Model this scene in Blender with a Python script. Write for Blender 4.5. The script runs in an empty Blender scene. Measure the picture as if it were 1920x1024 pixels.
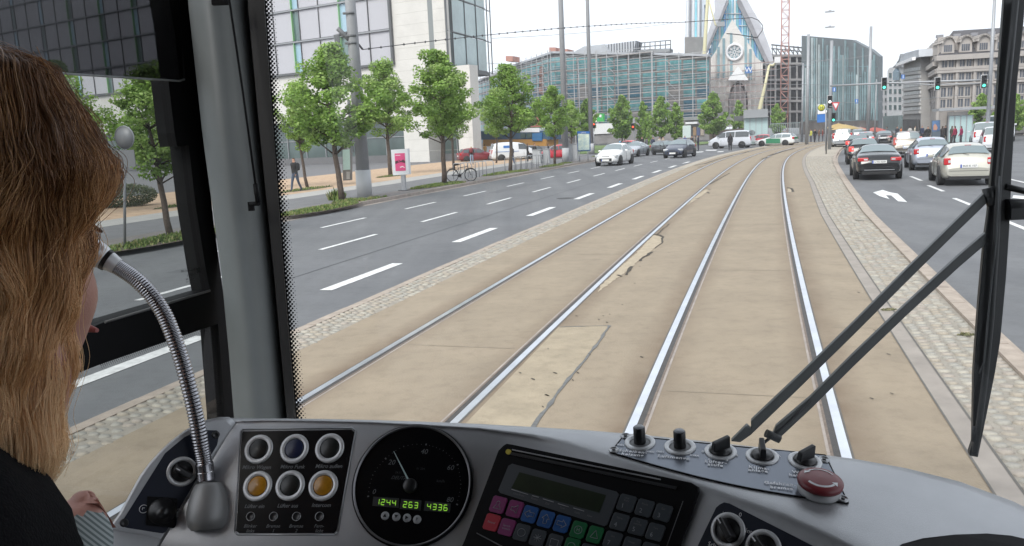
import bpy, bmesh, math, random
from mathutils import Vector, Matrix, noise
from math import sin, cos, tan, radians, pi, sqrt, atan2
random.seed(7)
scene = bpy.context.scene
C = scene.collection
# ------------------------------------------------------------------ camera
FPX, PITCH, ROLL, EYE = 1500.0, radians(9.62), radians(2.55), 2.3
_f = Vector((0, cos(PITCH), -sin(PITCH))); _u = Vector((0, sin(PITCH), cos(PITCH)))
CR = Vector((1, 0, 0)) * cos(ROLL) - _u * sin(ROLL); CU = Vector((1, 0, 0)) * sin(ROLL) + _u * cos(ROLL)
CAM = Vector((0, 0, EYE))
cd = bpy.data.cameras.new('camera'); co = bpy.data.objects.new('camera', cd); C.objects.link(co)
cd.sensor_width = 36; cd.lens = 36 * FPX / 1920; cd.clip_start = 0.02; cd.clip_end = 3000
M = Matrix((CR, CU, -_f)).transposed().to_4x4(); M.translation = CAM; co.matrix_world = M
scene.camera = co
# ------------------------------------------------------------------ light: bright overcast day
world = bpy.data.worlds.new('World'); scene.world = world; world.use_nodes = True
nt = world.node_tree; nt.nodes.clear()
SUN_EL, SUN_AZ = radians(44), radians(-145)
sky = nt.nodes.new('ShaderNodeTexSky'); sky.sky_type = 'NISHITA'; sky.sun_disc = False
sky.sun_elevation = SUN_EL; sky.sun_rotation = SUN_AZ; sky.air_density = 1.0; sky.dust_density = 4.0
hs = nt.nodes.new('ShaderNodeHueSaturation'); hs.inputs['Saturation'].default_value = 0.22
mx = nt.nodes.new('ShaderNodeMix'); mx.data_type = 'RGBA'; mx.inputs[0].default_value = 0.72   # cloud cover evens the sky out
mx.inputs[7].default_value = (7.6, 8.1, 8.9, 1)
bg = nt.nodes.new('ShaderNodeBackground'); bg.inputs[1].default_value = 0.13
ow = nt.nodes.new('ShaderNodeOutputWorld')
nt.links.new(sky.outputs[0], hs.inputs['Color']); nt.links.new(hs.outputs[0], mx.inputs[6])
nt.links.new(mx.outputs[2], bg.inputs[0]); nt.links.new(bg.outputs[0], ow.inputs[0])
sl = bpy.data.lights.new('sun', 'SUN'); sl.energy = 1.7; sl.angle = radians(25); sl.color = (1, 0.96, 0.9)
so = bpy.data.objects.new('sun', sl); C.objects.link(so)
sd = Vector((cos(SUN_EL) * sin(SUN_AZ), cos(SUN_EL) * cos(SUN_AZ), sin(SUN_EL)))
so.rotation_euler = sd.to_track_quat('Z', 'Y').to_euler()
vs = scene.view_settings; vs.view_transform = 'Standard'; vs.look = 'None'; vs.gamma = 1; vs.use_curve_mapping = False
vs.exposure = 0.62
scene.cycles.transparent_max_bounces = 24; scene.cycles.max_bounces = 8; scene.cycles.diffuse_bounces = 4
scene.cycles.glossy_bounces = 3; scene.cycles.transmission_bounces = 4; scene.cycles.caustics_reflective = False
scene.cycles.caustics_refractive = False; scene.cycles.use_denoising = True; scene.cycles.volume_bounces = 1
# ------------------------------------------------------------------ helpers
def RAY(px, py): return _f + CR * ((px - 960) / FPX) - CU * ((py - 512) / FPX)
def G(px, py, z=0.0):
    d = RAY(px, py); return CAM + d * ((z - EYE) / d.z)
def AT(px, py, d): return CAM + RAY(px, py) * d
def horizon(px): return 512 + FPX * (_f.z + CR.z * (px - 960) / FPX) / CU.z
def proj(P):
    v = Vector(P) - CAM; w = v.dot(_f); return 960 + FPX * v.dot(CR) / w, 512 - FPX * v.dot(CU) / w
def ground_at(px, dist):           # point on the ground at a horizontal distance in the direction of a column at the horizon
    d = RAY(px, horizon(px)); d.z = 0; d.normalize(); return d * dist
class MB:
    def __init__(s): s.v = []; s.f = []; s.m = []; s.sm = []
    def add(s, vs, fs, m=0, smooth=False):
        o = len(s.v); s.v += [tuple(v) for v in vs]
        for f in fs: s.f.append([i + o for i in f]); s.m.append(m); s.sm.append(smooth)
    def box(s, c, h, ax=None, m=0):      # centre, half sizes, axes
        X, Y, Z = ax or (Vector((1, 0, 0)), Vector((0, 1, 0)), Vector((0, 0, 1))); c = Vector(c)
        vs = [c + X * (h[0] * a) + Y * (h[1] * b) + Z * (h[2] * d) for d in (-1, 1) for b in (-1, 1) for a in (-1, 1)]
        s.add(vs, [(0, 2, 3, 1), (4, 5, 7, 6), (0, 1, 5, 4), (2, 6, 7, 3), (0, 4, 6, 2), (1, 3, 7, 5)], m)
    def quad(s, a, b, c, d, m=0): s.add([a, b, c, d], [(0, 1, 2, 3)], m)
    def prism(s, poly, off, m=0):        # polygon of 3d points extruded by vector
        n = len(poly); vs = [Vector(p) for p in poly] + [Vector(p) + off for p in poly]
        s.add(vs, [tuple(range(n))[::-1], tuple(range(n, 2 * n))] + [(i, (i + 1) % n, n + (i + 1) % n, n + i) for i in range(n)], m)
    def tube(s, pts, r, n=6, m=0, caps=True, smooth=True):
        pts = [Vector(p) for p in pts]; rs = r if isinstance(r, (list, tuple)) else [r] * len(pts)
        vs = []; prev = None
        for i, p in enumerate(pts):
            t = (pts[min(i + 1, len(pts) - 1)] - pts[max(i - 1, 0)]).normalized()
            if prev is None:
                a = t.orthogonal().normalized()
            else:
                a = (prev - t * prev.dot(t)).normalized()
            prev = a; b = t.cross(a)
            vs += [p + (a * cos(2 * pi * k / n) + b * sin(2 * pi * k / n)) * rs[i] for k in range(n)]
        fs = [(i * n + k, i * n + (k + 1) % n, (i + 1) * n + (k + 1) % n, (i + 1) * n + k) for i in range(len(pts) - 1) for k in range(n)]
        s.add(vs, fs, m, smooth)
        if caps:
            o = len(s.v) - len(vs); s.f.append([o + k for k in range(n)][::-1]); s.m.append(m); s.sm.append(False)
            s.f.append([o + (len(pts) - 1) * n + k for k in range(n)]); s.m.append(m); s.sm.append(False)
    def lathe(s, c, ax, prof, n=24, m=0, smooth=True, sx=1.0):   # prof [(r,h)]
        c = Vector(c); ax = Vector(ax).normalized(); a = ax.orthogonal().normalized(); b = ax.cross(a)
        vs = [c + ax * h + (a * cos(2 * pi * k / n) * r + b * sin(2 * pi * k / n) * r) for r, h in prof for k in range(n)]
        fs = [(i * n + k, i * n + (k + 1) % n, (i + 1) * n + (k + 1) % n, (i + 1) * n + k) for i in range(len(prof) - 1) for k in range(n)]
        s.add(vs, fs, m, smooth)
    def grid(s, rows, m=0, smooth=True, close=False):
        w = len(rows[0]); vs = [p for r in rows for p in r]
        fs = [(i * w + k, i * w + k + 1, (i + 1) * w + k + 1, (i + 1) * w + k) for i in range(len(rows) - 1) for k in range(w - 1)]
        if close: fs += [(i * w + w - 1, i * w, (i + 1) * w, (i + 1) * w + w - 1) for i in range(len(rows) - 1)]
        s.add(vs, fs, m, smooth)
    def mesh(s, name, mats):
        me = bpy.data.meshes.new(name); me.from_pydata(s.v, [], s.f)
        for mt in (mats if isinstance(mats, (list, tuple)) else [mats]): me.materials.append(mt)
        me.polygons.foreach_set('material_index', s.m); me.polygons.foreach_set('use_smooth', s.sm); me.update(); return me
    def build(s, name, mats, parent=None, **kw):
        o = bpy.data.objects.new(name, s.mesh(name, mats)); C.objects.link(o)
        if parent: o.parent = parent; o.matrix_parent_inverse = world_of(parent).inverted()
        for k, v in kw.items(): o[k] = v
        return o
def world_of(o):
    m = o.matrix_basis.copy()
    if o.parent: m = world_of(o.parent) @ o.matrix_parent_inverse @ m
    return m
def link(me, name, parent=None, **kw):
    o = bpy.data.objects.new(name, me); C.objects.link(o)
    if parent: o.parent = parent
    for k, v in kw.items(): o[k] = v
    return o
def empty(name, label, cat, loc=(0, 0, 0), rz=0.0, group=None):
    o = bpy.data.objects.new(name, None); C.objects.link(o); o.location = loc; o.rotation_euler = (0, 0, rz)
    o.empty_display_size = 0.2; o['label'] = label; o['category'] = cat
    if group: o['group'] = group
    return o
def copy_tree(o, parent=None):
    c = o.copy(); C.objects.link(c)
    if parent: c.parent = parent; c.matrix_parent_inverse = o.matrix_parent_inverse
    for ch in list(o.children): copy_tree(ch, c)
    return c
def face_normals(o):
    bm = bmesh.new(); bm.from_mesh(o.data); bmesh.ops.recalc_face_normals(bm, faces=bm.faces); bm.to_mesh(o.data); bm.free()
# ------------------------------------------------------------------ materials
def lin(c): return tuple(((x / 255) / 12.92 if x / 255 <= .04045 else ((x / 255 + .055) / 1.055) ** 2.4) for x in c)
def mat(name, col, rough=0.6, metal=0.0, var=0.0, scale=5.0, bump=0.0, bscale=None, coat=0.0, emit=None, es=1.0, col2=None, detail=4, spec=0.5, coords='Object', stretch=None):
    m = bpy.data.materials.new(name); m.use_nodes = True; n = m.node_tree; b = n.nodes['Principled BSDF']
    b.inputs['Base Color'].default_value = (*col, 1); b.inputs['Roughness'].default_value = rough; b.inputs['Metallic'].default_value = metal
    b.inputs['Specular IOR Level'].default_value = spec
    if coat: b.inputs['Coat Weight'].default_value = coat; b.inputs['Coat Roughness'].default_value = 0.05
    if emit: b.inputs['Emission Color'].default_value = (*emit, 1); b.inputs['Emission Strength'].default_value = es
    if var or col2 or bump:
        tc = n.nodes.new('ShaderNodeTexCoord'); src = tc.outputs[coords]
        if stretch:
            mp = n.nodes.new('ShaderNodeMapping'); mp.inputs['Scale'].default_value = stretch; n.links.new(src, mp.inputs[0]); src = mp.outputs[0]
    if var or col2:
        t = n.nodes.new('ShaderNodeTexNoise'); t.inputs['Scale'].default_value = scale; t.inputs['Detail'].default_value = detail; t.inputs['Roughness'].default_value = 0.62
        n.links.new(src, t.inputs['Vector']); r = n.nodes.new('ShaderNodeValToRGB')
        a = col; z = col2 or col
        r.color_ramp.elements[0].position = 0.3; r.color_ramp.elements[1].position = 0.7
        r.color_ramp.elements[0].color = (*[x * (1 - var) for x in a], 1); r.color_ramp.elements[1].color = (*[min(1, x * (1 + var)) for x in z], 1)
        n.links.new(t.outputs[0], r.inputs[0]); n.links.new(r.outputs[0], b.inputs['Base Color'])
    if bump:
        t2 = n.nodes.new('ShaderNodeTexNoise'); t2.inputs['Scale'].default_value = bscale or scale * 4; t2.inputs['Detail'].default_value = 3
        n.links.new(src, t2.inputs['Vector']); bp = n.nodes.new('ShaderNodeBump'); bp.inputs['Strength'].default_value = bump; bp.inputs['Distance'].default_value = 0.02
        n.links.new(t2.outputs[0], bp.inputs['Height']); n.links.new(bp.outputs[0], b.inputs['Normal'])
    return m
def pane_mat(name, tint=(1, 1, 1), gloss=0.06, rough=0.0, dark=0.0):   # thin see-through glass
    m = bpy.data.materials.new(name); m.use_nodes = True; n = m.node_tree; n.nodes.clear()
    o = n.nodes.new('ShaderNodeOutputMaterial'); t = n.nodes.new('ShaderNodeBsdfTransparent'); t.inputs[0].default_value = (*tint, 1)
    g = n.nodes.new('ShaderNodeBsdfGlossy'); g.inputs['Roughness'].default_value = rough; g.inputs[0].default_value = (1, 1, 1, 1)
    x = n.nodes.new('ShaderNodeMixShader'); x.inputs[0].default_value = gloss
    n.links.new(t.outputs[0], x.inputs[1]); n.links.new(g.outputs[0], x.inputs[2]); n.links.new(x.outputs[0], o.inputs[0]); return m
MT = {}
def m_(key, *a, **k):
    if key not in MT: MT[key] = mat(key, *a, **k)
    return MT[key]
# ------------------------------------------------------------------ the road's centre line (track we run on)
CX0, CTH, CK = -0.1263, 0.28910, (0.26657, -1.96276, 5.27419, -3.35660)
_cl = []
_x, _y, _t = CX0, 0.0, CTH
for i in range(0, 131):
    _cl.append((_x, _y, _t))
    a = i / 100; b2 = (i + 1) / 100
    k0 = CK[0] + CK[1] * a + CK[2] * a * a + CK[3] * a ** 3; k1 = CK[0] + CK[1] * b2 + CK[2] * b2 * b2 + CK[3] * b2 ** 3
    if i > 92: k0 = k1 = 0
    nt_ = _t + (k0 + k1) / 200; m2 = (nt_ + _t) / 2; _x += sin(m2); _y += cos(m2); _t = nt_
def CL(s, off=0.0, z=0.0):
    if s < 0: x, y, t = CX0 + sin(CTH) * s, cos(CTH) * s, CTH
    elif s >= 129: x0, y0, t = _cl[129]; x = x0 + sin(t) * (s - 129); y = y0 + cos(t) * (s - 129)
    else:
        i = int(s); q = s - i; A, B = _cl[i], _cl[i + 1]; x = A[0] + (B[0] - A[0]) * q; y = A[1] + (B[1] - A[1]) * q; t = A[2] + (B[2] - A[2]) * q
    return Vector((x + off * cos(t), y - off * sin(t), z))
def heading(s): return _cl[max(0, min(129, int(s)))][2] if s >= 0 else CTH
def strip(mb, s0, s1, o0, o1, z, step=1.0, m=0, th=None):
    n = max(1, int(math.ceil((s1 - s0) / step))); f0 = o0 if callable(o0) else (lambda s: o0); f1 = o1 if callable(o1) else (lambda s: o1)
    L = [s0 + (s1 - s0) * i / n for i in range(n + 1)]
    if th is None:
        mb.grid([[CL(s, f0(s), z), CL(s, f1(s), z)][::-1] for s in L], m, False)
    else:
        mb.grid([[CL(s, f0(s), z - th), CL(s, f0(s), z), CL(s, f1(s), z), CL(s, f1(s), z - th)][::-1] for s in L], m, False)
        mb.add([CL(s0, f0(s0), z - th), CL(s0, f0(s0), z), CL(s0, f1(s0), z), CL(s0, f1(s0), z - th)], [(0, 1, 2, 3)], m)
def lerp_tab(tab):
    def f(s):
        if s <= tab[0][0]: return tab[0][1]
        for (a, x), (b, y) in zip(tab, tab[1:]):
            if s <= b: return x + (y - x) * (s - a) / (b - a)
        return tab[-1][1]
    return f
ZR = -0.07           # roadway, a little below the track slab
ZP = 0.05            # pavement on the left
STEEL = mat('rail_steel', (.72, .74, .78), .30, 1.0, var=.1, scale=3, coords='Object')
# ================================================================== GROUND
asph = mat('asphalt', (.124, .128, .134), .8, var=.06, scale=.35, bump=.25, bscale=60, detail=10, col2=(.142, .145, .151))
slabm = mat('track_slab', (.250, .203, .145), .85, var=.06, scale=1.1, bump=.25, bscale=45, detail=9, col2=(.282, .229, .163))
def wear_lanes(m):           # faint polished tracks running along the lanes
    n = m.node_tree; b = n.nodes['Principled BSDF']; base = b.inputs['Base Color'].links[0].from_socket; tc = n.nodes.new('ShaderNodeTexCoord'); mp = n.nodes.new('ShaderNodeMapping'); mp.inputs['Rotation'].default_value = (0, 0, .318); mp.inputs['Scale'].default_value = (1.1, .018, 1)
    t = n.nodes.new('ShaderNodeTexNoise'); t.inputs['Scale'].default_value = 1.0; t.inputs['Detail'].default_value = 5; n.links.new(tc.outputs['Object'], mp.inputs[0]); n.links.new(mp.outputs[0], t.inputs['Vector']); r = n.nodes.new('ShaderNodeValToRGB'); r.color_ramp.elements[0].position = .35; r.color_ramp.elements[0].color = (.87, .87, .88, 1); r.color_ramp.elements[1].position = .65; r.color_ramp.elements[1].color = (1.05, 1.05, 1.04, 1)
    n.links.new(t.outputs[0], r.inputs[0]); x = n.nodes.new('ShaderNodeMix'); x.data_type = 'RGBA'; x.blend_type = 'MULTIPLY'; x.inputs[0].default_value = 1; n.links.new(base, x.inputs[6]); n.links.new(r.outputs[0], x.inputs[7]); n.links.new(x.outputs[2], b.inputs['Base Color'])
def slab_nodes(m):
    n = m.node_tree; b = n.nodes['Principled BSDF']; base = b.inputs['Base Color'].links[0].from_socket
    tc = n.nodes.new('ShaderNodeTexCoord'); v = n.nodes.new('ShaderNodeTexNoise'); v.inputs['Scale'].default_value = 5.5; v.inputs['Detail'].default_value = 12; v.inputs['Roughness'].default_value = .75
    n.links.new(tc.outputs['Object'], v.inputs['Vector']); r = n.nodes.new('ShaderNodeValToRGB')
    r.color_ramp.elements[0].position = .36; r.color_ramp.elements[0].color = (.8, .79, .78, 1); r.color_ramp.elements[1].position = .52; r.color_ramp.elements[1].color = (1, 1, 1, 1)
    n.links.new(v.outputs[0], r.inputs[0]); x = n.nodes.new('ShaderNodeMix'); x.data_type = 'RGBA'; x.blend_type = 'MULTIPLY'; x.inputs[0].default_value = .7
    n.links.new(base, x.inputs[6]); n.links.new(r.outputs[0], x.inputs[7])
    n.links.new(x.outputs[2], b.inputs['Base Color'])
slab_nodes(slabm); slab_nodes(asph); wear_lanes(asph)
n_ = slabm.node_tree; b_ = n_.nodes['Principled BSDF']; s_ = b_.inputs['Base Color'].links[0].from_socket; at_ = n_.nodes.new('ShaderNodeVertexColor'); at_.layer_name = 'wear'   # brown dirt worn in beside the rails
tn_ = n_.nodes.new('ShaderNodeTexNoise'); tn_.inputs['Scale'].default_value = 2.2; tn_.inputs['Detail'].default_value = 8; tc_ = n_.nodes.new('ShaderNodeTexCoord'); n_.links.new(tc_.outputs['Object'], tn_.inputs['Vector']); mu_ = n_.nodes.new('ShaderNodeMath'); mu_.operation = 'MULTIPLY'; n_.links.new(at_.outputs[0], mu_.inputs[0]); n_.links.new(tn_.outputs[0], mu_.inputs[1]); m3_ = n_.nodes.new('ShaderNodeMath'); m3_.operation = 'MULTIPLY'; m3_.inputs[1].default_value = 1.9; m3_.use_clamp = True; n_.links.new(mu_.outputs[0], m3_.inputs[0])
mx_ = n_.nodes.new('ShaderNodeMix'); mx_.data_type = 'RGBA'; mx_.inputs[7].default_value = (.13, .088, .055, 1); n_.links.new(m3_.outputs[0], mx_.inputs[0]); n_.links.new(s_, mx_.inputs[6]); n_.links.new(mx_.outputs[2], b_.inputs['Base Color'])
kerbm = mat('kerb_stone', (.30, .26, .23), .8, var=.2, scale=4, bump=.2, bscale=50)
kerbpink = mat('kerb_stone_pink', (.34, .285, .235), .8, var=.2, scale=4, bump=.2, bscale=50)
paintm = mat('road_paint', (.58, .58, .57), .7, var=.16, scale=9, bump=.1, detail=8, col2=(.68, .68, .67))
pavem = mat('pavement_asphalt', (.15, .15, .155), .85, var=.12, scale=1.5, bump=.2, bscale=50)
stripm = mat('pale_paving', (.36, .35, .33), .85, var=.1, scale=2, bump=.15)
gravm = mat('plaza_gravel', (.42, .29, .19), .9, var=.14, scale=2.2, bump=.2, col2=(.46, .33, .22))
dirtm = mat('planter_soil', (.10, .08, .06), .95, var=.3, scale=6, bump=.5)
# ground sheet (roadway level, reaches the horizon)
g = MB(); R0 = 1600
g.quad((-R0, -R0, ZR), (R0, -R0, ZR), (R0, R0, ZR), (-R0, R0, ZR)); g.build('ground', asph, kind='structure')
KR = lerp_tab([(-20, 2.35), (7.8, 2.41), (22.3, 2.6), (43.4, 3.28), (53.8, 3.55), (67.7, 3.98), (84.6, 4.1), (100, 4.3)])
BR = lerp_tab([(-20, 1.56), (22, 1.57), (34, 1.76), (49, 1.76), (100, 1.8)])
# track slab, bordered by stone bands
RAILS = (-3.853, -2.2256, -.7855, .76)
CO = [-4.86, -4.6, -4.25] + [c for r in RAILS for c in (r - .36, r - .22, r - .10, r, r + .10, r + .22, r + .36)] + [-3.04, -1.5, 1.35, 1.6]; CO = sorted(CO)
mb = MB(); SL = [-14 + i * .75 for i in range(169)]
mb.grid([[CL(s, min(o, BR(s)) if o < 1.5 else BR(s), 0) for o in CO][::-1] for s in SL], 0, False); strip(mb, -14, 112, -4.86, -4.855, -.001, th=.12)
ts = mb.build('track_slab', slabm, kind='structure'); ca = ts.data.color_attributes.new('wear', 'FLOAT_COLOR', 'POINT'); CR_ = CO[::-1]; nW = len(CO); rw = random.Random(3)
for i, s in enumerate(SL):
    for j, o in enumerate(CR_):
        d = min(abs(o - r) for r in RAILS); inner = any(a < o < b for a, b in ((-3.853, -2.2256), (-.7855, .76)))
        w_ = max(0, 1 - d / .36) * rw.uniform(.7, 1.1) * (.55 if inner else .8); ca.data[i * nW + j].color = (w_, w_, w_, 1)
# slab joints: thin recessed dark lines across and along, as shallow strips of bitumen
bit = mat('bitumen_joint', (.10, .092, .08), .7, var=.2, scale=10)
def band(mb, pts, w, z, jit=0.0, m=0):      # ribbon along ground points with uneven width
    P = [Vector(p) for p in pts]; L = []; 
    for i in range(len(P)):
        t = (P[min(i + 1, len(P) - 1)] - P[max(i - 1, 0)]).normalized(); nrm = Vector((t.y, -t.x, 0)); ww = w * (1 + random.uniform(-jit, jit))
        L.append([Vector((*(P[i] - nrm * ww / 2).xy, z)), Vector((*(P[i] + nrm * ww / 2).xy, z))])
    mb.grid(L, m, False)
def densify(pts, step=.25, jit=0.0):
    out = []
    for a, b in zip(pts, pts[1:]):
        n = max(1, int((b - a).length / step))
        for i in range(n): out.append(a.lerp(b, i / n) + Vector((random.uniform(-jit, jit), random.uniform(-jit, jit), 0)))
    return out + [pts[-1]]
mb = MB()
for s in (7.0, 13.4, 19.8, 26.2, 32.6, 39, 46): strip(mb, s, s + .018, -.62, .62, .002, m=0)
for s in (9.6, 16.5, 24.1, 31): strip(mb, s, s + .018, .95, 1.55, .002)
for s in (8.2, 15.1, 22, 29, 37): strip(mb, s, s + .018, -3.7, -2.4, .002)
mb.build('slab_joint', mat('slab_joint', (.20, .165, .118), .8), kind='structure')
mb = MB(); strip(mb, -14, 112, lambda s: BR(s), lambda s: BR(s) + .16, 0.004, th=.05); mb.build('edging_strip', mat('edging_concrete', (.27, .24, .21), .85, var=.16, scale=2.5, bump=.2), kind='structure')
mb = MB(); strip(mb, -14, 70, lambda s: BR(s) - .012, lambda s: BR(s) + .004, 0.006); strip(mb, -14, 70, lambda s: BR(s) + .16, lambda s: BR(s) + .178, 0.006)
mb.build('edging_joint', bit, kind='structure')
# bed of mortar below the cobbles
bed = mat('mortar_bed', (.27, .245, .205), .9, var=.15, scale=9, bump=.4)
mb = MB(); strip(mb, -14, 100, lambda s: BR(s) + .16, lambda s: KR(s), -.015, th=.05); strip(mb, -14, 112, -5.36, -4.86, -.015, th=.05)
mb.build('cobble_bed', bed, kind='structure')
# kerbs
def kerb_run(name, s0, s1, fo0, fo1, z, th, mt, L=1.0, gap=.012, label=None):
    root = None; k = 0; s = s0
    me = []
    while s < s1:
        b = MB(); strip(b, s, s + L - gap, lambda q: fo0(q), lambda q: fo1(q), z + random.uniform(-.004, .004), step=.5, th=th)
        b2 = b
        me.append(b2); s += L
    return me
def runs(name, meshes, mt, parent, near=60):
    rest = MB()
    for i, b in enumerate(meshes):
        if i < near: b.build(name, mt, parent)
        else: rest.add(b.v, b.f)
    if rest.v: rest.build(name, mt, parent, kind='stuff')
kl = MB(); strip(kl, -14, 112, -5.50, -5.46, -.03, th=.05); kb = kl.build('kerb', kerbpink, kind='structure', label='low pinkish stone kerb left of the tram tracks')
runs('kerb_stone', kerb_run('k', -4, 90, lambda q: -5.5, lambda q: -5.36, .004, .10, None), kerbpink, kb)
kl = MB(); strip(kl, -14, 100, lambda s: KR(s) + .16, lambda s: KR(s) + .28, -.05, th=.03); kb = kl.build('kerb', kerbpink, kind='structure', label='stone kerb between the cobbled strip and the right lanes')
runs('kerb_stone', kerb_run('k', -4, 92, lambda q: KR(q), lambda q: KR(q) + .16, .03, .12, None), kerbpink, kb)
KL = lerp_tab([(-20, -15.25), (16, -15.1), (22.7, -14.9), (44.4, -14.85), (69, -15.4), (80, -16.3), (86, -18)])
kl = MB(); strip(kl, -14, 86, lambda s: KL(s) + .02, lambda s: KL(s) + .3, ZR + .004); kb = kl.build('gutter', kerbm, kind='structure')
runs('kerb_stone', kerb_run('k', -4, 86, lambda q: KL(q) - .14, lambda q: KL(q), ZP + .012, .14, None), kerbm, kb)
# cobbles
cobm = [mat('cobble_%s' % w, c, .75, var=.22, scale=8, bump=.4, bscale=40) for w, c in (('tan', (.30, .265, .215)), ('grey', (.285, .27, .235)), ('pale', (.34, .315, .265)), ('rose', (.30, .265, .225)))]
def cobble_mesh(i):
    b = MB(); rnd = random.Random(i); L, W, H = .075, .055, .05
    pr = []
    for k in range(8):
        a = 2 * pi * k / 8 + .4; q = 1 / max(abs(cos(a)), abs(sin(a))) ** .8
        pr.append((cos(a) * L * q * rnd.uniform(.84, 1.0) * .9, sin(a) * W * q * rnd.uniform(.84, 1.0) * .9))
    vs = [(x, y, -H) for x, y in pr] + [(x, y, -.008) for x, y in pr] + [(x * .72, y * .72, .006) for x, y in pr]
    fs = [(k, (k + 1) % 8, 8 + (k + 1) % 8, 8 + k) for k in range(8)] + [(8 + k, 8 + (k + 1) % 8, 16 + (k + 1) % 8, 16 + k) for k in range(8)] + [tuple(range(16, 24))]
    b.add(vs, fs, 0, True); return b
cob = [cobble_mesh(i) for i in range(6)]; cobme = [b.mesh('cobble', cobm[i % 4]) for i, b in enumerate(cob)]
def cobbles(parent, s0, s1, fo0, fo1, near=300):
    rest = MB(); k = 0; s = s0
    while s < s1:
        o = fo0(s) + .07
        while o < fo1(s) - .05:
            p = CL(s + random.uniform(-.015, .015), o + random.uniform(-.012, .012), .002 + random.uniform(-.006, .006)); r = -heading(s) + random.uniform(-.2, .2)
            i = random.randrange(6)
            if k < near and s > 3.2:
                ob = link(cobme[i], 'cobble', parent); ob.location = p; ob.scale = (random.uniform(.82, 1.02), random.uniform(.8, 1.08), 1); ob.rotation_euler = (random.uniform(-.05, .05), random.uniform(-.05, .05), r); k += 1
            else:
                c, n = cos(r), sin(r); rest.add([(p.x + x * c - y * n, p.y + x * n + y * c, p.z + z) for x, y, z in cob[i].v], cob[i].f, i % 4, False)
            o += random.uniform(.118, .150)
        s += .122
    rest.build('cobble', cobm, parent, kind='stuff')
pr_ = MB(); strip(pr_, 2, 100, lambda s: BR(s) + .17, lambda s: KR(s) - .005, -.007); rp = pr_.build('cobble_strip', bed, kind='structure', label='cobbled strip between the tracks and the right lanes')
cobbles(rp, 3.0, 62, lambda s: BR(s) + .17, KR)
pr_ = MB(); strip(pr_, 2, 100, -5.355, -4.865, -.007); rp = pr_.build('cobble_strip', bed, kind='structure', label='narrow cobbled strip between the tracks and the left lanes')
cobbles(rp, 4.5, 50, lambda s: -5.37, lambda s: -4.84)
mb = MB(); strip(mb, 62, 100, lambda s: BR(s) + .18, KR, .004); strip(mb, 50, 112, -5.36, -4.86, .004)
mb.build('far_cobble_paving', mat('far_cobbles', (.36, .32, .26), .85, var=.3, scale=9, bump=.5, bscale=30), kind='structure')
# rails: head, groove, guard lip
groove = mat('rail_groove', (.045, .04, .036), .6, var=.3, scale=12)
rust = mat('rail_side', (.17, .13, .10), .6, .3, var=.3, scale=20)
for nm, off, side in (('B', -2.2256, 1), ('A', -3.853, -1), ('C', -.7855, -1), ('D', .76, 1)):
    t = MB(); sgn = side      # head lies outside, groove inside the gauge
    strip(t, -14, 112, off - .034, off + .034, .006, step=1.0, th=.02); r = t.build('rail', STEEL, kind='structure')
    t = MB()
    a, b = (off + .034, off + .082) if side < 0 else (off - .082, off - .034)
    strip(t, -14, 112, a, b, .003); t.build('groove', groove, r)
    a, b = (off + .082, off + .102) if side < 0 else (off - .102, off - .082)
    strip(t := MB(), -14, 112, a, b, .0045, th=.02); t.build('guard_lip', rust, r)
    a, b = (off - .052, off - .034) if side < 0 else (off + .034, off + .052)
    strip(t := MB(), -14, 112, a, b, .003); t.build('joint_filler', bit, r)
    t = MB(); a, b = (off + .102, off + .125) if side < 0 else (off - .125, off - .102)
    strip(t, -14, 112, a, b, .002); t.build('joint_edge', kerbm, r)
# patch of fresh concrete, its bitumen seam, broken edges
patchm = mat('patch_concrete', (.315, .262, .185), .85, var=.14, scale=2.5, bump=.3, bscale=40); slab_nodes(patchm)
mb = MB(); mb.add([G(x, y).xy.to_3d() + Vector((0, 0, .003)) for x, y in ((1048, 613), (1143, 611), (1003, 796), (960, 850), (842, 850), (868, 800))], [(0, 5, 4, 3, 2, 1)])
mb.build('repair_patch', patchm, kind='structure')
mb = MB(); band(mb, densify([G(1143, 611), G(1120, 645), G(1085, 690), G(1050, 732), G(1003, 796), G(960, 850)], .12, .006), .035, .006, .5)
band(mb, densify([G(1048, 614), G(1143, 611)], .12, .006), .02, .006, .5); mb.build('bitumen_seam', mat('seam', (.12, .12, .115), .6, var=.3, scale=20), kind='structure')
hole = mat('broken_slab', (.37, .31, .225), .95, var=.16, scale=8, bump=.8, bscale=30); dark = mat('dark_crack', (.05, .042, .032), .9, var=.4, scale=20)
def blob(mb, pts, z, jit=.02):
    P = densify([G(*p) for p in pts] + [G(*pts[0])], .1, jit)[:-1]; mb.add([(p.x, p.y, z) for p in P], [tuple(range(len(P)))[::-1]])
mb = MB(); blob(mb, [(1225, 441), (1241, 444), (1240, 455), (1225, 468), (1205, 482), (1180, 505), (1160, 520), (1120, 549), (1128, 535), (1165, 500), (1200, 468)], .004, .02)
blob(mb, [(1322, 355), (1330, 356), (1318, 366), (1300, 378), (1288, 385), (1300, 372)], .004, .03); blob(mb, [(1478, 352), (1487, 356), (1485, 361), (1476, 360)], .004, .03)
mb.build('broken_patch', hole, kind='structure')
mb = MB()
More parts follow.
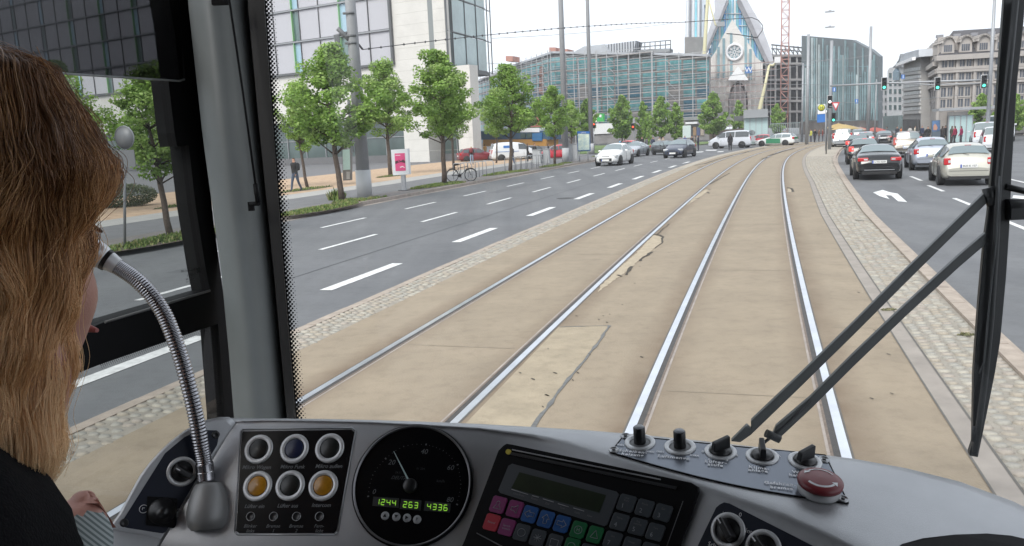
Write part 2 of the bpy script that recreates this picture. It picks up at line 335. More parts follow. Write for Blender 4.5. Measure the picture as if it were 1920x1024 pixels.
for pts, w in (([(1225, 440), (1236, 441), (1243, 445)], .05), ([(1243, 445), (1240, 456), (1228, 466)], .03), ([(1222, 473), (1208, 482), (1200, 490)], .05), ([(1186, 500), (1178, 508), (1174, 516)], .05), ([(1158, 516), (1166, 519)], .05), ([(1318, 355), (1332, 356)], .09), ([(1303, 373), (1311, 372)], .09), ([(1326, 361), (1330, 363)], .07), ([(1475, 352), (1484, 354), (1487, 360)], .08),
               ([(1302, 310.5), (1322, 307), (1345, 299), (1370, 292), (1393, 287), (1412, 282), (1433, 278)], .14), ([(1308, 314), (1316, 312.5)], .14), ([(1428, 299), (1440, 295)], .2), ([(1440, 293), (1465, 285), (1490, 278.5)], .22), ([(1604, 413), (1620, 415)], .05), ([(1518, 300), (1534, 300)], .1), ([(1523, 279.6), (1532, 279.6)], .2), ([(1330, 346), (1355, 332), (1368, 325)], .06), ([(1230, 442), (1255, 420)], .02)):
    band(mb, densify([G(*p) for p in pts], .2, .02), w, .0085, .6)
for x, y in ((1291, 424), (1322, 450), (1309, 456), (1254, 474), (1260, 457), (1138, 605), (1123, 600), (1131, 593), (1143, 590), (1081, 593), (1203, 670), (1167, 572), (1028, 655), (1480, 430), (1609, 440), (1534, 441), (1610, 549), (1640, 620), (1666, 665), (1672, 739), (1634, 748), (1025, 742), (1018, 764), (1074, 714), (1084, 700), (1026, 742), (1190, 532), (1200, 500), (1105, 665), (1040, 700), (1000, 712), (975, 700)):
    q = G(x, y); r = random.uniform(.008, .022); mb.add([(q.x + r * cos(k * 1.05 + r * 50) * random.uniform(.6, 1.3), q.y + 2 * r * sin(k * 1.05) * random.uniform(.6, 1.2), .0075) for k in range(6)], [(0, 1, 2, 3, 4, 5)])
mb.build('crack', dark, kind='structure')
# lane markings
mk = MB(); 
def dashes(o, s0, per, ln, w, lo, hi):
    global mk
    s = s0
    while s > lo: s -= per
    out = []
    while s < hi:
        b = MB(); off = o(s) if callable(o) else o; strip(b, s, s + ln, off - w / 2, off + w / 2, ZR + .006, step=1.5); out.append(b); s += per
    return out
allm = dashes(lambda s: -6.72 + max(0, s - 15) * .012, 11.55, 5.82, 2.75, .23, -4, 62) + dashes(lambda s: -9.58 + max(0, s - 20) * .008, 16.15, 5.68, 2.8, .13, -4, 70) + dashes(lambda s: -12.2 + max(0, s - 20) * .008, 20.55, 5.6, 2.7, .13, -4, 62)
allm += dashes(lambda s: KR(s) + 2.87, 24.0, 5.4, 2.8, .13, 4, 36) + dashes(lambda s: KR(s) + 5.9, 26.5, 5.4, 2.8, .13, 4, 33)
for b in allm: b.build('lane_marking', paintm, kind='structure')
def ground_shape(name, pts, mt, z, kind='structure', **kw):
    b = MB(); P = [G(x, y, z) for x, y in pts]; b.add(P, [tuple(range(len(P)))]); o = b.build(name, mt, kind=kind, **kw)
    bm = bmesh.new(); bm.from_mesh(o.data)
    for f in bm.faces:
        f.normal_update()
        if f.normal.z < 0: f.normal_flip()
    bm.to_mesh(o.data); bm.free(); return o
ground_shape('turn_arrow', [(1637, 361), (1655, 356), (1668, 360.5), (1683, 363), (1701, 379), (1684, 377.5), (1671, 366.5), (1661, 366), (1668, 373.5), (1650, 368)], paintm, ZR + .006)
ground_shape('turn_arrow', [(1704, 310), (1712, 308), (1716, 309.5), (1712, 311), (1716, 313)], paintm, ZR + .006)
ground_shape('lane_marking', [(1900, 366), (1925, 368), (1925, 374), (1898, 371)], paintm, ZR + .006)
# faint repair seam in the left lanes
mb = MB(); strip(mb, 6, 40, -8.06, -8.02, ZR + .003); mb.build('lane_seam', mat('lane_seam', (.045, .046, .05), .7), kind='structure')
# zebra / stop marks far ahead
for (x0, y0, x1, y1) in ((1325, 281, 1345, 281), (1300, 285, 1320, 284), (1347, 284, 1358, 283.5)):
    ground_shape('lane_marking', [(x0, y0), (x1, y1), (x1 - 3, y1 + 1.5), (x0 - 3, y0 + 1.5)], paintm, ZR + .006)
# drain covers and tar patches in the lanes
irm = mat('cast_iron', (.045, .043, .042), .6, .4, var=.3, scale=40, bump=.4, bscale=120); tarm = mat('tar_patch', (.105, .108, .113), .8, var=.12, scale=6, bump=.2)
for px, py in ((1060, 372), (1290, 306)):
    q_ = G(px, py, ZR); b = MB(); b.lathe((q_.x, q_.y, ZR), (0, 0, 1), [(.33, .004), (.29, .007), (.0, .007)], 20, smooth=False); b.build('drain_cover', irm, kind='structure')
for s0, s1, o0, o1 in ((21, 23.6, -8.9, -7.9), (33, 39, -11.6, -11.0), (13, 14.2, -11.2, -10.1), (27, 33, 4.2, 4.7), (44, 52, -8.8, -8.1)):
    b = MB(); strip(b, s0, s1, o0, o1, ZR + .0025); b.build('tar_patch', tarm, kind='structure')
# --- left pavement: kerb zone, path, pale strip, gravel plaza
mb = MB(); strip(mb, -14, 86, -80, lambda s: KL(s) - .14, ZP, th=.12); mb.build('pavement', pavem, kind='structure')
PS0 = lerp_tab([(-14, -20.2), (16, -20.0), (40, -19.6), (60, -20.6), (86, -22.2)])
mb = MB(); strip(mb, -14, 86, lambda s: PS0(s) - 2.0, PS0, ZP + .004); mb.build('pale_path', stripm, kind='structure')
mb = MB(); strip(mb, -14, 80, lambda s: PS0(s) - 13, lambda s: PS0(s) - 2.0, ZP + .005); mb.build('gravel_plaza', gravm, kind='structure')
mb = MB(); strip(mb, -14, 86, lambda s: KL(s) - 1.6, lambda s: KL(s) - .14, ZP + .004); mb.build('kerbside_paving', mat('small_paving', (.17, .155, .145), .9, var=.25, scale=7, bump=.4, bscale=30), kind='structure')
# ================================================================== TRAM CAB
TR = Vector((sin(CTH), cos(CTH), 0)); RT = Vector((cos(CTH), -sin(CTH), 0)); UP = Vector((0, 0, 1))
def W3(lat, fwd, z): return RT * lat + TR * fwd + UP * z
class Surf:                  # a surface of the cab given by 1/depth as a function of the photograph's columns and rows
    def __init__(s, f): s.f = f
    def p(s, x, y, off=0.0):
        q = AT(x, y, 1 / s.f(x, y)); return q + s.n(x, y) * off if off else q
    def n(s, x, y):
        a = AT(x + 4, y, 1 / s.f(x + 4, y)) - AT(x - 4, y, 1 / s.f(x - 4, y)); b = AT(x, y + 4, 1 / s.f(x, y + 4)) - AT(x, y - 4, 1 / s.f(x, y - 4))
        n = a.cross(b).normalized(); return n if n.dot(CAM - s.p(x, y)) > 0 else -n
def ff(x, y):
    t = max(0.0, x - 900); return 1.042 + .00009 * (x - 545) + .00033 * (y - 880) + .00034 * (t * t / 400 if t < 200 else t - 100)
CREASE = [(441, 793), (505, 791), (602, 792), (700, 795), (800, 801), (900, 808), (1000, 824), (1095, 846), (1190, 873), (1285, 901), (1375, 932), (1470, 965), (1560, 1005), (1650, 1052), (1740, 1110), (1830, 1175), (1920, 1240), (2020, 1310)]
FAREDGE = [(430, 781), (500, 782), (600, 783), (700, 785), (800, 788), (900, 792), (1000, 797), (1100, 803), (1200, 811), (1300, 821), (1400, 832), (1500, 843), (1600, 856), (1700, 874), (1800, 899), (1900, 936), (2000, 985), (2100, 1040)]
def interp(tab, x):
    if x <= tab[0][0]: return tab[0][1]
    for (a, p), (b, q) in zip(tab, tab[1:]):
        if x <= b: return p + (q - p) * (x - a) / (b - a)
    return tab[-1][1]
def tf(x, y):
    yc = interp(CREASE, x); return ff(x, yc) + .0013 * (y - yc)
def wf(x, y): return 1.0345 - .00031 * (x - 370) + .00008 * (y - 905)
SF, ST, SW = Surf(ff), Surf(tf), Surf(wf)
def plane_f(P0, N):           # Surf of an exact plane
    return Surf(lambda x, y: N.dot(RAY(x, y)) / N.dot(P0 - CAM))
SSIDE = plane_f(W3(-1.12, 0, 0), RT)
SWIND = plane_f(W3(0, 1.56, 0), TR)
greyp = mat('cab_grey_plastic', (.41, .42, .435), .37, .58, var=.05, scale=22, detail=9, bump=.12, bscale=1100, spec=.5)
greyp2 = mat('cab_pillar_grey', (.19, .21, .215), .5, var=.05, scale=8, bump=.04, bscale=500)
blackp = mat('cab_black_frame', (.007, .007, .008), .6, spec=.12)
blackg = mat('black_panel', (.003, .003, .004), .3, spec=.15)
bluep = mat('dark_blue_panel', (.014, .018, .032), .4, bump=.03, bscale=800, spec=.25)
silver = mat('silver_ring', (.62, .63, .64), .45, .5)
knobm = mat('black_knob', (.008, .008, .009), .35)
whitet = mat('white_print', (.75, .76, .78), .5)
greyt = mat('grey_print', (.17, .18, .19), .5)
paleblue = mat('control_plate', (.17, .19, .225), .24, .55)
screwm = mat('screw', (.35, .36, .37), .35, .8)
def prism_px(mb, S, pts, off, base=-.001, m=0):
    n = len(pts); T = [S.p(x, y, off) if off else S.p(x, y) for x, y in pts]; B = [S.p(x, y, base) for x, y in pts]
    mb.add(B + T, [tuple(range(n, 2 * n))] + [(i, (i + 1) % n, n + (i + 1) % n, n + i) for i in range(n)], m)
def plate(name, S, pts, off, mt, parent=None, base=-.001, bevel=0.0, **kw):
    b = MB(); prism_px(b, S, pts, off, base); o = b.build(name, mt, parent, **kw); face_normals(o)
    f = o.data.polygons[0]
    if f.normal.dot(CAM - f.center) < 0: o.data.flip_normals()
    if bevel:
        md = o.modifiers.new('bevel', 'BEVEL'); md.width = bevel; md.segments = 2; md.limit_method = 'ANGLE'
    return o
def turned(name, S, x, y, prof, mt, parent, n=32, base=0.0, **kw):
    b = MB(); b.lathe(S.p(x, y, base), S.n(x, y), prof, n); o = b.build(name, mt, parent, **kw); face_normals(o); return o
def text_mesh(name, cu):      # lettering as a plain mesh
    t_ = bpy.data.objects.new('t', cu); C.objects.link(t_); me = bpy.data.meshes.new_from_object(t_); bpy.data.objects.remove(t_); me.name = name
    o = bpy.data.objects.new(name, me); C.objects.link(o); return o
def text(name, S, x, y, string, cap, mt, parent, slope=0.0, off=.0006, align='CENTER', shear=0.0, vdir=None, space=1.0, bold=0.0):
    a = S.p(x - 10, y - 10 * slope); b = S.p(x + 10, y + 10 * slope); X = (b - a).normalized(); N = S.n(x, y); Y = N.cross(X).normalized()
    X = Y.cross(N).normalized()
    pxm = 20 / sqrt(1 + slope * slope) / (b - a).length * sqrt(1 + slope * slope)
    # height of a capital in metres from pixels along Y
    P0 = S.p(x, y); q = proj(P0 + Y * .005); p0 = proj(P0); ypx = sqrt((q[0] - p0[0]) ** 2 + (q[1] - p0[1]) ** 2) / .005
    cu = bpy.data.curves.new(name, 'FONT'); cu.body = string; cu.size = cap / ypx / .70; cu.align_x = align; cu.align_y = 'CENTER'; cu.shear = shear; cu.space_character = space
    cu.offset = bold; cu.resolution_u = 2; cu.materials.append(mt); dg_ = None; o = text_mesh(name, cu)
    Mx = Matrix((X, Y, N)).transposed().to_4x4(); Mx.translation = S.p(x, y, off); 
    if parent: o.parent = parent; o.matrix_parent_inverse = world_of(parent).inverted()
    o.matrix_basis = Mx; return o
# ---- the console: face, top, wing
cons = empty('driver_console', 'grey moulded driver console with gauges and switch panels below the windscreen', 'console', SF.p(900, 1100))
b = MB(); rows = []
nC = len(CREASE)
cols = []
for i in range((nC - 1) * 3 + 1):
    u = i / 3; k = min(int(u), nC - 2); q = u - k
    cx = CREASE[k][0] + (CREASE[k + 1][0] - CREASE[k][0]) * q; cy = CREASE[k][1] + (CREASE[k + 1][1] - CREASE[k][1]) * q
    fx = FAREDGE[k][0] + (FAREDGE[k + 1][0] - FAREDGE[k][0]) * q; fy = FAREDGE[k][1] + (FAREDGE[k + 1][1] - FAREDGE[k][1]) * q
    col = []
    e = ST.p(fx, fy); inner = ST.p(fx, fy + 5)
    away = (RAY(fx, fy)).normalized()
    col.append(CAM + RAY(fx, fy + 60) * 1.9); col.append(CAM + RAY(fx, fy + 18) * 1.25)
    col.append(e + away * .03 - UP * .022); col.append(e + away * .006 - UP * .0025)
    for t in (.06, .3, .6, .85):
        x = fx + (cx - fx) * t; y = fy + (cy - fy) * t; col.append(ST.p(x, y, -.0015 if t == .06 else 0))
    bx = 235 + (cx - 441) * (1720 - 235) / (2020 - 441); by = 1130 if cy < 1100 else cy + 40
    L = max(1, sqrt((bx - cx) ** 2 + (by - cy) ** 2)); d = min(6, L * .4)
    dcy = min(5, (cy - fy) * .35)
    col.append(ST.p(cx - (cx - fx) * .03, cy - dcy, -.0006)); col.append(SF.p(cx + (bx - cx) * d / L, cy + (by - cy) * d / L, -.0004))
    for t in (.1, .3, .6, 1.0): col.append(SF.p(cx + (bx - cx) * t, cy + (by - cy) * t))
    col.append(SF.p(bx, by) - UP * .5)
    cols.append(col)
b.grid(cols, 0, True); shell = b.build('console_shell', greyp, cons)
# left wing
WOUT = [(441, 793), (430, 782), (410, 782), (385, 788), (362, 798), (345, 808), (320, 827), (300, 846), (280, 868), (262, 892), (240, 932), (222, 965), (205, 988), (196, 1003), (175, 1040), (150, 1090), (230, 1130), (250, 1095), (295, 1024), (340, 953), (385, 882)]
b = MB(); n = len(WOUT)
T = [SW.p(x, y) for x, y in WOUT]; B = [SW.p(x, y) + TR * .06 - UP * .05 - RT * .01 for x, y in WOUT]
In = []
for x, y in WOUT:
    cx, cy = 320, 915; In.append(SW.p(cx + (x - cx) * .93, cy + (y - cy) * .95, .001))
b.add(B + T + In, [(i, (i + 1) % n, n + (i + 1) % n, n + i) for i in range(n)] + [(n + i, n + (i + 1) % n, 2 * n + (i + 1) % n, 2 * n + i) for i in range(n)], 0, True)
b.add(In, [tuple(range(n))], 0, False)
wing = b.build('wing_shell', greyp, cons); face_normals(wing)
plate('wing_panel', SW, [(229, 982), (231, 974), (309, 850), (345, 820), (372, 806), (406, 807), (411, 812), (407, 834), (372, 892), (310, 998), (304, 1000), (235, 989)], .0015, bluep, wing)
plate('lower_ledge', Surf(lambda x, y: wf(x, y) + .0016 * (y - 1000)), [(196, 1000), (222, 1003), (300, 1016), (292, 1034), (240, 1120), (130, 1120), (160, 1050)], .004, mat('ledge_grey', (.30, .31, .32), .4), wing)
for x, y in ((404, 815), (233, 980)):
    o = turned('screw', SW, x, y, [(.0048, 0), (.0048, .0022), (.0036, .003), (.002, .0022), (0, .0018)], screwm if 0 else knobm, wing, 16)
def selector(S, x, y, parent, ang, ring=.0175, knob=.0115, blk=knobm, pointer=True):
    turned('bezel_ring', S, x, y, [(ring, 0), (ring, .0022), (ring * .93, .0032), (ring * .74, .0032), (ring * .70, .001)], silver, parent, 40)
    turned('selector_base', S, x, y, [(ring * .70, .001), (ring * .66, .0026), (0, .003)], blk, parent, 32)
    N = S.n(x, y); a = (S.p(x + 8, y) - S.p(x - 8, y)).normalized(); c = N.cross(a).normalized()
    d = (a * cos(ang) + c * sin(ang)); e = N.cross(d); P = S.p(x, y, .003)
    t = MB(); hw = ring * .17; L = ring * .62; H = .014
    vs = [P + d * u + e * v + N * w for u, v, w in ((-L, -hw * 1.6, 0), (L, -hw * 1.6, 0), (L, hw * 1.6, 0), (-L, hw * 1.6, 0), (-L * .95, -hw, H), (L * .98, -hw, H), (L * .98, hw, H), (-L * .95, hw, H))]
    t.add(vs, [(0, 1, 5, 4), (1, 2, 6, 5), (2, 3, 7, 6), (3, 0, 4, 7), (4, 5, 6, 7)]); o = t.build('grip', blk, parent); face_normals(o)
    md = o.modifiers.new('bevel', 'BEVEL'); md.width = .0012; md.segments = 2
    t = MB(); q = P + N * (H + .0003); t.quad(q + d * L * .45 - e * .0007, q + d * L * .95 - e * .0007, q + d * L * .95 + e * .0007, q + d * L * .45 + e * .0007); t.build('pointer_mark', whitet, o)
selector(SW, 341, 884, wing, radians(150))
plate('joystick_frame', SW, [(276, 930), (332, 934), (330, 990), (273, 984)], .004, blackp, wing, bevel=.001)
turned('joystick', SW, 303, 958, [(.016, .003), (.014, .008), (.008, .012), (.0075, .02), (.004, .023), (0, .024)], knobm, wing, 20)
text('lettering', SW, 352, 845, 'Spiegelh', 7, whitet, wing, .03, bold=.00005)
text('lettering', SW, 327, 855, '0', 7, whitet, wing); text('lettering', SW, 366, 859, 'I', 7, whitet, wing)
text('lettering', SW, 307, 922, 'Spiegel', 7.5, whitet, wing, .04, bold=.00005); text('lettering', SW, 341, 940, 'ein-', 7, whitet, wing); text('lettering', SW, 342, 950, 'stell', 7, whitet, wing)
def ring_mark(S, x, y, r, w, mt, parent, h=.0004, n=24, name='printed_ring'):
    t = MB(); t.lathe(S.p(x, y), S.n(x, y), [(r, h * .5), (r, h), (r - w, h), (r - w, h * .5)], n); o = t.build(name, mt, parent); return o
ring_mark(SW, 269, 954, .0048, .0005, whitet, wing, .002); ring_mark(SW, 334, 961, .0045, .0005, whitet, wing, .002)
text('lettering', SW, 269, 954, '↖', 7, whitet, wing, off=.002)
# ---- button panel
PB = [(449, 1000), (443, 996), (444, 985), (454, 812), (457, 809), (660, 806), (664, 810), (631, 994), (626, 1000)]
bp = plate('button_panel', SF, PB, .0012, blackg, cons, bevel=.0004)
t = MB(); Q = [(446, 1003), (440, 997), (451, 809), (456, 805), (660, 802), (667, 808), (633, 998), (628, 1003)]
for a, c in zip(Q, Q[1:] + Q[:1]): t.tube([SF.p(*a, .0004), SF.p(*c, .0004)], .0009, 6)
t.build('panel_lip', greyp, bp)
amber = mat('amber_lens', (.42, .19, .01), .3, var=.25, scale=120, coat=.3); blk_lens = mat('dark_lens', (.012, .013, .012), .35); blue_lens = mat('blue_lens', (.012, .018, .055), .35)
for x, y, lm, tx, ty, s in ((486, 843, blk_lens, 482, 877, 'Mikro Wagen'), (553, 842, blue_lens, 549, 876, 'Mikro Funk'), (619, 841, blk_lens, 617, 875, 'Mikro außen'), (484, 912, amber, 478, 950, 'Lüfter ein'), (545, 911, blk_lens, 540, 949, 'Lüfter aus'), (607, 911, amber, 603, 948, 'Intercom')):
    turned('bezel_ring', SF, x, y, [(.0180, .0008), (.0180, .0022), (.0168, .0032), (.0128, .0032), (.0122, .002)], silver, bp, 40)
    turned('push_button', SF, x, y, [(.0116, .001), (.0116, .0026), (.0105, .0034), (0, .0036)], lm, bp, 32)
    text('lettering', SF, tx, ty, s, 7.2, greyt, bp, .0, .0016, shear=.25, bold=.00006)
for x, y, tx, s1, s2 in ((471, 969, 470, 'Blinker', 'links'), (514, 969, 513, 'Bremse', '1'), (557, 969, 556, 'Bremse', '2'), (600, 969, 599, 'Fern-', 'licht')):
    turned('indicator_lamp', SF, x, y, [(.0052, .001), (.0052, .002), (.0044, .0026), (.0040, .002), (0, .0022)], knobm, bp, 20)
    ring_mark(SF, x, y, .0052, .0008, screwm, bp, .0024, name='lamp_rim')
    text('lettering', SF, tx, 987, s1, 6.5, greyt, bp, .0, .0016, shear=.25); text('lettering', SF, tx, 996, s2, 6.5, greyt, bp, .0, .0016, shear=.25)
# ---- speedometer
SX, SY = 773, 909; SRAD = .0685
sp = turned('speedometer', SF, SX, SY, [(SRAD * 1.045, -.002), (SRAD * 1.05, .002), (SRAD * 1.02, .004)], blackp, cons, 64, label='round black speedometer with green digital read-out')
turned('chrome_rim', SF, SX, SY, [(SRAD * 1.02, .0025), (SRAD * 1.015, .0048), (SRAD * .995, .0048), (SRAD * .985, .0025)], mat('rim_dark_metal', (.25, .25, .26), .3, .8), sp, 72)
turned('dial_face', SF, SX, SY, [(SRAD * .99, .0018), (0, .0018)], mat('dial_black', (.003, .003, .004), .3, spec=.15), sp, 64)
dim = mat('dial_print', (.13, .14, .145), .5)
Ns = SF.n(SX, SY); DX = (SF.p(SX + 8, SY + .8) - SF.p(SX - 8, SY - .8)).normalized(); DY = Ns.cross(DX); DC = SF.p(765, 918, .0022)
t = MB(); t2 = MB()
def on_dial(px, py, off=.0022): return SF.p(px, py, off)
# scale points measured round the dial: 0 at lower left ... 80 at lower right
ctr = SF.p(768, 913, .0021); 
def dial_dir(px, py): v = SF.p(px, py) - SF.p(768, 913); return v
dirs = [dial_dir(693, 931), dial_dir(725, 862), dial_dir(799, 836), dial_dir(857, 873), dial_dir(856, 946)]
def ang(v): return atan2(v.dot(DY), v.dot(DX))
A5 = [ang(v) for v in dirs]; 
A5[0] += 0 if A5[0] > 0 else 2 * pi
for i in range(41):
    u = i / 10; k = min(3, int(u)); a = A5[k] + (A5[k + 1] - A5[k]) * (u - k); rr = (dirs[k].length * (1 - (u - k)) + dirs[k + 1].length * (u - k))
    d = DX * cos(a) + DY * sin(a); e = Ns.cross(d); L = .0022 if i % 10 == 0 else (.0015 if i % 5 == 0 else .0008); w = .0008 if i % 10 == 0 else .00035
    p = ctr + d * rr; t.quad(p - e * w, p + e * w, p + e * w + d * L, p - e * w + d * L)
t.build('scale_marks', dim, sp)
t = MB(); a_, c_ = SF.p(740, 848, .004), SF.p(768, 903, .004); e = (c_ - a_).normalized().cross(Ns); t.prism([a_ - e * .0003, a_ + e * .0003, c_ + e * .0010, c_ - e * .0010], Ns * .0006); t.build('needle', mat('needle', (.42, .55, .55), .5), sp)
turned('needle_hub', SF, 770, 912, [(.0085, .002), (.0085, .0045), (.007, .006), (0, .006)], knobm, sp, 24)
for x, y, s in ((702, 923, '0'), (735, 868, '20'), (796, 848, '40'), (845, 878, '60'), (844, 938, '80')): text('numeral', SF, x, y, s, 9.5, dim, sp, .06, .0022, shear=.2)
dim2 = mat('dial_print_faint', (.055, .06, .065), .5)
text('lettering', SF, 748, 897, 'DEUTA', 6.5, dim2, sp, .06, .0022, shear=.5, bold=.0001); text('lettering', SF, 748, 887, '24.11', 4, dim2, sp, .06, .0022); text('lettering', SF, 827, 903, 'km/h', 5.5, dim2, sp, .06, .0022); text('lettering', SF, 790, 880, '01 234.', 4, dim2, sp, .06, .0022)
lcd_g = mat('green_digit', (.2, .5, .05), .5, emit=(.28, .62, .05), es=.55); lcdf = mat('readout_frame', (.035, .038, .04), .35)
for q, s in (([(701, 932), (749, 935), (748, 953), (699, 949)], '12 44'), ([(753, 936), (791, 939), (789, 958), (750, 955)], '26.3'), ([(798, 940), (846, 945), (844, 962), (795, 958)], '433.6')):
    o = plate('readout_window', SF, q, .0022, lcdf, sp, .0015)
    cx = sum(a[0] for a in q) / 4; cy = sum(a[1] for a in q) / 4 + .5
    # seven-segment digits
    SEG = {'0': 'abcdef', '1': 'bc', '2': 'abged', '3': 'abgcd', '4': 'fgbc', '6': 'afgedc'}
    ch = [c for c in s if c not in '. ']; nn = len(ch); w = 9.4; x0 = cx - (nn - 1) * (w + .9) / 2; t = MB()
    for i, c in enumerate(ch):
        X = x0 + i * (w + .9); Y = cy + (X - cx) * .08
        pt = {'tl': (-2.6, -5.2), 'tr': (3.6, -4.9), 'ml': (-3.1, 0), 'mr': (3.1, .3), 'bl': (-3.6, 5.0), 'br': (2.6, 5.3)}
        sg = {'a': ('tl', 'tr'), 'b': ('tr', 'mr'), 'c': ('mr', 'br'), 'd': ('bl', 'br'), 'e': ('ml', 'bl'), 'f': ('tl', 'ml'), 'g': ('ml', 'mr')}
        for g_ in SEG[c]:
            a, b2 = sg[g_]; p = SF.p(X + pt[a][0], Y + pt[a][1], .0026); r = SF.p(X + pt[b2][0], Y + pt[b2][1], .0026); t.tube([p.lerp(r, .08), p.lerp(r, .92)], .00042, 4)
    t.build('digits', lcd_g, o)
lampw = mat('round_key', (.33, .34, .35), .4)
for x, y, s in ((723, 968, '▲'), (744, 970, '▼'), (764, 972, '►'), (783, 975, 'P')):
    turned('round_key', SF, x, y, [(.0048, .0016), (.0048, .0028), (.004, .0033), (0, .0034)], lampw, sp, 20); text('key_symbol', SF, x, y, s, 6, knobm, sp, .08, .0036)
# ---- microphone stem on its cone
mic = empty('gooseneck_microphone', 'silver flexible gooseneck microphone on a grey cone beside the button panel', 'microphone', SF.p(392, 960))
def cone_base():
    t = MB(); top = AT(391, 906, .955); bot = SF.p(391, 972, .001); ax = (top - bot); ax.normalize(); L = (top - bot).length
    t.lathe(bot, ax, [(.018, -.013), (.0225, -.008), (.0243, .0), (.0240, L * .25), (.0222, L * .5), (.0190, L * .78), (.0158, L * .95), (.0138, L), (.0, L + .001)], 40)
    return t.build('cone_base', mat('cone_plastic', (.26, .262, .26), .45, .35, bump=.05, bscale=900), mic)
face_normals(cone_base())
chrome = mat('gooseneck_metal', (.34, .34, .36), .27, 1.0)
NP = [(387, 908, .955), (385, 885, .957), (382, 862, .957), (377, 835, .955), (371, 800, .952), (364, 765, .949), (355, 728, .946), (345, 690, .943), (334, 655, .940), (322, 622, .937), (309, 592, .934), (293, 565, .931), (275, 543, .928), (254, 523, .926), (236, 510, .924), (220, 500, .922), (206, 491, .92), (192, 483, .918), (170, 468, .915)]
def smooth_path(P, n=220):
    P = [Vector(AT(*p)) for p in P]; out = []
    for i in range(n):
        u = i / (n - 1) * (len(P) - 1); k = min(int(u), len(P) - 2); q = u - k; a, b2 = P[max(k - 1, 0)], P[k]; c, d = P[k + 1], P[min(k + 2, len(P) - 1)]
        out.append(.5 * ((2 * b2) + (c - a) * q + (2 * a - 5 * b2 + 4 * c - d) * q * q + (3 * b2 - a - 3 * c + d) * q ** 3))
    return out
full = smooth_path(NP, 420); flex = full[40:352]
t = MB(); t.tube(flex, [.0088 + (.0006 if i % 4 in (0, 1) else -.0004) for i in range(len(flex))], 16); t.build('flexible_neck', chrome, mic)
t = MB(); t.tube(full[8:41], .0104, 20); t.build('lower_collar', chrome, mic)
t = MB(); t.tube(full[22:25], .0112, 20); t.build('collar_band', mat('polished_band', (.7, .7, .71), .12, 1.0), mic)
t = MB(); t.tube(full[350:378], [.0095 + .0022 * i / 27 for i in range(28)], 20); t.build('upper_collar', silver, mic)
t = MB(); t.tube(full[377:391], .0128, 20); t.build('rubber_band', knobm, mic)
t = MB(); t.tube(full[390:420], [.0125 + .002 * min(1, i / 12) for i in range(30)], 20); t.build('microphone_head', silver, mic)
# ---- the radio computer
_a, _b, _c = SF.p(860, 1010), SF.p(1310, 915), SF.p(1240, 1060); _n = (_b - _a).cross(_c - _a).normalized(); _n = _n if _n.dot(CAM - _a) > 0 else -_n
SC = plane_f(_a + _n * .006, _n)
comp = plate('radio_computer', SC, [(944, 836), (950, 832), (962, 834), (1296, 905), (1308, 912), (1310, 922), (1262, 1060), (850, 1060), (872, 1012), (935, 845)], .0012, blackp, cons, bevel=.0008, base=-.03, label='black radio computer with green display and coloured keys')
QD = ((956, 848), (1296, 917), (1275, 1000), (905, 1000))
lcdbez = mat('display_surround', (.06, .068, .078), .4)
plate('upper_strip', SC, [(960, 848), (1270, 913), (1268, 918), (958, 853)], .0028, mat('strip', (.03, .032, .035), .3), comp, .001)
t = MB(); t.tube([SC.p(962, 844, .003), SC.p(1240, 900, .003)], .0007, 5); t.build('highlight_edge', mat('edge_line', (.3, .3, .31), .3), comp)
sb = plate('display_surround', SC, [(962, 870), (1156, 922), (1162, 928), (1140, 984), (1134, 987), (940, 925), (936, 920), (955, 874)], .0028, lcdbez, comp, .001)
plate('display', SC, [(976, 886), (1138, 929), (1125, 962), (961, 916)], .0032, mat('green_display', (.012, .022, .008), .3, var=.3, scale=30), comp, .001)
t = MB()
for x0, y0, x1, y1 in ((961, 918, 992, 928), (1000, 930, 1012, 933), (1020, 936, 1040, 942), (1048, 945, 1068, 951), (1077, 953, 1097, 959)): t.tube([SC.p(x0, y0, .0032), SC.p(x1, y1, .0032)], .00035, 4)
t.build('display_ticks', mat('tick_print', (.4, .41, .42), .5), comp)
for x, y, s in ((975, 928, 'Linie/Kurs'), (1004, 936, 'Route'), (1028, 945, 'Ziel'), (1056, 953, 'Text'), (1084, 962, 'Funk'), (1107, 968, 'Abw')): text('lettering', SC, x, y, s, 4, greyt, comp, .26, .0031)
plate('yellow_dot', SC, [(955 + 0 + 5 * cos(a), 848 + 5 * sin(a)) for a in [i * pi / 6 for i in range(12)]], .0032, mat('yellow_dot', (.55, .45, .05), .5), comp, .001)
km = {'m': mat('magenta_key', (.22, .035, .14), .35), 'r': mat('red_key', (.42, .03, .05), .35), 'b': mat('blue_key', (.02, .09, .28), .35), 'g': mat('green_key', (.012, .14, .05), .35), 'k': mat('grey_key', (.055, .065, .075), .35)}
kprint = mat('key_print', (.30, .32, .35), .5)
def key(x, y, c, w=26, h=29, sl=.26, lean=-.32):
    a, e = Vector((1, sl)) / 1, Vector((lean, 1)); P = []
    hw, hh = w / 2, h / 2
    for u, v in ((-hw + 3, -hh), (hw - 3, -hh), (hw, -hh + 3), (hw, hh - 3), (hw - 3, hh), (-hw + 3, hh), (-hw, hh - 3), (-hw, -hh + 3)): P.append((x + u * a[0] + v * e[0], y + u * a[1] + v * e[1]))
    o = plate('key', SC, P, .0034, km[c], comp, .001, bevel=.0005); return o
def line_on(pts, w=.0003, off=.0037, parent=None, closed=False):
    t = MB(); pp = [SC.p(x, y, off) for x, y in pts]
    if closed: pp.append(pp[0])
    for a, c in zip(pp, pp[1:]): t.tube([a, c], w, 4)
    return t.build('key_symbol', kprint, parent)
def rel(x, y, L): return [(x + u - v * .32, y + v + u * .26) for u, v in L]
K = {}
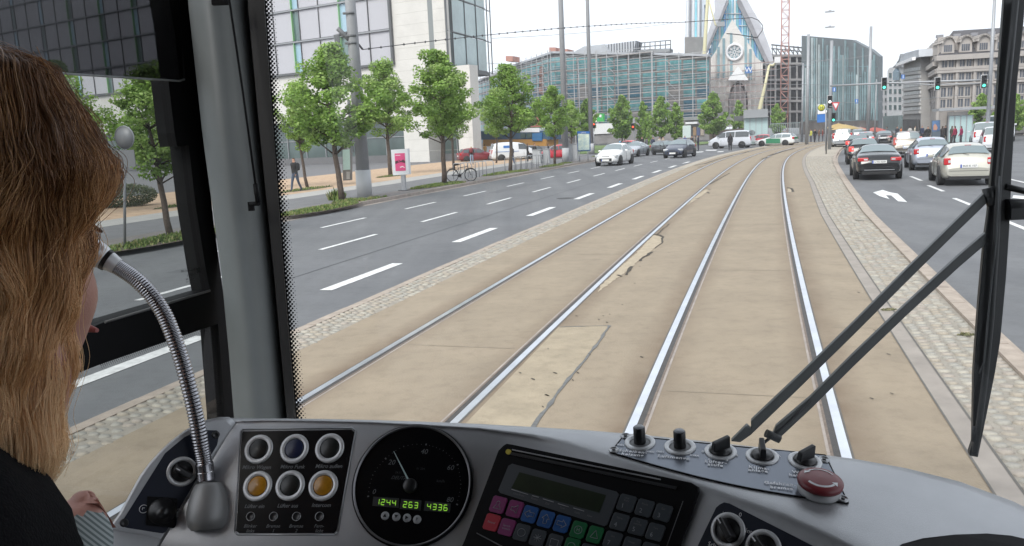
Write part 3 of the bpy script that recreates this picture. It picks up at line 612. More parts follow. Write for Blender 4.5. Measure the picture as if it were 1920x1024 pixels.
for nm, x, y, c in (('person', 936, 947, 'm'), ('speaker', 967, 955, 'm'), ('left', 995, 965, 'b'), ('up', 1025, 974, 'b'), ('right', 1055, 983, 'b'), ('H', 1086, 994, 'g'), ('tri', 1117, 1003, 'g'), ('Notruf', 924, 980, 'r'), ('Sprech', 952, 989, 'm'), ('circ', 980, 999, 'k'), ('star', 1010, 1009, 'k'), ('sq', 1041, 1018, 'k'), ('g2', 1073, 1025, 'g'), ('g3', 1103, 1036, 'k'),
                     ('1', 1176, 944, 'k'), ('2', 1210, 953, 'k'), ('3', 1244, 962, 'k'), ('4', 1163, 979, 'k'), ('5', 1197, 988, 'k'), ('6', 1230, 998, 'k'), ('7', 1150, 1013, 'k'), ('8', 1185, 1024, 'k'), ('9', 1219, 1034, 'k')):
    wide = nm.isdigit(); o = key(x, y, c, 30 if wide else 26, 30, .26, -.36); K[nm] = o
    if nm == 'left': line_on(rel(x, y, [(-9, 0), (-1, -8), (-1, -4), (8, -4), (8, 3), (-1, 3), (-1, 7)]), parent=o, closed=True)
    if nm == 'right': line_on(rel(x, y, [(9, 0), (1, -8), (1, -4), (-8, -4), (-8, 3), (1, 3), (1, 7)]), parent=o, closed=True)
    if nm == 'up': line_on(rel(x, y, [(0, -9), (-7, -1), (-3, -1), (-3, 8), (3, 8), (3, -1), (7, -1)]), parent=o, closed=True)
    if nm == 'tri': line_on(rel(x, y, [(0, -8), (-7, 6), (7, 6)]), parent=o, closed=True)
    if nm in ('circ', 'H', 'g2'):
        line_on(rel(x, y, [(7 * cos(a), 7 * sin(a)) for a in [i * pi / 8 for i in range(16)]]), parent=o, closed=True)
        if nm == 'H': text('key_symbol', SC, x, y, 'H', 7, kprint, o, .26, .0037)
    if nm == 'sq': line_on(rel(x, y, [(-7, -6), (7, -6), (7, 7), (-7, 7)]), parent=o, closed=True)
    if nm == 'star':
        for a in range(4): line_on(rel(x, y, [(-7 * cos(a * pi / 4), -7 * sin(a * pi / 4)), (7 * cos(a * pi / 4), 7 * sin(a * pi / 4))]), parent=o)
    if nm == 'person': line_on(rel(x, y, [(-7, 7), (-2, 0), (-3, -5), (0, -7), (3, -5), (2, 0), (7, 7)]), parent=o, closed=True)
    if nm == 'speaker': line_on(rel(x, y, [(-6, -3), (-1, -3), (5, -8), (5, 7), (-1, 3), (-6, 3)]), parent=o, closed=True)
    if nm in ('Notruf', 'Sprech'): text('key_symbol', SC, x, y, nm if nm == 'Notruf' else 'Sprech\nwunsch', 4, kprint, o, .26, .0037)
    if wide:
        text('key_symbol', SC, x - 7, y + 5, nm, 8.5, kprint, o, .26, .0037)
        text('key_symbol', SC, x + 1, y - 7, {'1': 'Linie\nKurs', '2': 'Route', '3': 'Ziel', '4': 'Fahrer', '5': 'Zug\nnummer', '6': 'Text', '7': 'Zeit', '8': 'Ansage', '9': 'Funk'}[nm], 3.4, greyt, o, .26, .0037)
em_ = mat('edge_dark', (.12, .12, .125), .4)
t = MB(); t.tube([SC.p(1282, 940, .003), SC.p(1246, 1040, .003)], .0004, 4); t.build('edge_line', em_, comp)
t = MB(); t.tube([SC.p(896, 1000, .003), SC.p(1010, 1060, .003)], .0006, 4); t.build('edge_line', em_, comp)
# ---- right hand panel at the bottom edge
rp_ = plate('switch_panel', SF, [(1350, 946), (1358, 942), (1368, 944), (1600, 1062), (1290, 1062), (1343, 952)], .0012, bluep, cons, bevel=.0006)
selector(SF, 1366, 995, rp_, radians(118), ring=.0172)
selector(SF, 1432, 1028, rp_, radians(125), ring=.0172)
text('lettering', SF, 1361, 965, 'W', 8, greyt, rp_, .3, .0018, bold=.0001); text('lettering', SF, 1389, 966, '0', 8, whitet, rp_, .3, .0018); text('lettering', SF, 1405, 997, 'Int', 8.5, whitet, rp_, .35, .0018); text('lettering', SF, 1336, 1022, 'Sch', 8, whitet, rp_, .35, .0018)
# ---- control plate on the console top
TPOLY = [(1168, 819), (1175, 817), (1543, 852), (1552, 858), (1592, 942), (1586, 945), (1400, 908), (1148, 849), (1143, 845), (1145, 840)]
b = MB(); R_ = []
for j in range(9):
    v = j / 8; xa, ya, xb, yb = 1170 + (1145 - 1170) * v, 818 + (847 - 818) * v, 1547 + (1590 - 1547) * v, 855 + (945 - 855) * v; row = []
    for i in range(25): u = i / 24; x = xa + (xb - xa) * u; y = ya + (yb - ya) * u + (15 * sin(pi * min(1, u * .85 + .07)) ** 1.1 - 3 * u) * v; row.append(ST.p(x, y, .0012))
    R_.append(row)
b.grid(R_, 0, True); cp = b.build('control_plate', paleblue, cons)
if cp.data.polygons[0].normal.dot(CAM - cp.data.polygons[0].center) < 0: cp.data.flip_normals()
TPOLY = [(1170 + (1547 - 1170) * i / 8, 818 + 37 * i / 8) for i in range(9)] + [(1590 - 445 * i / 12, 945 - 98 * i / 12 + (15 * sin(pi * min(1, (1 - i / 12) * .85 + .07)) ** 1.1 - 3 * (1 - i / 12))) for i in range(13)]
t = MB(); pp = [ST.p(x, y, .0010) for x, y in TPOLY]
for a, c in zip(pp, pp[1:] + pp[:1]): t.tube([a, c], .0009, 5)
t.build('plate_gap', blackp, cp)
for x, y in ((1173, 820), (1151, 846), (1545, 864), (1580, 938)):
    turned('screw', ST, x, y, [(.0058, .001), (.0055, .0026), (.0045, .0026), (.004, .002), (0, .002)], screwm, cp, 20); turned('screw_socket', ST, x, y, [(.002, .0014), (.0018, .0026), (0, .0026)], knobm, cp, 8)
def ring_top(x, y, r=.0172):
    turned('bezel_ring', ST, x, y, [(r, .001), (r, .0024), (r * .95, .003), (r * .72, .003), (r * .68, .0014)], silver, cp, 44)
    turned('ring_well', ST, x, y, [(r * .69, .0013), (r * .6, .0018), (0, .0018)], mat_well, cp, 32)
mat_well = mat('ring_well', (.16, .165, .17), .4)
for x, y in ((1200, 832), (1275, 840)):
    ring_top(x, y); turned('round_knob', ST, x, y, [(.0068, .002), (.0066, .0205), (.0055, .0215), (0, .0215)], knobm, cp, 24)
    turned('knob_cap', ST, x, y, [(.0056, .0214), (.005, .022), (0, .022)], mat('cap%d' % x, (.22, .23, .25), .3), cp, 20)
mat_sel = mat('grey_black_knob', (.02, .021, .023), .35)
def sel_top(x, y, ang_):
    ring_top(x, y); selN = ST.n(x, y); a = (ST.p(x + 8, y) - ST.p(x - 8, y)).normalized(); c = selN.cross(a); d = a * cos(ang_) + c * sin(ang_); e = selN.cross(d); P = ST.p(x, y, .002)
    turned('selector_disc', ST, x, y, [(.0112, .002), (.0108, .0055), (0, .006)], mat_sel, cp, 28)
    t = MB(); L = .0105; w = .0034; H = .0165
    vs = [P + d * u + e * v + selN * h for u, v, h in ((-L, -w, .003), (L, -w, .003), (L, w, .003), (-L, w, .003), (-L * .9, -w * .8, H * .8), (L, -w * .8, H), (L, w * .8, H), (-L * .9, w * .8, H * .8))]
    t.add(vs, [(0, 1, 5, 4), (1, 2, 6, 5), (2, 3, 7, 6), (3, 0, 4, 7), (4, 5, 6, 7)]); o = t.build('selector_grip', mat_sel, cp); face_normals(o); md = o.modifiers.new('bevel', 'BEVEL'); md.width = .001; md.segments = 2
sel_top(1351, 849, radians(28)); sel_top(1429, 858, radians(86)); sel_top(1509, 867, radians(28))
for x, y, s in ((1187, 850, 'Scheiben-'), (1186, 856, 'heizung'), (1263, 861, 'Luftmenge'), (1342, 870, 'Lüfter-'), (1341, 875.5, 'stufe'), (1423, 881, 'Klima-'), (1421, 886, 'anlage'), (1503, 890, 'Warn-'), (1500, 896, 'heizung'), (1462, 911, 'Gefahren-'), (1465, 918.5, 'bremse')):
    text('lettering', ST, x, y, s, 4.8, whitet, cp, .1, .0024, bold=.00022, space=1.15)
for x, y, s in ((1164, 837, 'min'), (1219, 850, 'max'), (1238, 850, 'min'), (1302, 857, 'max'), (1318, 850, '0'), (1381, 857, '4'), (1363, 867, '3'), (1329, 865, '1'), (1402, 851, 'E'), (1460, 858, 'A'), (1482, 861, '0')): text('lettering', ST, x, y, s, 3.8, whitet, cp, .1, .0024, bold=.00015)
# emergency brake mushroom
EX, EY = 1535, 922; redm = mat('mushroom_red', (.17, .02, .026), .38); colm = mat('mushroom_collar', (.38, .39, .4), .35)
turned('mushroom_collar', ST, EX, EY, [(.0205, .001), (.0203, .004), (.0175, .006), (.016, .010)], colm, cp, 40)
o = turned('emergency_button', ST, EX, EY, [(.016, .0085), (.0215, .0095), (.0218, .0115), (.0216, .0135), (.019, .0155), (.012, .0166), (0, .017)], redm, cp, 48)
Nn = ST.n(EX, EY); a = (ST.p(EX + 8, EY) - ST.p(EX - 8, EY)).normalized(); c = Nn.cross(a); P = ST.p(EX, EY)
for ph in (0, pi):
    t = MB(); arc = []
    for i in range(13):
        th = ph + .35 + i / 12 * 1.9; r = .0150; arc.append(P + (a * cos(th) + c * sin(th)) * r + Nn * .0160)
    for i in range(12):
        d1 = (arc[i] - P - Nn * (arc[i] - P).dot(Nn)).normalized(); d2 = (arc[i + 1] - P - Nn * (arc[i + 1] - P).dot(Nn)).normalized()
        t.quad(arc[i] - d1 * .0014 + Nn * .0008, arc[i] + d1 * .0012 - Nn * .0002, arc[i + 1] + d2 * .0012 - Nn * .0002, arc[i + 1] - d2 * .0014 + Nn * .0008)
    d2 = (arc[-1] - P - Nn * (arc[-1] - P).dot(Nn)).normalized(); tg = Nn.cross(d2); q = arc[-1] + Nn * .0004
    t.add([q - d2 * .0032 + Nn * .001, q + d2 * .003 - Nn * .0006, q + tg * .0052], [(0, 1, 2)]); t.build('arrow_mark', whitet, o)
# ventilation bowl at the right end
plate('dark_recess', ST, [(1668, 1040), (1690, 1022), (1730, 1011), (1790, 1004), (1850, 1002), (1895, 1006), (1925, 1013), (1990, 1040), (1990, 1120), (1700, 1120)], .0012, blackp, cons)
# ---- window frames, pillar, glass
fr = empty('cab_left_window', 'black framed side window of the cab beside the driver', 'window', W3(-1.12, 1.4, 1.5))
def side_bar(name, pts, th=.035, mt=blackp, par=fr): return plate(name, SSIDE, pts, .012, mt, par, base=-th)
side_bar('front_frame', [(300, -40), (352, -40), (357, 80), (372, 230), (392, 420), (406, 520), (425, 660), (441, 800), (413, 800), (413, 780), (400, 607), (385, 545), (376, 500), (357, 380), (345, 275), (328, 150), (318, 60)])
side_bar('middle_rail', [(-200, 760), (185, 604), (384, 545), (402, 606), (185, 680), (-200, 830)])
side_bar('rear_frame', [(-420, -60), (-330, -60), (-330, 1100), (-420, 1100)])
side_bar('lower_rail', [(-420, 1400), (180, 1030), (441, 815), (441, 860), (200, 1110), (-420, 1500)])
side_bar('latch', [(306, 150), (330, 150), (348, 272), (323, 275), (318, 250)], .03)
t = MB(); t.tube([SSIDE.p(185, 604, .014), SSIDE.p(383, 545, .014)], .0025, 6); t.build('gasket_highlight', mat('gasket', (.12, .12, .12), .4), fr)
sidegl = pane_mat('side_glass', (.60, .62, .61), .05)
plate('glass_pane', SSIDE, [(-400, -60), (340, -60), (440, 800), (440, 1040), (-400, 1040)], .002, sidegl, fr, base=-.002)
blindm = pane_mat('blind_film', (.105, .105, .115), .02, .3)
bl = plate('sun_blind', SSIDE, [(-400, -60), (316, -60), (331, 150), (321, 153), (110, 140), (-400, 60)], .02, blindm, fr, base=.018)
t = MB(); t.tube([SSIDE.p(-400, 60, .019), SSIDE.p(110, 140, .019), SSIDE.p(321, 153, .019), SSIDE.p(331, 150, .019)], .0022, 6); t.build('blind_edge', mat('blind_edge', (.35, .36, .36), .4), bl)
# dotted fringe of the lower pane
t = MB()
for i in range(60):
    for j in range(4):
        u = i / 59; x = 185 + 215 * u + j * 1.2; y = 683 - 74 * u + j * 2.6; r = (.0016, .0013, .001, .0007)[j]
        p = SSIDE.p(x, y, .004); t.add([p + TR * r * cos(a) + UP * r * sin(a) for a in (0, 1.57, 3.14, 4.71)], [(0, 1, 2, 3)])
for i in range(48):
    for j in range(4):
        y = 610 + 170 * i / 47; x = interp([(607, 400), (780, 414)], y) - j * 2.2 - 1; r = (.0016, .0013, .001, .0007)[j]
        p = SSIDE.p(x, y, .004); t.add([p + TR * r * cos(a) + UP * r * sin(a) for a in (0, 1.57, 3.14, 4.71)], [(0, 1, 2, 3)])
t.build('dotted_fringe', blackp, fr, kind='stuff')
inkm = mat('window_stamp', (.02, .02, .02), .6)
text('glass_stamp', SSIDE, 352, 507, 'ESG Sicherheitsglas', 4.2, inkm, fr, -.12, .004); text('glass_stamp', SSIDE, 356, 516, 'Isolierglas', 4.2, inkm, fr, -.12, .004); text('glass_stamp', SSIDE, 354, 528, '43R 001 582\nE1 DIN 52\n1613', 3.4, inkm, fr, -.12, .004)
plate('stamp_block', SSIDE, [(364, 503), (372, 501), (373, 511), (365, 513)], .0045, inkm, fr, base=.0035)
# A pillar: grey rounded profile
pil = empty('front_pillar', 'grey rounded windscreen pillar left of the windscreen', 'pillar', AT(480, 780, 1.5))
t = MB(); rows = []
for i in range(25):
    y = -60 + i * 38; xl = interp([(-60, 350), (0, 352), (256, 380), (512, 415), (660, 429), (800, 440), (900, 450)], y); xr = interp([(-60, 468), (0, 463), (256, 487), (512, 513), (780, 537), (900, 548)], y); w = xr - xl; row = []
    for k in range(15):
        u = k / 14; x = xl + w * u; bul = sin(pi * min(1, u * 1.25)) if u < .8 else sin(pi * 1.0) ; h = .035 * sin(pi * u) ** .6 + .012 * sin(pi * min(1, u / .55))
        row.append(AT(x, y, 1.58 - h))
    row = [AT(xl, y, 1.75)] + row + [AT(xr, y, 1.75)]; rows.append(row)
t.grid(rows, 0, True); t.build('pillar_cover', greyp2, pil)
sealm = mat('black_seal', (.010, .010, .011), .4)
t = MB(); rows = []
for i in range(25):
    y = -60 + i * 38; xl = interp([(-60, 464), (0, 462), (256, 486), (512, 512), (780, 536), (900, 547)], y); xr = interp([(-60, 495), (0, 497), (256, 515), (512, 534), (780, 556), (900, 564)], y)
    rows.append([AT(xl, y, 1.60), AT(xl + 2, y, 1.545), AT(xr - 2, y, 1.545), AT(xr, y, 1.60)])
t.grid(rows, 0, False); t.build('windscreen_seal', sealm, pil)
# stay rod on the pillar
rod = empty('blind_stay_rod', 'thin black stay rod clipped to the grey pillar', 'rod', AT(480, 380, 1.5))
t = MB(); t.tube([AT(428, -30, 1.49), AT(430, 0, 1.49), AT(455, 170, 1.49), AT(480, 352, 1.49)], .0022, 8); t.build('rod', blackp, rod)
t = MB(); t.tube([AT(479, 345, 1.49), AT(484, 380, 1.49)], .005, 8); t.tube([AT(485, 382, 1.49), AT(470, 382, 1.51)], .004, 8); t.box(AT(471, 387, 1.515), (.005, .004, .0085)); t.build('end_clip', blackp, rod)
t = MB(); t.box(AT(412, 0, 1.50), (.014, .006, .009)); t.build('upper_clip', blackp, rod)
# windscreen with dotted fringe
ws = empty('windscreen', 'wide curved front windscreen with a dotted black fringe', 'windscreen', W3(0, 1.6, 1.6))
gl = pane_mat('windscreen_glass', (.955, .965, .96), .02)
t = MB(); t.grid([[W3(-1.02 + .23 * k, 1.60 + .12 * cos((k - 4.5) / 4.5 * 1.3) - .1, z) for k in range(10)] for z in (1.35, 3.45)], 0, True); t.build('glass_pane', gl, ws)
SWF = Surf(lambda x, y: 1 / 1.605)
t = MB(); 
for i in range(198):
    y = -8 + i * 4.1; x0 = interp([(0, 497), (256, 515), (512, 534), (780, 556)], y)
    for j in range(3):
        x = x0 + j * 7.4 + (3.7 if i % 2 else 0) - 2; r = interp([(0, 3.6), (5, 3.1), (11, 2.2), (18, .9)], x - x0 + 2)
        t.add([AT(x + r * cos(a), y + r * sin(a), 1.57) for a in [k * pi / 3 for k in range(6)]], [(0, 1, 2, 3, 4, 5)])
t.build('dotted_fringe', sealm, ws, kind='stuff')
# wipers
wp = empty('windscreen_wiper', 'black parallel-arm windscreen wiper standing upright outside the glass', 'wiper', AT(1400, 830, 1.66))
wm = mat('wiper_black', (.014, .015, .016), .45); wm2 = mat('wiper_arm', (.055, .06, .06), .42)
def flat_bar(name, pts, th, mt, depth=.018):
    t = MB(); L, Rr_ = [], []
    front = [AT(x, y, d) for x, y, d in pts]; back = [p + TR * depth for p in front]
    n = len(front); t.add(front + back, [tuple(range(n))] + [tuple(range(n, 2 * n))[::-1]] + [(i, (i + 1) % n, n + (i + 1) % n, n + i) for i in range(n)]); o = t.build(name, mt, wp); face_normals(o); md = o.modifiers.new('bevel', 'BEVEL'); md.width = .002; md.segments = 2; return o
D1 = 1.72
flat_bar('upper_arm', [(1370, 828, D1), (1400, 798, D1), (1408, 806, D1), (1408, 790, D1), (1500, 703, D1), (1600, 606, D1), (1700, 505, D1), (1800, 407, D1), (1853, 355, D1), (1864, 362, D1), (1860, 372, D1), (1800, 430, D1), (1700, 529, D1), (1600, 629, D1), (1500, 727, D1), (1408, 816, D1), (1388, 830, D1)], 0, wm2)
flat_bar('lower_arm', [(1448, 816, D1), (1455, 800, D1), (1520, 745, D1), (1600, 665, D1), (1700, 570, D1), (1800, 478, D1), (1856, 430, D1), (1856, 452, D1), (1800, 500, D1), (1700, 592, D1), (1600, 688, D1), (1522, 766, D1), (1462, 822, D1), (1452, 828, D1)], 0, wm2)
t = MB(); t.tube([AT(1425, 836, D1), AT(1470, 800, D1), (AT(1520, 752, D1))], .0035, 8); t.tube([AT(1436, 812, D1 - .01), AT(1462, 824, D1 - .01)], .009, 8); t.build('hose', wm, wp)
flat_bar('blade_rail', [(1885, -30, D1), (1925, -30, D1), (1920, 40, D1), (1907, 160, D1), (1897, 330, D1), (1893, 430, D1), (1887, 520, D1), (1876, 640, D1), (1866, 700, D1), (1850, 780, D1), (1834, 858, D1), (1818, 855, D1), (1818, 848, D1), (1824, 830, D1), (1826, 700, D1), (1830, 640, D1), (1836, 560, D1), (1846, 450, D1), (1853, 400, D1), (1858, 340, D1), (1866, 250, D1), (1874, 120, D1)], 0, wm)
t = MB(); t.tube([AT(x, y, D1 - .012) for x, y in ((1905, 0), (1885, 200), (1872, 340), (1868, 450), (1858, 600), (1848, 700), (1838, 780), (1828, 850))], [.0065] * 8, 8); t.build('rubber_blade', mat('rubber', (.03, .032, .033), .5), wp)
t = MB(); t.tube([AT(x, y, D1 - .02) for x, y in ((1874, 330), (1868, 450), (1852, 600), (1845, 680), (1836, 700))], .0016, 6); t.build('washer_pipe', mat('pipe', (.06, .065, .068), .35), wp)
t = MB(); t.tube([AT(1852, 352, D1), AT(1862, 385, D1)], .012, 10); t.tube([AT(1885, 350, D1), AT(1950, 365, D1)], .007, 8); t.tube([AT(1885, 392, D1), AT(1950, 392, D1)], .022, 12); t.box(AT(1903, 400, D1), (.02, .02, .012)); t.tube([AT(1828, 800, D1 - .01), AT(1826, 828, D1 - .01)], .006, 8); t.build('pivot_joint', wm, wp)
# ---- cab shell: roof, back, floor, right wall with its window opening
shell_m = mat('cab_lining', (.045, .045, .047), .8); 
shl = empty('cab_body', 'dark lining of the tram cab around the driver', 'tram cab', W3(0, -1, .9))
def panel(name, pts, mt=shell_m, th=.03):
    P = [W3(*p) for p in pts]; n = (P[1] - P[0]).cross(P[2] - P[0]).normalized(); t = MB(); t.prism(P, n * th); o = t.build(name, mt, shl); face_normals(o); return o
panel('roof_panel', [(-1.17, -1.6, 3.12), (1.17, -1.6, 3.12), (1.17, 1.72, 3.5), (-1.17, 1.72, 3.5)])
panel('roof_visor', [(-1.17, 1.72, 3.35), (1.17, 1.72, 3.35), (1.17, 1.72, 3.5), (-1.17, 1.72, 3.5)])
panel('rear_wall', [(-1.17, -1.6, .5), (1.17, -1.6, .5), (1.17, -1.6, 3.12), (-1.17, -1.6, 3.12)])
panel('cab_floor', [(-1.17, -1.6, .5), (1.17, -1.6, .5), (1.17, 1.6, .5), (-1.17, 1.6, .5)])
panel('right_wall', [(1.17, -1.6, .5), (1.17, 1.5, .5), (1.17, 1.5, 1.5), (1.17, -1.6, 1.5)]); panel('right_upper_wall', [(1.17, -1.6, 2.85), (1.17, 1.5, 2.85), (1.17, 1.5, 3.12), (1.17, -1.6, 3.12)]); panel('right_rear_wall', [(1.17, -1.6, 1.5), (1.17, -.4, 1.5), (1.17, -.4, 2.85), (1.17, -1.6, 2.85)])
panel('right_pillar', [(1.17, 1.4, 1.5), (1.17, 1.5, 1.5), (1.17, 1.5, 2.85), (1.17, 1.4, 2.85)])
panel('left_upper_wall', [(-1.16, -1.6, 2.98), (-1.16, 1.55, 2.98), (-1.16, 1.55, 3.12), (-1.16, -1.6, 3.12)]); panel('left_lower_wall', [(-1.16, -1.6, .5), (-1.16, 1.55, .5), (-1.16, 1.55, 1.24), (-1.16, -1.6, 1.24)]); panel('left_rear_wall', [(-1.16, -1.6, 1.3), (-1.16, -.1, 1.3), (-1.16, -.1, 3.0), (-1.16, -1.6, 3.0)])
panel('front_bulkhead', [(-1.1, 1.62, .5), (1.1, 1.62, .5), (1.1, 1.62, 1.42), (-1.1, 1.62, 1.42)], greyp)
# ================================================================== BUILDINGS
def hdir(px): d = RAY(px, horizon(px)); d.z = 0; return d.normalized()
def zat(px, py, dist): d = RAY(px, py); return EYE + d.z * dist / sqrt(d.x ** 2 + d.y ** 2)
class Face:                     # vertical facade plane: base point P (z=0), unit direction U along it, outward normal N
    def __init__(s, P, U):
        s.P = Vector((P.x, P.y, 0)); s.U = Vector((U.x, U.y, 0)).normalized(); s.N = Vector((s.U.y, -s.U.x, 0))
        if s.N.dot(CAM - s.P) < 0: s.N = -s.N
    def uz(s, px, py):
        d = RAY(px, py); t = s.N.dot(s.P - CAM) / s.N.dot(d); q = CAM + d * t; return (q - s.P).dot(s.U), q.z
    def p(s, u, z, o=0.0): return s.P + s.U * u + UP * z + s.N * o
    def slab(s, mb, u0, u1, z0, z1, o0, o1, m=0):
        c = s.p((u0 + u1) / 2, (z0 + z1) / 2, (o0 + o1) / 2); mb.box(c, (abs(u1 - u0) / 2, abs(o1 - o0) / 2, abs(z1 - z0) / 2), (s.U, s.N, UP), m)
    def poly(s, name, pxs, o0, o1, mt, par, **kw):
        pts = [s.uz(x, y) for x, y in pxs]; b = MB(); b.prism([s.p(u, z, o0) for u, z in pts], s.N * (o1 - o0)); o = b.build(name, mt, par, **kw); face_normals(o); return o
def part(name, mt, par, fn, **kw):
    b = MB(); fn(b); return b.build(name, mt, par, **kw)
def stripe_mat(name, c1, c2, scale, rough=.6, thr=.5, direction='Z', spec=.4):
    m = bpy.data.materials.new(name); m.use_nodes = True; n = m.node_tree; b = n.nodes['Principled BSDF']; b.inputs['Roughness'].default_value = rough; b.inputs['Specular IOR Level'].default_value = spec
    tc = n.nodes.new('ShaderNodeTexCoord'); w = n.nodes.new('ShaderNodeTexWave'); w.bands_direction = direction; w.inputs['Scale'].default_value = scale
    n.links.new(tc.outputs['Object'], w.inputs[0]); r = n.nodes.new('ShaderNodeValToRGB'); r.color_ramp.elements[0].position = thr - .1; r.color_ramp.elements[1].position = thr + .1
    r.color_ramp.elements[0].color = (*c1, 1); r.color_ramp.elements[1].color = (*c2, 1); n.links.new(w.outputs['Color'], r.inputs[0]); n.links.new(r.outputs[0], b.inputs['Base Color']); return m
glass_teal = mat('teal_glass', (.10, .16, .155), .08, var=.35, scale=.25, spec=.9)
glass_dark = mat('dark_shop_glass', (.07, .10, .095), .06, var=.5, scale=.12, spec=.8)
glass_sky = mat('pale_glass', (.33, .43, .43), .1, var=.25, scale=.15, spec=.9)
stone1 = mat('pale_limestone', (.60, .585, .55), .75, var=.06, scale=.6, bump=.05)
alum = mat('aluminium', (.30, .31, .32), .45, .4)
dmetal = mat('dark_grey_metal', (.10, .105, .11), .5)
blindp = stripe_mat('blind_slats', (.42, .42, .45), (.47, .47, .50), 9, .6)
greenfin = mat('green_fin', (.25, .52, .22), .45)
skyblue = mat('blue_reflection_glass', (.30, .45, .55), .08, spec=.9)
# --- the near office block on the left
bl1 = empty('office_block', 'pale stone office block with blinded window grid and glass corner box on the left', 'office building', G(850, 303, 0))
FU = Face(G(850, 303), -hdir(-1628)); uR, _ = FU.uz(841, 125); zS = FU.uz(741, 117)[1]
zBox = FU.uz(841, 125)[1]; uW = FU.uz(741, 117)[0]; uLf = FU.uz(-900, 300)[0]; zTop = 40
part('upper_wall', stone1, bl1, lambda b: (FU.slab(b, uW, uR, zBox, zTop, -.6, 0), FU.slab(b, uLf, uW, 5.2, zS, -.6, 0)))
part('inner_wall', dmetal, bl1, lambda b: FU.slab(b, uLf, uW, zS, zTop, -.9, -.5))
u804 = FU.uz(806, 306)[0]; u761 = FU.uz(761, 309)[0]; u862 = FU.uz(862, 300)[0]; u889 = FU.uz(889, 299)[0]; zO = FU.uz(861, 174)[1]
part('stone_pier', stone1, bl1, lambda b: FU.slab(b, u761, u804, 0, zBox, -3, 0)); part('stone_pier', stone1, bl1, lambda b: FU.slab(b, u862, u889, 0, zBox, -1.6, -.004))
part('stone_lintel', stone1, bl1, lambda b: FU.slab(b, u804, u862, zO, zBox, -3.2, -.008)); part('lower_front_wall', stone1, bl1, lambda b: FU.slab(b, uW, u761, 5.2, zBox, -.6, -.012))
# cladding joints of the stone, recessed dark lines
jm = mat('stone_joint', (.38, .37, .34), .9)
def joints(b):
    for i in range(1, 12): FU.slab(b, u761, u889, i * 1.25 - .012, i * 1.25 + .012, 0, .006) if i * 1.25 < zBox else None
    for i in range(0, 14): FU.slab(b, uW + .4, uR - .05, zBox + i * 1.2 - .012, zBox + i * 1.2 + .012, 0, .006)
part('cladding_joints', jm, bl1, joints, kind='stuff')
# ground-floor glazing
part('ground_floor_glazing', glass_dark, bl1, lambda b: FU.slab(b, uLf, u761, .9, 5.2, -1.2, -.9))
part('passage_glazing', glass_dark, bl1, lambda b: FU.slab(b, u804, u862, .8, zO, -3, -2.7))
part('plinth', mat('plinth_grey', (.13, .13, .135), .8, var=.1, scale=1), bl1, lambda b: (FU.slab(b, uLf, u761, 0, .9, -1.3, -.7), FU.slab(b, u804, u862, 0, .8, -3.1, -2.5)))
n = int((u761 - uLf) / 3.1)
for i in range(min(n, 26)):
    u = u761 - .1 - i * 3.1
    part('mullion', alum, bl1, lambda b: FU.slab(b, u - .05, u + .05, .9, 5.2, -.9, -.75))
part('transom', alum, bl1, lambda b: FU.slab(b, uLf, u761, 2.9, 2.98, -.9, -.8)); part('mullion', alum, bl1, lambda b: FU.slab(b, (u804 + u862) / 2 - .05, (u804 + u862) / 2 + .05, .8, zO, -2.7, -2.6))
# window grid: rows of blinds with narrow clear strips
P_ = (FU.uz(643, 60)[0] - FU.uz(554, 60)[0]); row = 3.62; u = uW - .35; rows_n = 6
part('grid_frame', dmetal, bl1, lambda b: (FU.slab(b, uW - .28, uW, zS - .25, zTop, -.5, .35), FU.slab(b, uLf, uW - .28, zS - .25, zS, -.5, .35)))
ci = 0
cols_u = []
uu = uW - .3
while uu > uLf + P_ and ci < 15: cols_u.append(uu); uu -= P_; ci += 1
for r in range(rows_n):
    z0 = zS + .05 + r * row; part('floor_band', alum, bl1, lambda b: FU.slab(b, uLf, uW - .28, z0 + row - .22, z0 + row - .06, -.45, .12))
    for i, ur in enumerate(cols_u):
        wst = P_ * .155; w = (P_ - wst) / 2
        for k in range(2):
            a = ur - (k + 1) * w + .04; e = ur - k * w - .04
            o = part('blind_panel', blindp, bl1, lambda b: FU.slab(b, a, e, z0 + .02, z0 + row - .24, -.3, -.1))
            part('frame_post', dmetal, bl1, lambda b: FU.slab(b, a - .07, a - .01, z0, z0 + row - .2, -.3, .05))
        part('window_strip', skyblue if (i + r) % 2 else glass_teal, bl1, lambda b: FU.slab(b, ur - P_ + .04, ur - 2 * w - .12, z0 + .02, z0 + row - .24, -.35, -.2))
        if r < 5 and i < 8: part('green_fin', greenfin, bl1, lambda b: FU.slab(b, ur - P_ + .0, ur - P_ + .06, z0, z0 + row - .24, -.3, .1))
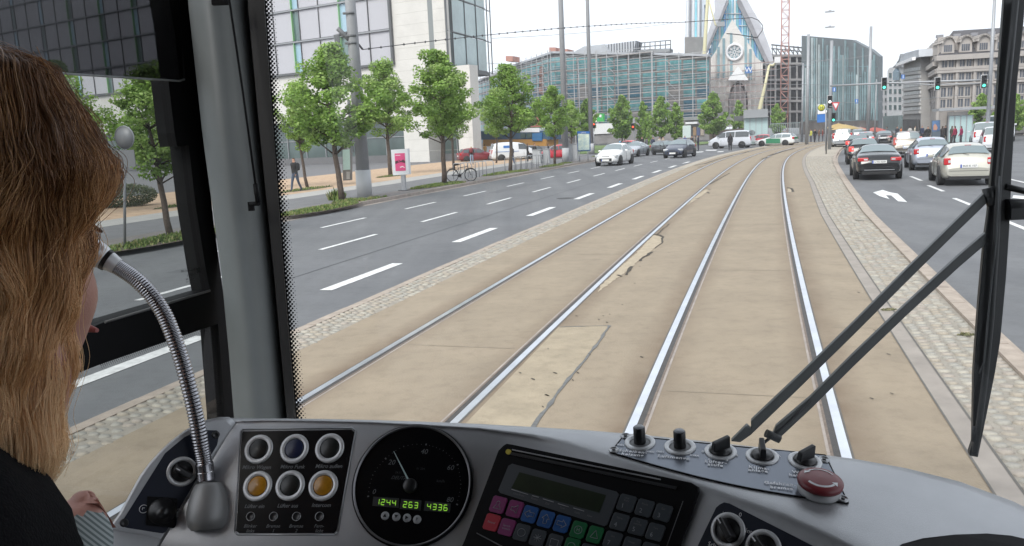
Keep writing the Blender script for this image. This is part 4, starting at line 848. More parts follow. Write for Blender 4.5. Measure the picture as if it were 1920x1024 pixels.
# glass corner box
FV = Face(FU.p(uR, 0), hdir(1506)); v1 = FV.uz(914, 137)[0]; vv = [0] + [FV.uz(x, y)[0] for x, y in ((848, 60), (872, 60), (893, 60))] + [v1]
part('box_soffit', dmetal, bl1, lambda b: FV.slab(b, -.3, v1 + .2, zBox - .35, zBox, -2.5, .25))
part('box_core', mat('core_wall', (.22, .24, .24), .7), bl1, lambda b: FV.slab(b, .3, v1 - .3, zBox + .05, zTop, -2.2, -1.6))
for r in range(6):
    z0 = zBox + .1 + r * 3.62
    for k in range(4):
        part('glass_panel', glass_sky if k else glass_teal, bl1, lambda b: FV.slab(b, vv[k] + .05, vv[k + 1] - .05, z0 + .06, z0 + 3.5, -.06, 0))
        part('panel_post', dmetal, bl1, lambda b: FV.slab(b, vv[k] - .05, vv[k] + .05, z0, z0 + 3.62, -.1, .08))
    part('panel_rail', dmetal, bl1, lambda b: FV.slab(b, 0, v1, z0 - .06, z0 + .06, -.1, .06))
    part('panel_rail', dmetal, bl1, lambda b: FV.slab(b, v1, v1 + 2.4, z0 - .04, z0 + .04, -.3, -.2)); part('louvre', dmetal, bl1, lambda b: [FV.slab(b, .1 + i * (vv[1] - .2) / 5, .18 + i * (vv[1] - .2) / 5, z0 + .1, z0 + 3.4, 0, .05) for i in range(6)], kind='stuff')
for v in (v1 + 1.3, v1 + 2.4): part('outer_post', dmetal, bl1, lambda b: FV.slab(b, v - .05, v + .05, 0 if v < v1 + 2 else zBox, zTop, -.3, -.2))
# --- scaffolded glass building across the square
sc = empty('scaffolded_building', 'long teal glass building wrapped in scaffolding across the square', 'building', ground_at(1130, 180))
tealg = mat('facade_teal', (.07, .26, .29), .3, var=.35, scale=.3, spec=.8, col2=(.16, .40, .43)); tealb = mat('facade_blue', (.045, .15, .22), .3, var=.3, scale=.3, spec=.8); conc = mat('raw_concrete', (.26, .25, .245), .85, var=.15, scale=.5)
poleg = mat('scaffold_tube', (.42, .42, .43), .5, .2); plk = mat('scaffold_plank', (.34, .31, .30), .8, var=.2, scale=1)
rfm = mat('pale_roof', (.42, .44, .47), .5, var=.1, scale=.4)
SEGP = [(900, 235, 154), (975, 205, 122), (1043, 188, 99), (1128, 183, 101), (1230, 176, 102), (1330, 172, 105)]
nodes = [(ground_at(x, d), zat(x, y, d)) for x, d, y in SEGP]
scf = MB(); scp = MB()
for (A, za), (B, zb) in zip(nodes, nodes[1:]):
    F_ = Face(A, (B - A)); L = (B - A).length; nb = max(2, round(L / 3.1)); w = L / nb
    part('facade_wall', conc, sc, lambda b: b.prism([F_.p(0, 0, -8), F_.p(L, 0, -8), F_.p(L, zb - .1, -8), F_.p(0, za - .1, -8)], F_.N * 7.6)) if 0 else part('facade_wall', conc, sc, lambda b: b.prism([F_.p(0, 0, -1), F_.p(L, 0, -1), F_.p(L, zb - .1, -1), F_.p(0, za - .1, -1)], F_.N * .6))
    part('roof_edge', rfm, sc, lambda b: b.prism([F_.p(0, za - .1, -1), F_.p(L, zb - .1, -1), F_.p(L, zb + .35, -1), F_.p(0, za + .35, -1)], F_.N * 1.5))
    nf = 6
    for i in range(nb):
        q = (i + .5) / nb; zt = za + (zb - za) * q
        for r in range(nf):
            z0 = 1.0 + r * (zt - 1.4) / nf; z1 = 1.0 + (r + 1) * (zt - 1.4) / nf - .5
            if z1 - z0 < .5: continue
            part('window', tealg if r >= 4 or random.random() < .28 else (tealb if random.random() < .75 else conc), sc, lambda b: F_.slab(b, i * w + .25, (i + 1) * w - .2, z0, z1, -.45, -.3))
    zz = 2.2
    while zz < max(za, zb) - .5:
        ul = 0
        if za < zz: ul = L * (zz - za) / (zb - za)
        if ul < L:
            scp_ = F_.slab(scp, ul, L, zz - .09, zz + .09, .6, 1.5); F_.slab(scf, ul, L, zz + .95, zz + 1.06, 1.5, 1.56); F_.slab(scf, ul, L, zz + .5, zz + .58, 1.5, 1.56)
        zz += 2.05
    ns = int(L / 2.4)
    for i in range(ns + 1):
        u = L * i / max(1, ns); zt = za + (zb - za) * i / max(1, ns) + .6
        F_.slab(scf, u - .08, u + .08, 0, zt, 1.5, 1.6)
        if i % 5 == 1:
            z = .3
            while z < zt - 2.2:
                a, e = F_.p(u, z, 1.6), F_.p(u + 2.2, z + 2.05, 1.6); scf.tube([a, e] if int(z) % 2 else [F_.p(u + 2.2, z, 1.6), F_.p(u, z + 2.05, 1.6)], .05, 4); z += 2.05
scf.build('scaffold_poles', poleg, sc, kind='stuff'); scp.build('scaffold_decks', plk, sc, kind='stuff')
# roof works: sloping pale roof, its frames, containers
A, B = ground_at(1090, 195), ground_at(1268, 188); F_ = Face(A, B - A); 
F_.poly('sloping_roof', [(1090, 103), (1112, 91), (1150, 87), (1160, 103)], 0, 6, rfm, sc); F_.poly('sloping_roof', [(1160, 103), (1150, 87), (1205, 80), (1200, 100)], 0, 5, stripe_mat('striped_roof', (.12, .13, .15), (.5, .52, .55), .55, direction='X'), sc)
t = MB()
for i in range(9):
    x = 1185 + i * 9.6; t.tube([F_.p(*F_.uz(x, 100), 2), F_.p(*F_.uz(x, 83 - i * .8), 2)], .12, 4)
for y0, y1 in ((84, 77), (91, 85), (96, 93)): t.tube([F_.p(*F_.uz(1185, y0), 2), F_.p(*F_.uz(1262, y1), 2)], .12, 4)
t.build('roof_scaffold', dmetal, sc, kind='stuff')
F_.poly('roof_hoarding', [(1200, 97), (1262, 93), (1262, 99), (1200, 102)], 0, 3, alum, sc)
for xs in ((955, 106, 968, 113), (1036, 90, 1048, 97), (1054, 93, 1070, 100)): F_.poly('roof_container', [(xs[0], xs[1]), (xs[2], xs[1] + .3), (xs[2], xs[3] + 3), (xs[0], xs[3] + 3)], -2, 2, mat('salmon_box', (.45, .22, .17), .7), sc)
F_.poly('chimney_stack', [(1027, 128), (1030, 126), (1034, 128), (1035, 178), (1026, 178)], 3, 5, mat('brick_pink', (.40, .22, .18), .8), sc)
# shop strip below the scaffold building
A, B = ground_at(1108, 168), ground_at(1328, 158); F_ = Face(A, B - A); shop = empty('shop_pavilion', 'low shop row with white fascia below the scaffolded building', 'shop', A)
F_.poly('shop_wall', [(1108, 232), (1330, 222), (1330, 262), (1108, 270)], -3, 0, mat('shop_wall', (.22, .21, .21), .8, var=.2, scale=.5), shop)
F_.poly('white_fascia', [(1112, 232), (1150, 231), (1150, 250), (1112, 252)], 0, .3, mat('white_fascia', (.7, .7, .7), .6), shop)
F_.poly('green_sign', [(1121, 213), (1134, 213), (1134, 228), (1121, 228)], 0, .5, mat('sign_green', (.06, .42, .10), .5), shop); F_.poly('white_sign', [(1114, 213), (1121, 213), (1121, 229), (1114, 229)], 0, .4, mat('sign_white', (.75, .74, .66), .5), shop)
F_.poly('sign_mark', [(1126, 215), (1130, 215), (1130, 220), (1126, 220)], .5, .6, mat('sign_white2', (.8, .8, .8), .5), shop)
F_.poly('fascia_board', [(1285, 220), (1312, 219), (1312, 225), (1285, 226)], 0, .8, alum, shop); F_.poly('fascia_board', [(1288, 229), (1310, 228), (1310, 232), (1288, 233)], 0, .8, mat('w3', (.7, .7, .72), .5), shop)
for i, c in enumerate(((.4, .08, .06), (.08, .09, .1), (.3, .2, .12), (.08, .1, .2), (.35, .3, .25))): F_.poly('shop_window', [(1286 + i * 7, 238), (1292 + i * 7, 238), (1292 + i * 7, 254), (1286 + i * 7, 254)], 0, .2, mat('shopwin%d' % i, c, .3), shop)
# --- church-like assembly hall with glazed gable
ch = empty('gabled_hall', 'tall stone gable with rose window set in a blue glass gable', 'church', ground_at(1385, 185)); FC = Face(ground_at(1385, 185), hdir(960 + 1500 * 6) if 0 else RT)
bgl = stripe_mat('blue_glass_bars', (.12, .45, .72), (.60, .78, .85), .9, .15, direction='X', spec=.8); bgl2 = mat('cyan_glass', (.22, .58, .68), .12, var=.3, scale=.3, spec=.8); bgl3 = mat('blue_pane', (.12, .36, .74), .12, spec=.8)
roofm = mat('hall_roof', (.50, .51, .55), .6, var=.1, scale=.5); under = mat('roof_underside', (.24, .24, .26), .7, var=.2, scale=1); sg = mat('gable_stone', (.66, .64, .61), .8, var=.08, scale=.5); sgl = mat('gable_glass_strip', (.22, .34, .38), .2, var=.2, scale=.5); whitew = mat('white_plaster', (.75, .75, .76), .6)
FC.poly('roof_slope', [(1336, -60), (1350, -60), (1364, -10), (1362, 0), (1327, 88), (1318, 118), (1312, 116), (1314, 102), (1340, 20)], -2.4, -1, roofm, ch)
FC.poly('roof_slope', [(1370, -60), (1384, -60), (1402, 0), (1420, 32), (1432, 58), (1441, 82), (1447, 100), (1452, 118), (1446, 122), (1431, 108), (1383, 0)], -2.4, -1, roofm, ch)
FC.poly('roof_underside', [(1366, -4), (1325, 90), (1320, 104), (1322, 108), (1366, 6)], -1, .5, under, ch); FC.poly('roof_underside', [(1384, -4), (1390, 3), (1412, 48), (1425, 80), (1444, 120), (1437, 121), (1429, 106), (1381, 4)], -1, .5, under, ch)
FC.poly('glass_gable', [(1367, -12), (1380, -12), (1431, 108), (1431, 112), (1326, 116), (1324, 108)], -6, -2, bgl2, ch)
for i in range(22):
    x = 1328 + i * 4.8; yt = max(-8, 105 - (x - 1322) * 2.6 if x < 1365 else (x - 1381) * 2.2 - 2)
    if yt < 100: FC.poly('glass_pane', [(x, yt), (x + 3.4, yt), (x + 3.8, 112), (x + .4, 112)], -2, -1.7, (bgl3, bgl, bgl2, bgl, whitew, bgl2)[i % 6], ch)
for x0, y, x1 in ((1355, 23, 1390), (1344, 47, 1352), (1385, 46, 1404), (1334, 73, 1348), (1398, 70, 1414), (1328, 99, 1335)): FC.poly('glazing_bar', [(x0, y), (x1, y), (x1, y + 1), (x0, y + 1)], -1.7, -1.4, whitew, ch)
FC.poly('stone_gable', [(1373, 36), (1396, 72), (1411, 92), (1418, 108), (1430, 118), (1432, 235), (1322, 240), (1326, 118), (1341, 98), (1352, 74), (1362, 56)], -1.4, 0, sg, ch)
for x, y0, y1 in ((1347, 88, 148), (1357, 72, 148), (1371, 62, 150), (1398, 68, 150), (1407, 92, 150)): FC.poly('window_strip', [(x - 2.4, y0), (x + 2.4, y0), (x + 2.8, y1), (x - 2, y1)], 0, .15, sgl, ch)
for x in (1342, 1352, 1364, 1403, 1414): FC.poly('stone_fin', [(x - .8, 100), (x + .8, 100), (x + 1.2, 150), (x - .4, 150)], 0, .4, mat('fin%d' % x, (.5, .48, .46), .7), ch)
c = FC.uz(1377, 98); rc = FC.p(*c, .0); rose = part('rose_window', whitew, ch, lambda b: b.lathe(rc, FC.N, [(1.85, 0), (1.85, .5), (1.35, .5), (1.35, .1)], 36))
part('rose_glass', sgl, rose, lambda b: b.lathe(rc, FC.N, [(1.36, .12), (0, .12)], 30))
def spokes(b):
    for i in range(8): a = i * pi / 4; d = FC.U * cos(a) + UP * sin(a); b.tube([rc + d * .3 + FC.N * .25, rc + d * 1.36 + FC.N * .25], .09, 5); b.lathe(rc + d * .95 + FC.N * .2, FC.N, [(.3, 0), (.3, .12), (.2, .12), (.2, 0)], 12)
    b.lathe(rc, FC.N, [(.36, .1), (.36, .35), (.2, .35), (.2, .1)], 16)
part('rose_tracery', whitew, rose, spokes)
FC.poly('white_pediment', [(1384, 126), (1402, 149), (1403, 152), (1366, 152), (1367, 149)], .2, 3.1, whitew, ch)
arch = [(1366, 213), (1366, 185), (1368, 172), (1373, 161), (1379, 155), (1384, 152), (1390, 156), (1396, 163), (1400, 173), (1402, 186), (1402, 213)]
outer = [(1360, 213), (1360, 178), (1364, 160), (1372, 149), (1384, 141), (1397, 149), (1406, 160), (1409, 178), (1409, 213)]
FC.poly('arch_surround', outer, .1, .9, mat('arch_pale', (.66, .64, .61), .7), ch); FC.poly('arch_reveal', arch, .9, 1.0, mat('arch_dark', (.07, .06, .06), .8), ch)
inner = [(x + (1384 - x) * .18, y + (6 if y < 200 else 0)) for x, y in arch]; FC.poly('arch_infill', inner, 1.0, 1.1, mat('arch_infill', (.36, .34, .34), .8, var=.15, scale=.6), ch)
ws_ = FC.poly('blue_w_sign', [(1397.5, 127), (1410, 127), (1410, 139.5), (1397.5, 139.5)], 2.9, 3.2, mat('w_blue', (.05, .16, .42), .5), ch)
def face_text(F_, px, py, s, h, mt, par, o):
    u, z = F_.uz(px, py); cu = bpy.data.curves.new('letter', 'FONT'); cu.body = s; cu.size = h / .7; cu.align_x = 'CENTER'; cu.align_y = 'CENTER'; cu.materials.append(mt); cu.resolution_u = 2; ob = text_mesh('letter', cu)
    X = F_.U if F_.U.dot(RT) > 0 else -F_.U; Mx = Matrix((X, UP, F_.N)).transposed().to_4x4(); Mx.translation = F_.p(u, z, o)
    if par: ob.parent = par; ob.matrix_parent_inverse = world_of(par).inverted()
    ob.matrix_basis = Mx; return ob
face_text(FC, 1403.7, 133.3, 'W', 1.05, mat('w_white', (.85, .85, .85), .5), ws_, 3.24)
# scaffold in front of the hall
t = MB(); t2 = MB()
for y in (122, 135, 147, 162, 174, 187, 200): FC.slab(t, FC.uz(1322, y)[0], FC.uz(1455, y)[0], FC.uz(1385, y)[1] - .06, FC.uz(1385, y)[1] + .06, 2.0, 2.9)
for i in range(15): u = FC.uz(1322 + i * 9.4, 200)[0]; FC.slab(t2, u - .045, u + .045, 0, FC.uz(1322 + i * 9.4, 116 if i > 10 or i < 2 else 140)[1], 2.9, 3.0)
redp = mat('red_plank', (.38, .28, .27), .8); t.build('scaffold_decks', redp, ch, kind='stuff'); t2.build('scaffold_poles', poleg, ch, kind='stuff')
# tower remnant left of the gable
tw = empty('striped_tower', 'slender tower with white grey and blue vertical stripes left of the gable', 'tower', ground_at(1302, 195)); FT = Face(ground_at(1302, 195), RT)
FT.poly('tower_body', [(1284, 90), (1288, -60), (1325, -60), (1324, 8), (1320, 10), (1318, 90)], -8, 0, mat('tower_grey', (.58, .62, .68), .6), tw)
for x, w, mt in ((1290, 3, whitew), (1295, 3.5, under), (1300.5, 2.5, whitew), (1305.5, 3, bgl2), (1310.5, 2.4, whitew), (1314.5, 2.4, under)): FT.poly('tower_strip', [(x - w / 2, -50), (x + w / 2, -50), (x + w / 2 - .8, 70), (x - w / 2 - .8, 70)], 0, .25, mt, tw)
FT.poly('tower_base', [(1284, 70), (1318, 70), (1318, 240), (1284, 240)], -6, .5, conc, tw)
# red lattice crane mast
cr = empty('crane_mast', 'red lattice tower crane mast right of the gabled hall', 'crane', ground_at(1470, 176)); Pm = ground_at(1470, 176); redc = mat('crane_red', (.50, .26, .22), .6)
for a in (-1, 1):
    for b_ in (-1, 1):
        c_ = Pm + RT * .72 * a + TR * .72 * b_; part('mast_chord', redc, cr, lambda b: b.tube([c_, c_ + UP * 45], .09, 6))
def lat(b):
    z = 1.0; i = 0
    while z < 44:
        for a, e, f, h in ((-1, -1, 1, -1), (-1, 1, 1, 1), (-1, -1, -1, 1), (1, -1, 1, 1)):
            p, q = Pm + RT * .72 * a + TR * .72 * e, Pm + RT * .72 * f + TR * .72 * h; b.tube([p + UP * z, q + UP * z], .06, 4); b.tube([p + UP * z, q + UP * (z + 1.6)] if i % 2 else [q + UP * z, p + UP * (z + 1.6)], .05, 4)
        z += 1.6; i += 1
part('mast_lacing', redc, cr, lat, kind='stuff')
# mobile crane booms
ylw = mat('boom_cream', (.66, .62, .40), .5); bm1 = empty('telescopic_boom', 'long cream telescopic crane boom in front of the scaffolding', 'crane', FC.p(*FC.uz(1317, 195), 6))
part('boom', ylw, bm1, lambda b: b.tube([FC.p(*FC.uz(1316, 240), 6), FC.p(*FC.uz(1318, 195), 6), FC.p(*FC.uz(1323, 110), 6), FC.p(*FC.uz(1329, 10), 6), FC.p(*FC.uz(1330, -4), 6)], [.5, .48, .42, .34, .3], 8)); part('jib', ylw, bm1, lambda b: b.tube([FC.p(*FC.uz(1330, 2), 6), FC.p(*FC.uz(1337, 30), 6), FC.p(*FC.uz(1343, 52), 6), FC.p(*FC.uz(1347, 56), 6)], [.16] * 4, 6))
part('work_basket', alum, bm1, lambda b: b.box(FC.p(*FC.uz(1353, 52), 6), (.8, .5, .45), (FC.U, FC.N, UP)))
bm2 = empty('cherry_picker', 'cream cherry picker boom bent towards the hall roof', 'cherry picker', FC.p(*FC.uz(1424, 204), 5))
part('boom', ylw, bm2, lambda b: b.tube([FC.p(*FC.uz(1422, 240), 5), FC.p(*FC.uz(1424, 204), 5), FC.p(*FC.uz(1433, 165), 5), FC.p(*FC.uz(1441, 126), 5)], [.45, .45, .3, .24], 8)); part('upper_boom', ylw, bm2, lambda b: b.tube([FC.p(*FC.uz(1441, 125), 5), FC.p(*FC.uz(1448, 126), 5), FC.p(*FC.uz(1454, 119), 5)], .22, 6))
part('work_basket', whitew, bm2, lambda b: b.box(FC.p(*FC.uz(1457, 116), 5), (.7, .5, .6), (FC.U, FC.N, UP)))
# --- raw concrete frame between the hall and the dark building
cf = empty('concrete_frame', 'unfinished concrete floors between the hall and the dark glass building', 'building', ground_at(1475, 200)); FF = Face(ground_at(1475, 200), RT)
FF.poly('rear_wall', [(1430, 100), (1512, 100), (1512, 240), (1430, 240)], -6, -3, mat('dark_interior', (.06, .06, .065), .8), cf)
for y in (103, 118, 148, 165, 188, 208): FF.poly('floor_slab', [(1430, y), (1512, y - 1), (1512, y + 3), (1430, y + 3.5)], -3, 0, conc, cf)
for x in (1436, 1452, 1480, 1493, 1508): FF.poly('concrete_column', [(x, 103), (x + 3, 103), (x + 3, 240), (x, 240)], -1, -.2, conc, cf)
t = MB()
for i in range(8): t.tube([FF.p(*FF.uz(1448 + i * 8, 90), 0), FF.p(*FF.uz(1456 + i * 8, 102), 0)], .12, 4); t.tube([FF.p(*FF.uz(1448 + i * 8, 102), 0), FF.p(*FF.uz(1448 + i * 8, 86), 0)], .1, 4)
t.tube([FF.p(*FF.uz(1446, 84), 0), FF.p(*FF.uz(1506, 90), 0)], .2, 4); t.tube([FF.p(*FF.uz(1446, 91), 0), FF.p(*FF.uz(1506, 97), 0)], .15, 4); t.build('roof_truss', dmetal, cf, kind='stuff')
# --- dark building with pale vertical glass stripes
db = empty('striped_glass_building', 'dark building with pale vertical glass stripes and slanted roofline', 'building', ground_at(1575, 170)); FD = Face(ground_at(1503, 172), ground_at(1648, 160) - ground_at(1503, 172))
FD.poly('facade_wall', [(1503, 67), (1598, 75), (1632, 93), (1648, 106), (1647, 245), (1503, 245)], -1, 0, mat('slate_cladding', (.12, .14, .15), .5, var=.12, scale=.4), db)
sg2 = mat('stripe_glass', (.20, .29, .31), .15, var=.3, scale=.4, spec=.8); sg3 = mat('stripe_pale', (.40, .46, .47), .3, var=.2, scale=.4)
rnd = random.Random(5)
def roofy(x): return 67 + (x - 1503) * 8 / 95 if x < 1598 else 75 + (x - 1598) * .62
for i in range(34):
    x = 1506 + i * 4.15 + rnd.uniform(-.7, .7); w = rnd.choice((1.2, 1.6, 2.4, 3)); y0 = roofy(x) + rnd.choice((2, 2, 14, 30, 45, 60)); y0 = max(y0, roofy(x + w) + 1.2)
    if x + w < 1646: FD.poly('glass_stripe', [(x, y0), (x + w, y0 + .1), (x + w - .2, rnd.choice((200, 225, 232))), (x - .2, 225)], 0, .2, rnd.choice((sg2, sg3, sg2, sg2)), db)
for y in range(122, 225, 17): FD.poly('floor_line', [(1505, y), (1646, y + 3), (1646, y + 4.2), (1505, y + 1.2)], 0, .1, sg2, db)
FD.poly('ground_floor', [(1503, 228), (1647, 226), (1647, 250), (1503, 252)], .1, .6, mat('gf_dark', (.10, .09, .085), .6, var=.5, scale=.5), db)
# --- right side: white corner house, office slab, stone department store
wh = empty('turreted_house', 'white house with a pointed grey corner turret beyond the junction', 'house', ground_at(1680, 150)); FW = Face(ground_at(1664, 152), ground_at(1694, 140) - ground_at(1664, 152))
FW.poly('wall', [(1664, 133), (1668, 127), (1694, 124), (1694, 245), (1664, 245)], -8, 0, mat('white_render', (.62, .61, .61), .7, var=.05, scale=1), wh)
FW.poly('turret_roof', [(1678, 127), (1684, 121), (1690, 112), (1693, 101), (1695, 112), (1696, 126)], -3, .4, mat('turret_slate', (.16, .17, .18), .6), wh)
for r in range(5):
    for k in range(3): FW.poly('window', [(1668 + k * 9, 137 + r * 15), (1672 + k * 9, 137 + r * 15), (1672 + k * 9, 146 + r * 15), (1668 + k * 9, 146 + r * 15)], 0, .1, glass_dark, wh)
FW.poly('bay_window', [(1679, 135), (1684, 128), (1688, 135), (1687, 150), (1679, 150)], 0, .4, mat('bay_glass', (.25, .33, .40), .2), wh)
FW.poly('shop_front', [(1664, 218), (1694, 216), (1694, 245), (1664, 245)], .1, .7, mat('shopfront_green', (.14, .18, .18), .3, var=.3, scale=.5), wh)
gy = empty('grey_street_house', 'far grey house seen between the dark building and the turreted house', 'house', ground_at(1656, 190)); FG = Face(ground_at(1640, 190), RT)
FG.poly('wall', [(1640, 150), (1650, 146), (1668, 150), (1668, 245), (1640, 245)], -6, 0, mat('grey_render', (.33, .33, .34), .8, var=.1, scale=1), gy)
for r in range(5): FG.poly('window', [(1652, 156 + r * 14), (1655, 156 + r * 14), (1655, 164 + r * 14), (1652, 164 + r * 14)], 0, .1, glass_dark, gy); FG.poly('window', [(1659, 156 + r * 14), (1662, 156 + r * 14), (1662, 164 + r * 14), (1659, 164 + r * 14)], 0, .1, glass_dark, gy)
of = empty('banded_office_block', 'grey office block with long window bands beside the stone department store', 'office building', ground_at(1710, 125)); FO = Face(ground_at(1694, 132), ground_at(1727, 112) - ground_at(1694, 132))
FO.poly('wall', [(1694, 118), (1727, 107), (1727, 245), (1694, 245)], -1, 0, mat('office_grey', (.27, .26, .25), .8, var=.08, scale=1), of)
FO.poly('roof_slope', [(1694, 118), (1697, 108), (1706, 99), (1733, 92), (1733, 106)], -5, .6, rfm, of); FO.poly('white_parapet', [(1693, 119), (1727, 106), (1727, 112), (1693, 124)], .6, 1.0, whitew, of)
for r in range(6):
    y = 128 + r * 14.5; FO.poly('window_band', [(1695, y + 2), (1727, y - 3 + r * .4), (1727, y + 3 + r * .4), (1695, y + 8)], 0, .12, mat('band_glass%d' % r, (.42, .42, .42), .4, var=.4, scale=1.5), of)
    FO.poly('spandrel', [(1695, y + 9), (1727, y + 4.5 + r * .4), (1727, y + 10 + r * .4), (1695, y + 14)], 0, .25, mat('spandrel%d' % r, (.34, .335, .33), .7), of)
FO.poly('arcade', [(1697, 224), (1725, 224), (1725, 246), (1697, 246)], .1, .3, mat('arcade_dark', (.05, .05, .05), .7, var=.5, scale=.8), of)
ds = empty('department_store', 'stone department store with mansard roof and arched dormers on the right', 'department store', ground_at(1756, 105)); Pc = ground_at(1756, 104); FS = Face(Pc, RT * 1.0 + TR * .10); FS2 = Face(Pc, ground_at(1725, 128) - Pc)
sto = mat('store_stone', (.30, .275, .255), .8, var=.1, scale=.8, bump=.1); sto2 = mat('store_stone_light', (.38, .35, .325), .8, var=.08, scale=.8); slate = mat('mansard_slate', (.075, .072, .078), .8, var=.15, scale=1.2, bump=.2, bscale=12)
zE = FS.uz(1757, 107)[1]; zR = FS.uz(1790, 51)[1]; LS = 46.0; L2 = (ground_at(1725, 128) - Pc).length
part('front_wall', sto, ds, lambda b: b.prism([FS.p(0, 0), FS.p(LS, 0), FS.p(LS, zE), FS.p(0, zE)], -FS.N * .6)); part('side_wall', sto, ds, lambda b: b.prism([FS2.p(.1, 0), FS2.p(L2, 0), FS2.p(L2, zE - .5), FS2.p(.1, zE - .5)], -FS2.N * .5))
inn = FS.p(2.6, 0, -4.0); ir = Vector((inn.x, inn.y, zR)); q1 = FS.p(LS, zR, -4.5)
rf = MB(); rf.add([FS.p(-.3, zE, .3), FS.p(LS, zE, .3), q1, ir, FS2.p(L2, zE - .5, .3), FS2.p(L2, zR - 2.2, -3.5)], [(0, 1, 2, 3), (4, 0, 3, 5)]); rf.build('mansard_roof', slate, ds)
part('eaves_cornice', sto2, ds, lambda b: (FS.slab(b, -.5, LS, zE - .45, zE + .1, .004, .75), FS2.slab(b, .3, L2, zE - .95, zE - .45, .004, .6)))
for zc in (FS.uz(1757, 131)[1], FS.uz(1757, 136)[1], FS.uz(1757, 160)[1]): part('string_course', sto2, ds, lambda b: (FS.slab(b, -.3, LS, zc - .12, zc + .14, .004, .4), FS2.slab(b, .3, L2, zc - .12, zc + .14, .004, .35)))
wb = FS.uz(1765, 120)[0]; per = FS.uz(1798, 120)[0] - FS.uz(1765, 120)[0]; win = mat('store_window', (.09, .10, .12), .12, var=.3, scale=.7)
zrows = [(FS.uz(1768, 127)[1], FS.uz(1768, 113)[1]), (FS.uz(1768, 153)[1], FS.uz(1768, 139)[1]), (FS.uz(1768, 182)[1], FS.uz(1768, 165)[1]), (FS.uz(1768, 202)[1], FS.uz(1768, 187)[1])]
for k in range(9):
    u0 = wb + k * per
    part('pilaster', sto2, ds, lambda b: FS.slab(b, u0 - per * .20, u0 - per * .06, 0, zE - .4, .002, .3))
    for r, (za_, zb_) in enumerate(zrows):
        for j in range(2):
            a = u0 + j * per * .38 + .05; w_ = part('window', win, ds, lambda b: FS.slab(b, a, a + per * .29, za_, zb_, .004, .03))
            part('window_frame', sto2, w_, lambda b: (FS.slab(b, a - .09, a, za_, zb_, .004, .14), FS.slab(b, a - .09, a + per * .29 + .09, zb_, zb_ + .12, .004, .14), FS.slab(b, a - .09, a + per * .29 + .09, za_ - .14, za_, .004, .2), FS.slab(b, a + per * .29, a + per * .29 + .09, za_, zb_, .004, .14), FS.slab(b, a + per * .13, a + per * .16, za_, zb_, .03, .05)))
    # arched dormer
    cu_ = u0 + per * .36; zb0 = zE + .35; w2 = per * .37; H_ = (zR - zE) * .52
    prof = [(cu_ - w2, zb0), (cu_ - w2 * .92, zb0 + H_ * .62)] + [(cu_ - w2 * .92 * cos(a), zb0 + H_ * .62 + H_ * .42 * sin(a)) for a in [i * pi / 10 for i in range(1, 10)]] + [(cu_ + w2 * .92, zb0 + H_ * .62), (cu_ + w2, zb0)]
    b = MB(); b.prism([FS.p(u_, z_, -.1) for u_, z_ in prof], -FS.N * 3.0); dm = b.build('dormer', sto2, ds); face_normals(dm)
    for j in range(4): part('dormer_window', win, dm, lambda b: FS.slab(b, cu_ - w2 * .62 + j * w2 * .32, cu_ - w2 * .62 + j * w2 * .32 + w2 * .24, zb0 + H_ * .1, zb0 + H_ * .55, -.1, -.06))
    part('dormer_arch', sto2, dm, lambda b: [b.box(FS.p(cu_ - w2 * .98 * cos(a), zb0 + H_ * .64 + H_ * .45 * sin(a), -1.4), (.25, 1.6, .08), (FS.U * sin(a) + UP * cos(a), FS.N, -FS.U * cos(a) + UP * sin(a))) for a in [i * pi / 8 for i in range(1, 8)]], kind='stuff')
    part('roof_hatch', under, ds, lambda b: b.box(FS.p(cu_, zE + (zR - zE) * .80, -3.1), (w2 * .55, .15, .18), (FS.U, FS.N, UP)))
for k in range(9):
    for r, (za_, zb_) in enumerate(zrows):
        u0 = .8 + k * L2 / 9.2; part('side_window', win, ds, lambda b: FS2.slab(b, u0, u0 + L2 / 16, za_, zb_, .004, .06))
for k in range(3): part('side_dormer', sto2, ds, lambda b: b.box(FS2.p(3.5 + k * L2 / 3.6, zE + .9, -.9), (L2 / 10, 1.0, 1.3), (FS2.U, FS2.N, UP)))
part('street_level', mat('street_level', (.13, .125, .12), .5, var=.3, scale=.5), ds, lambda b: FS.slab(b, 1.0, LS, .3, zrows[3][0] - .5, .3, .4))
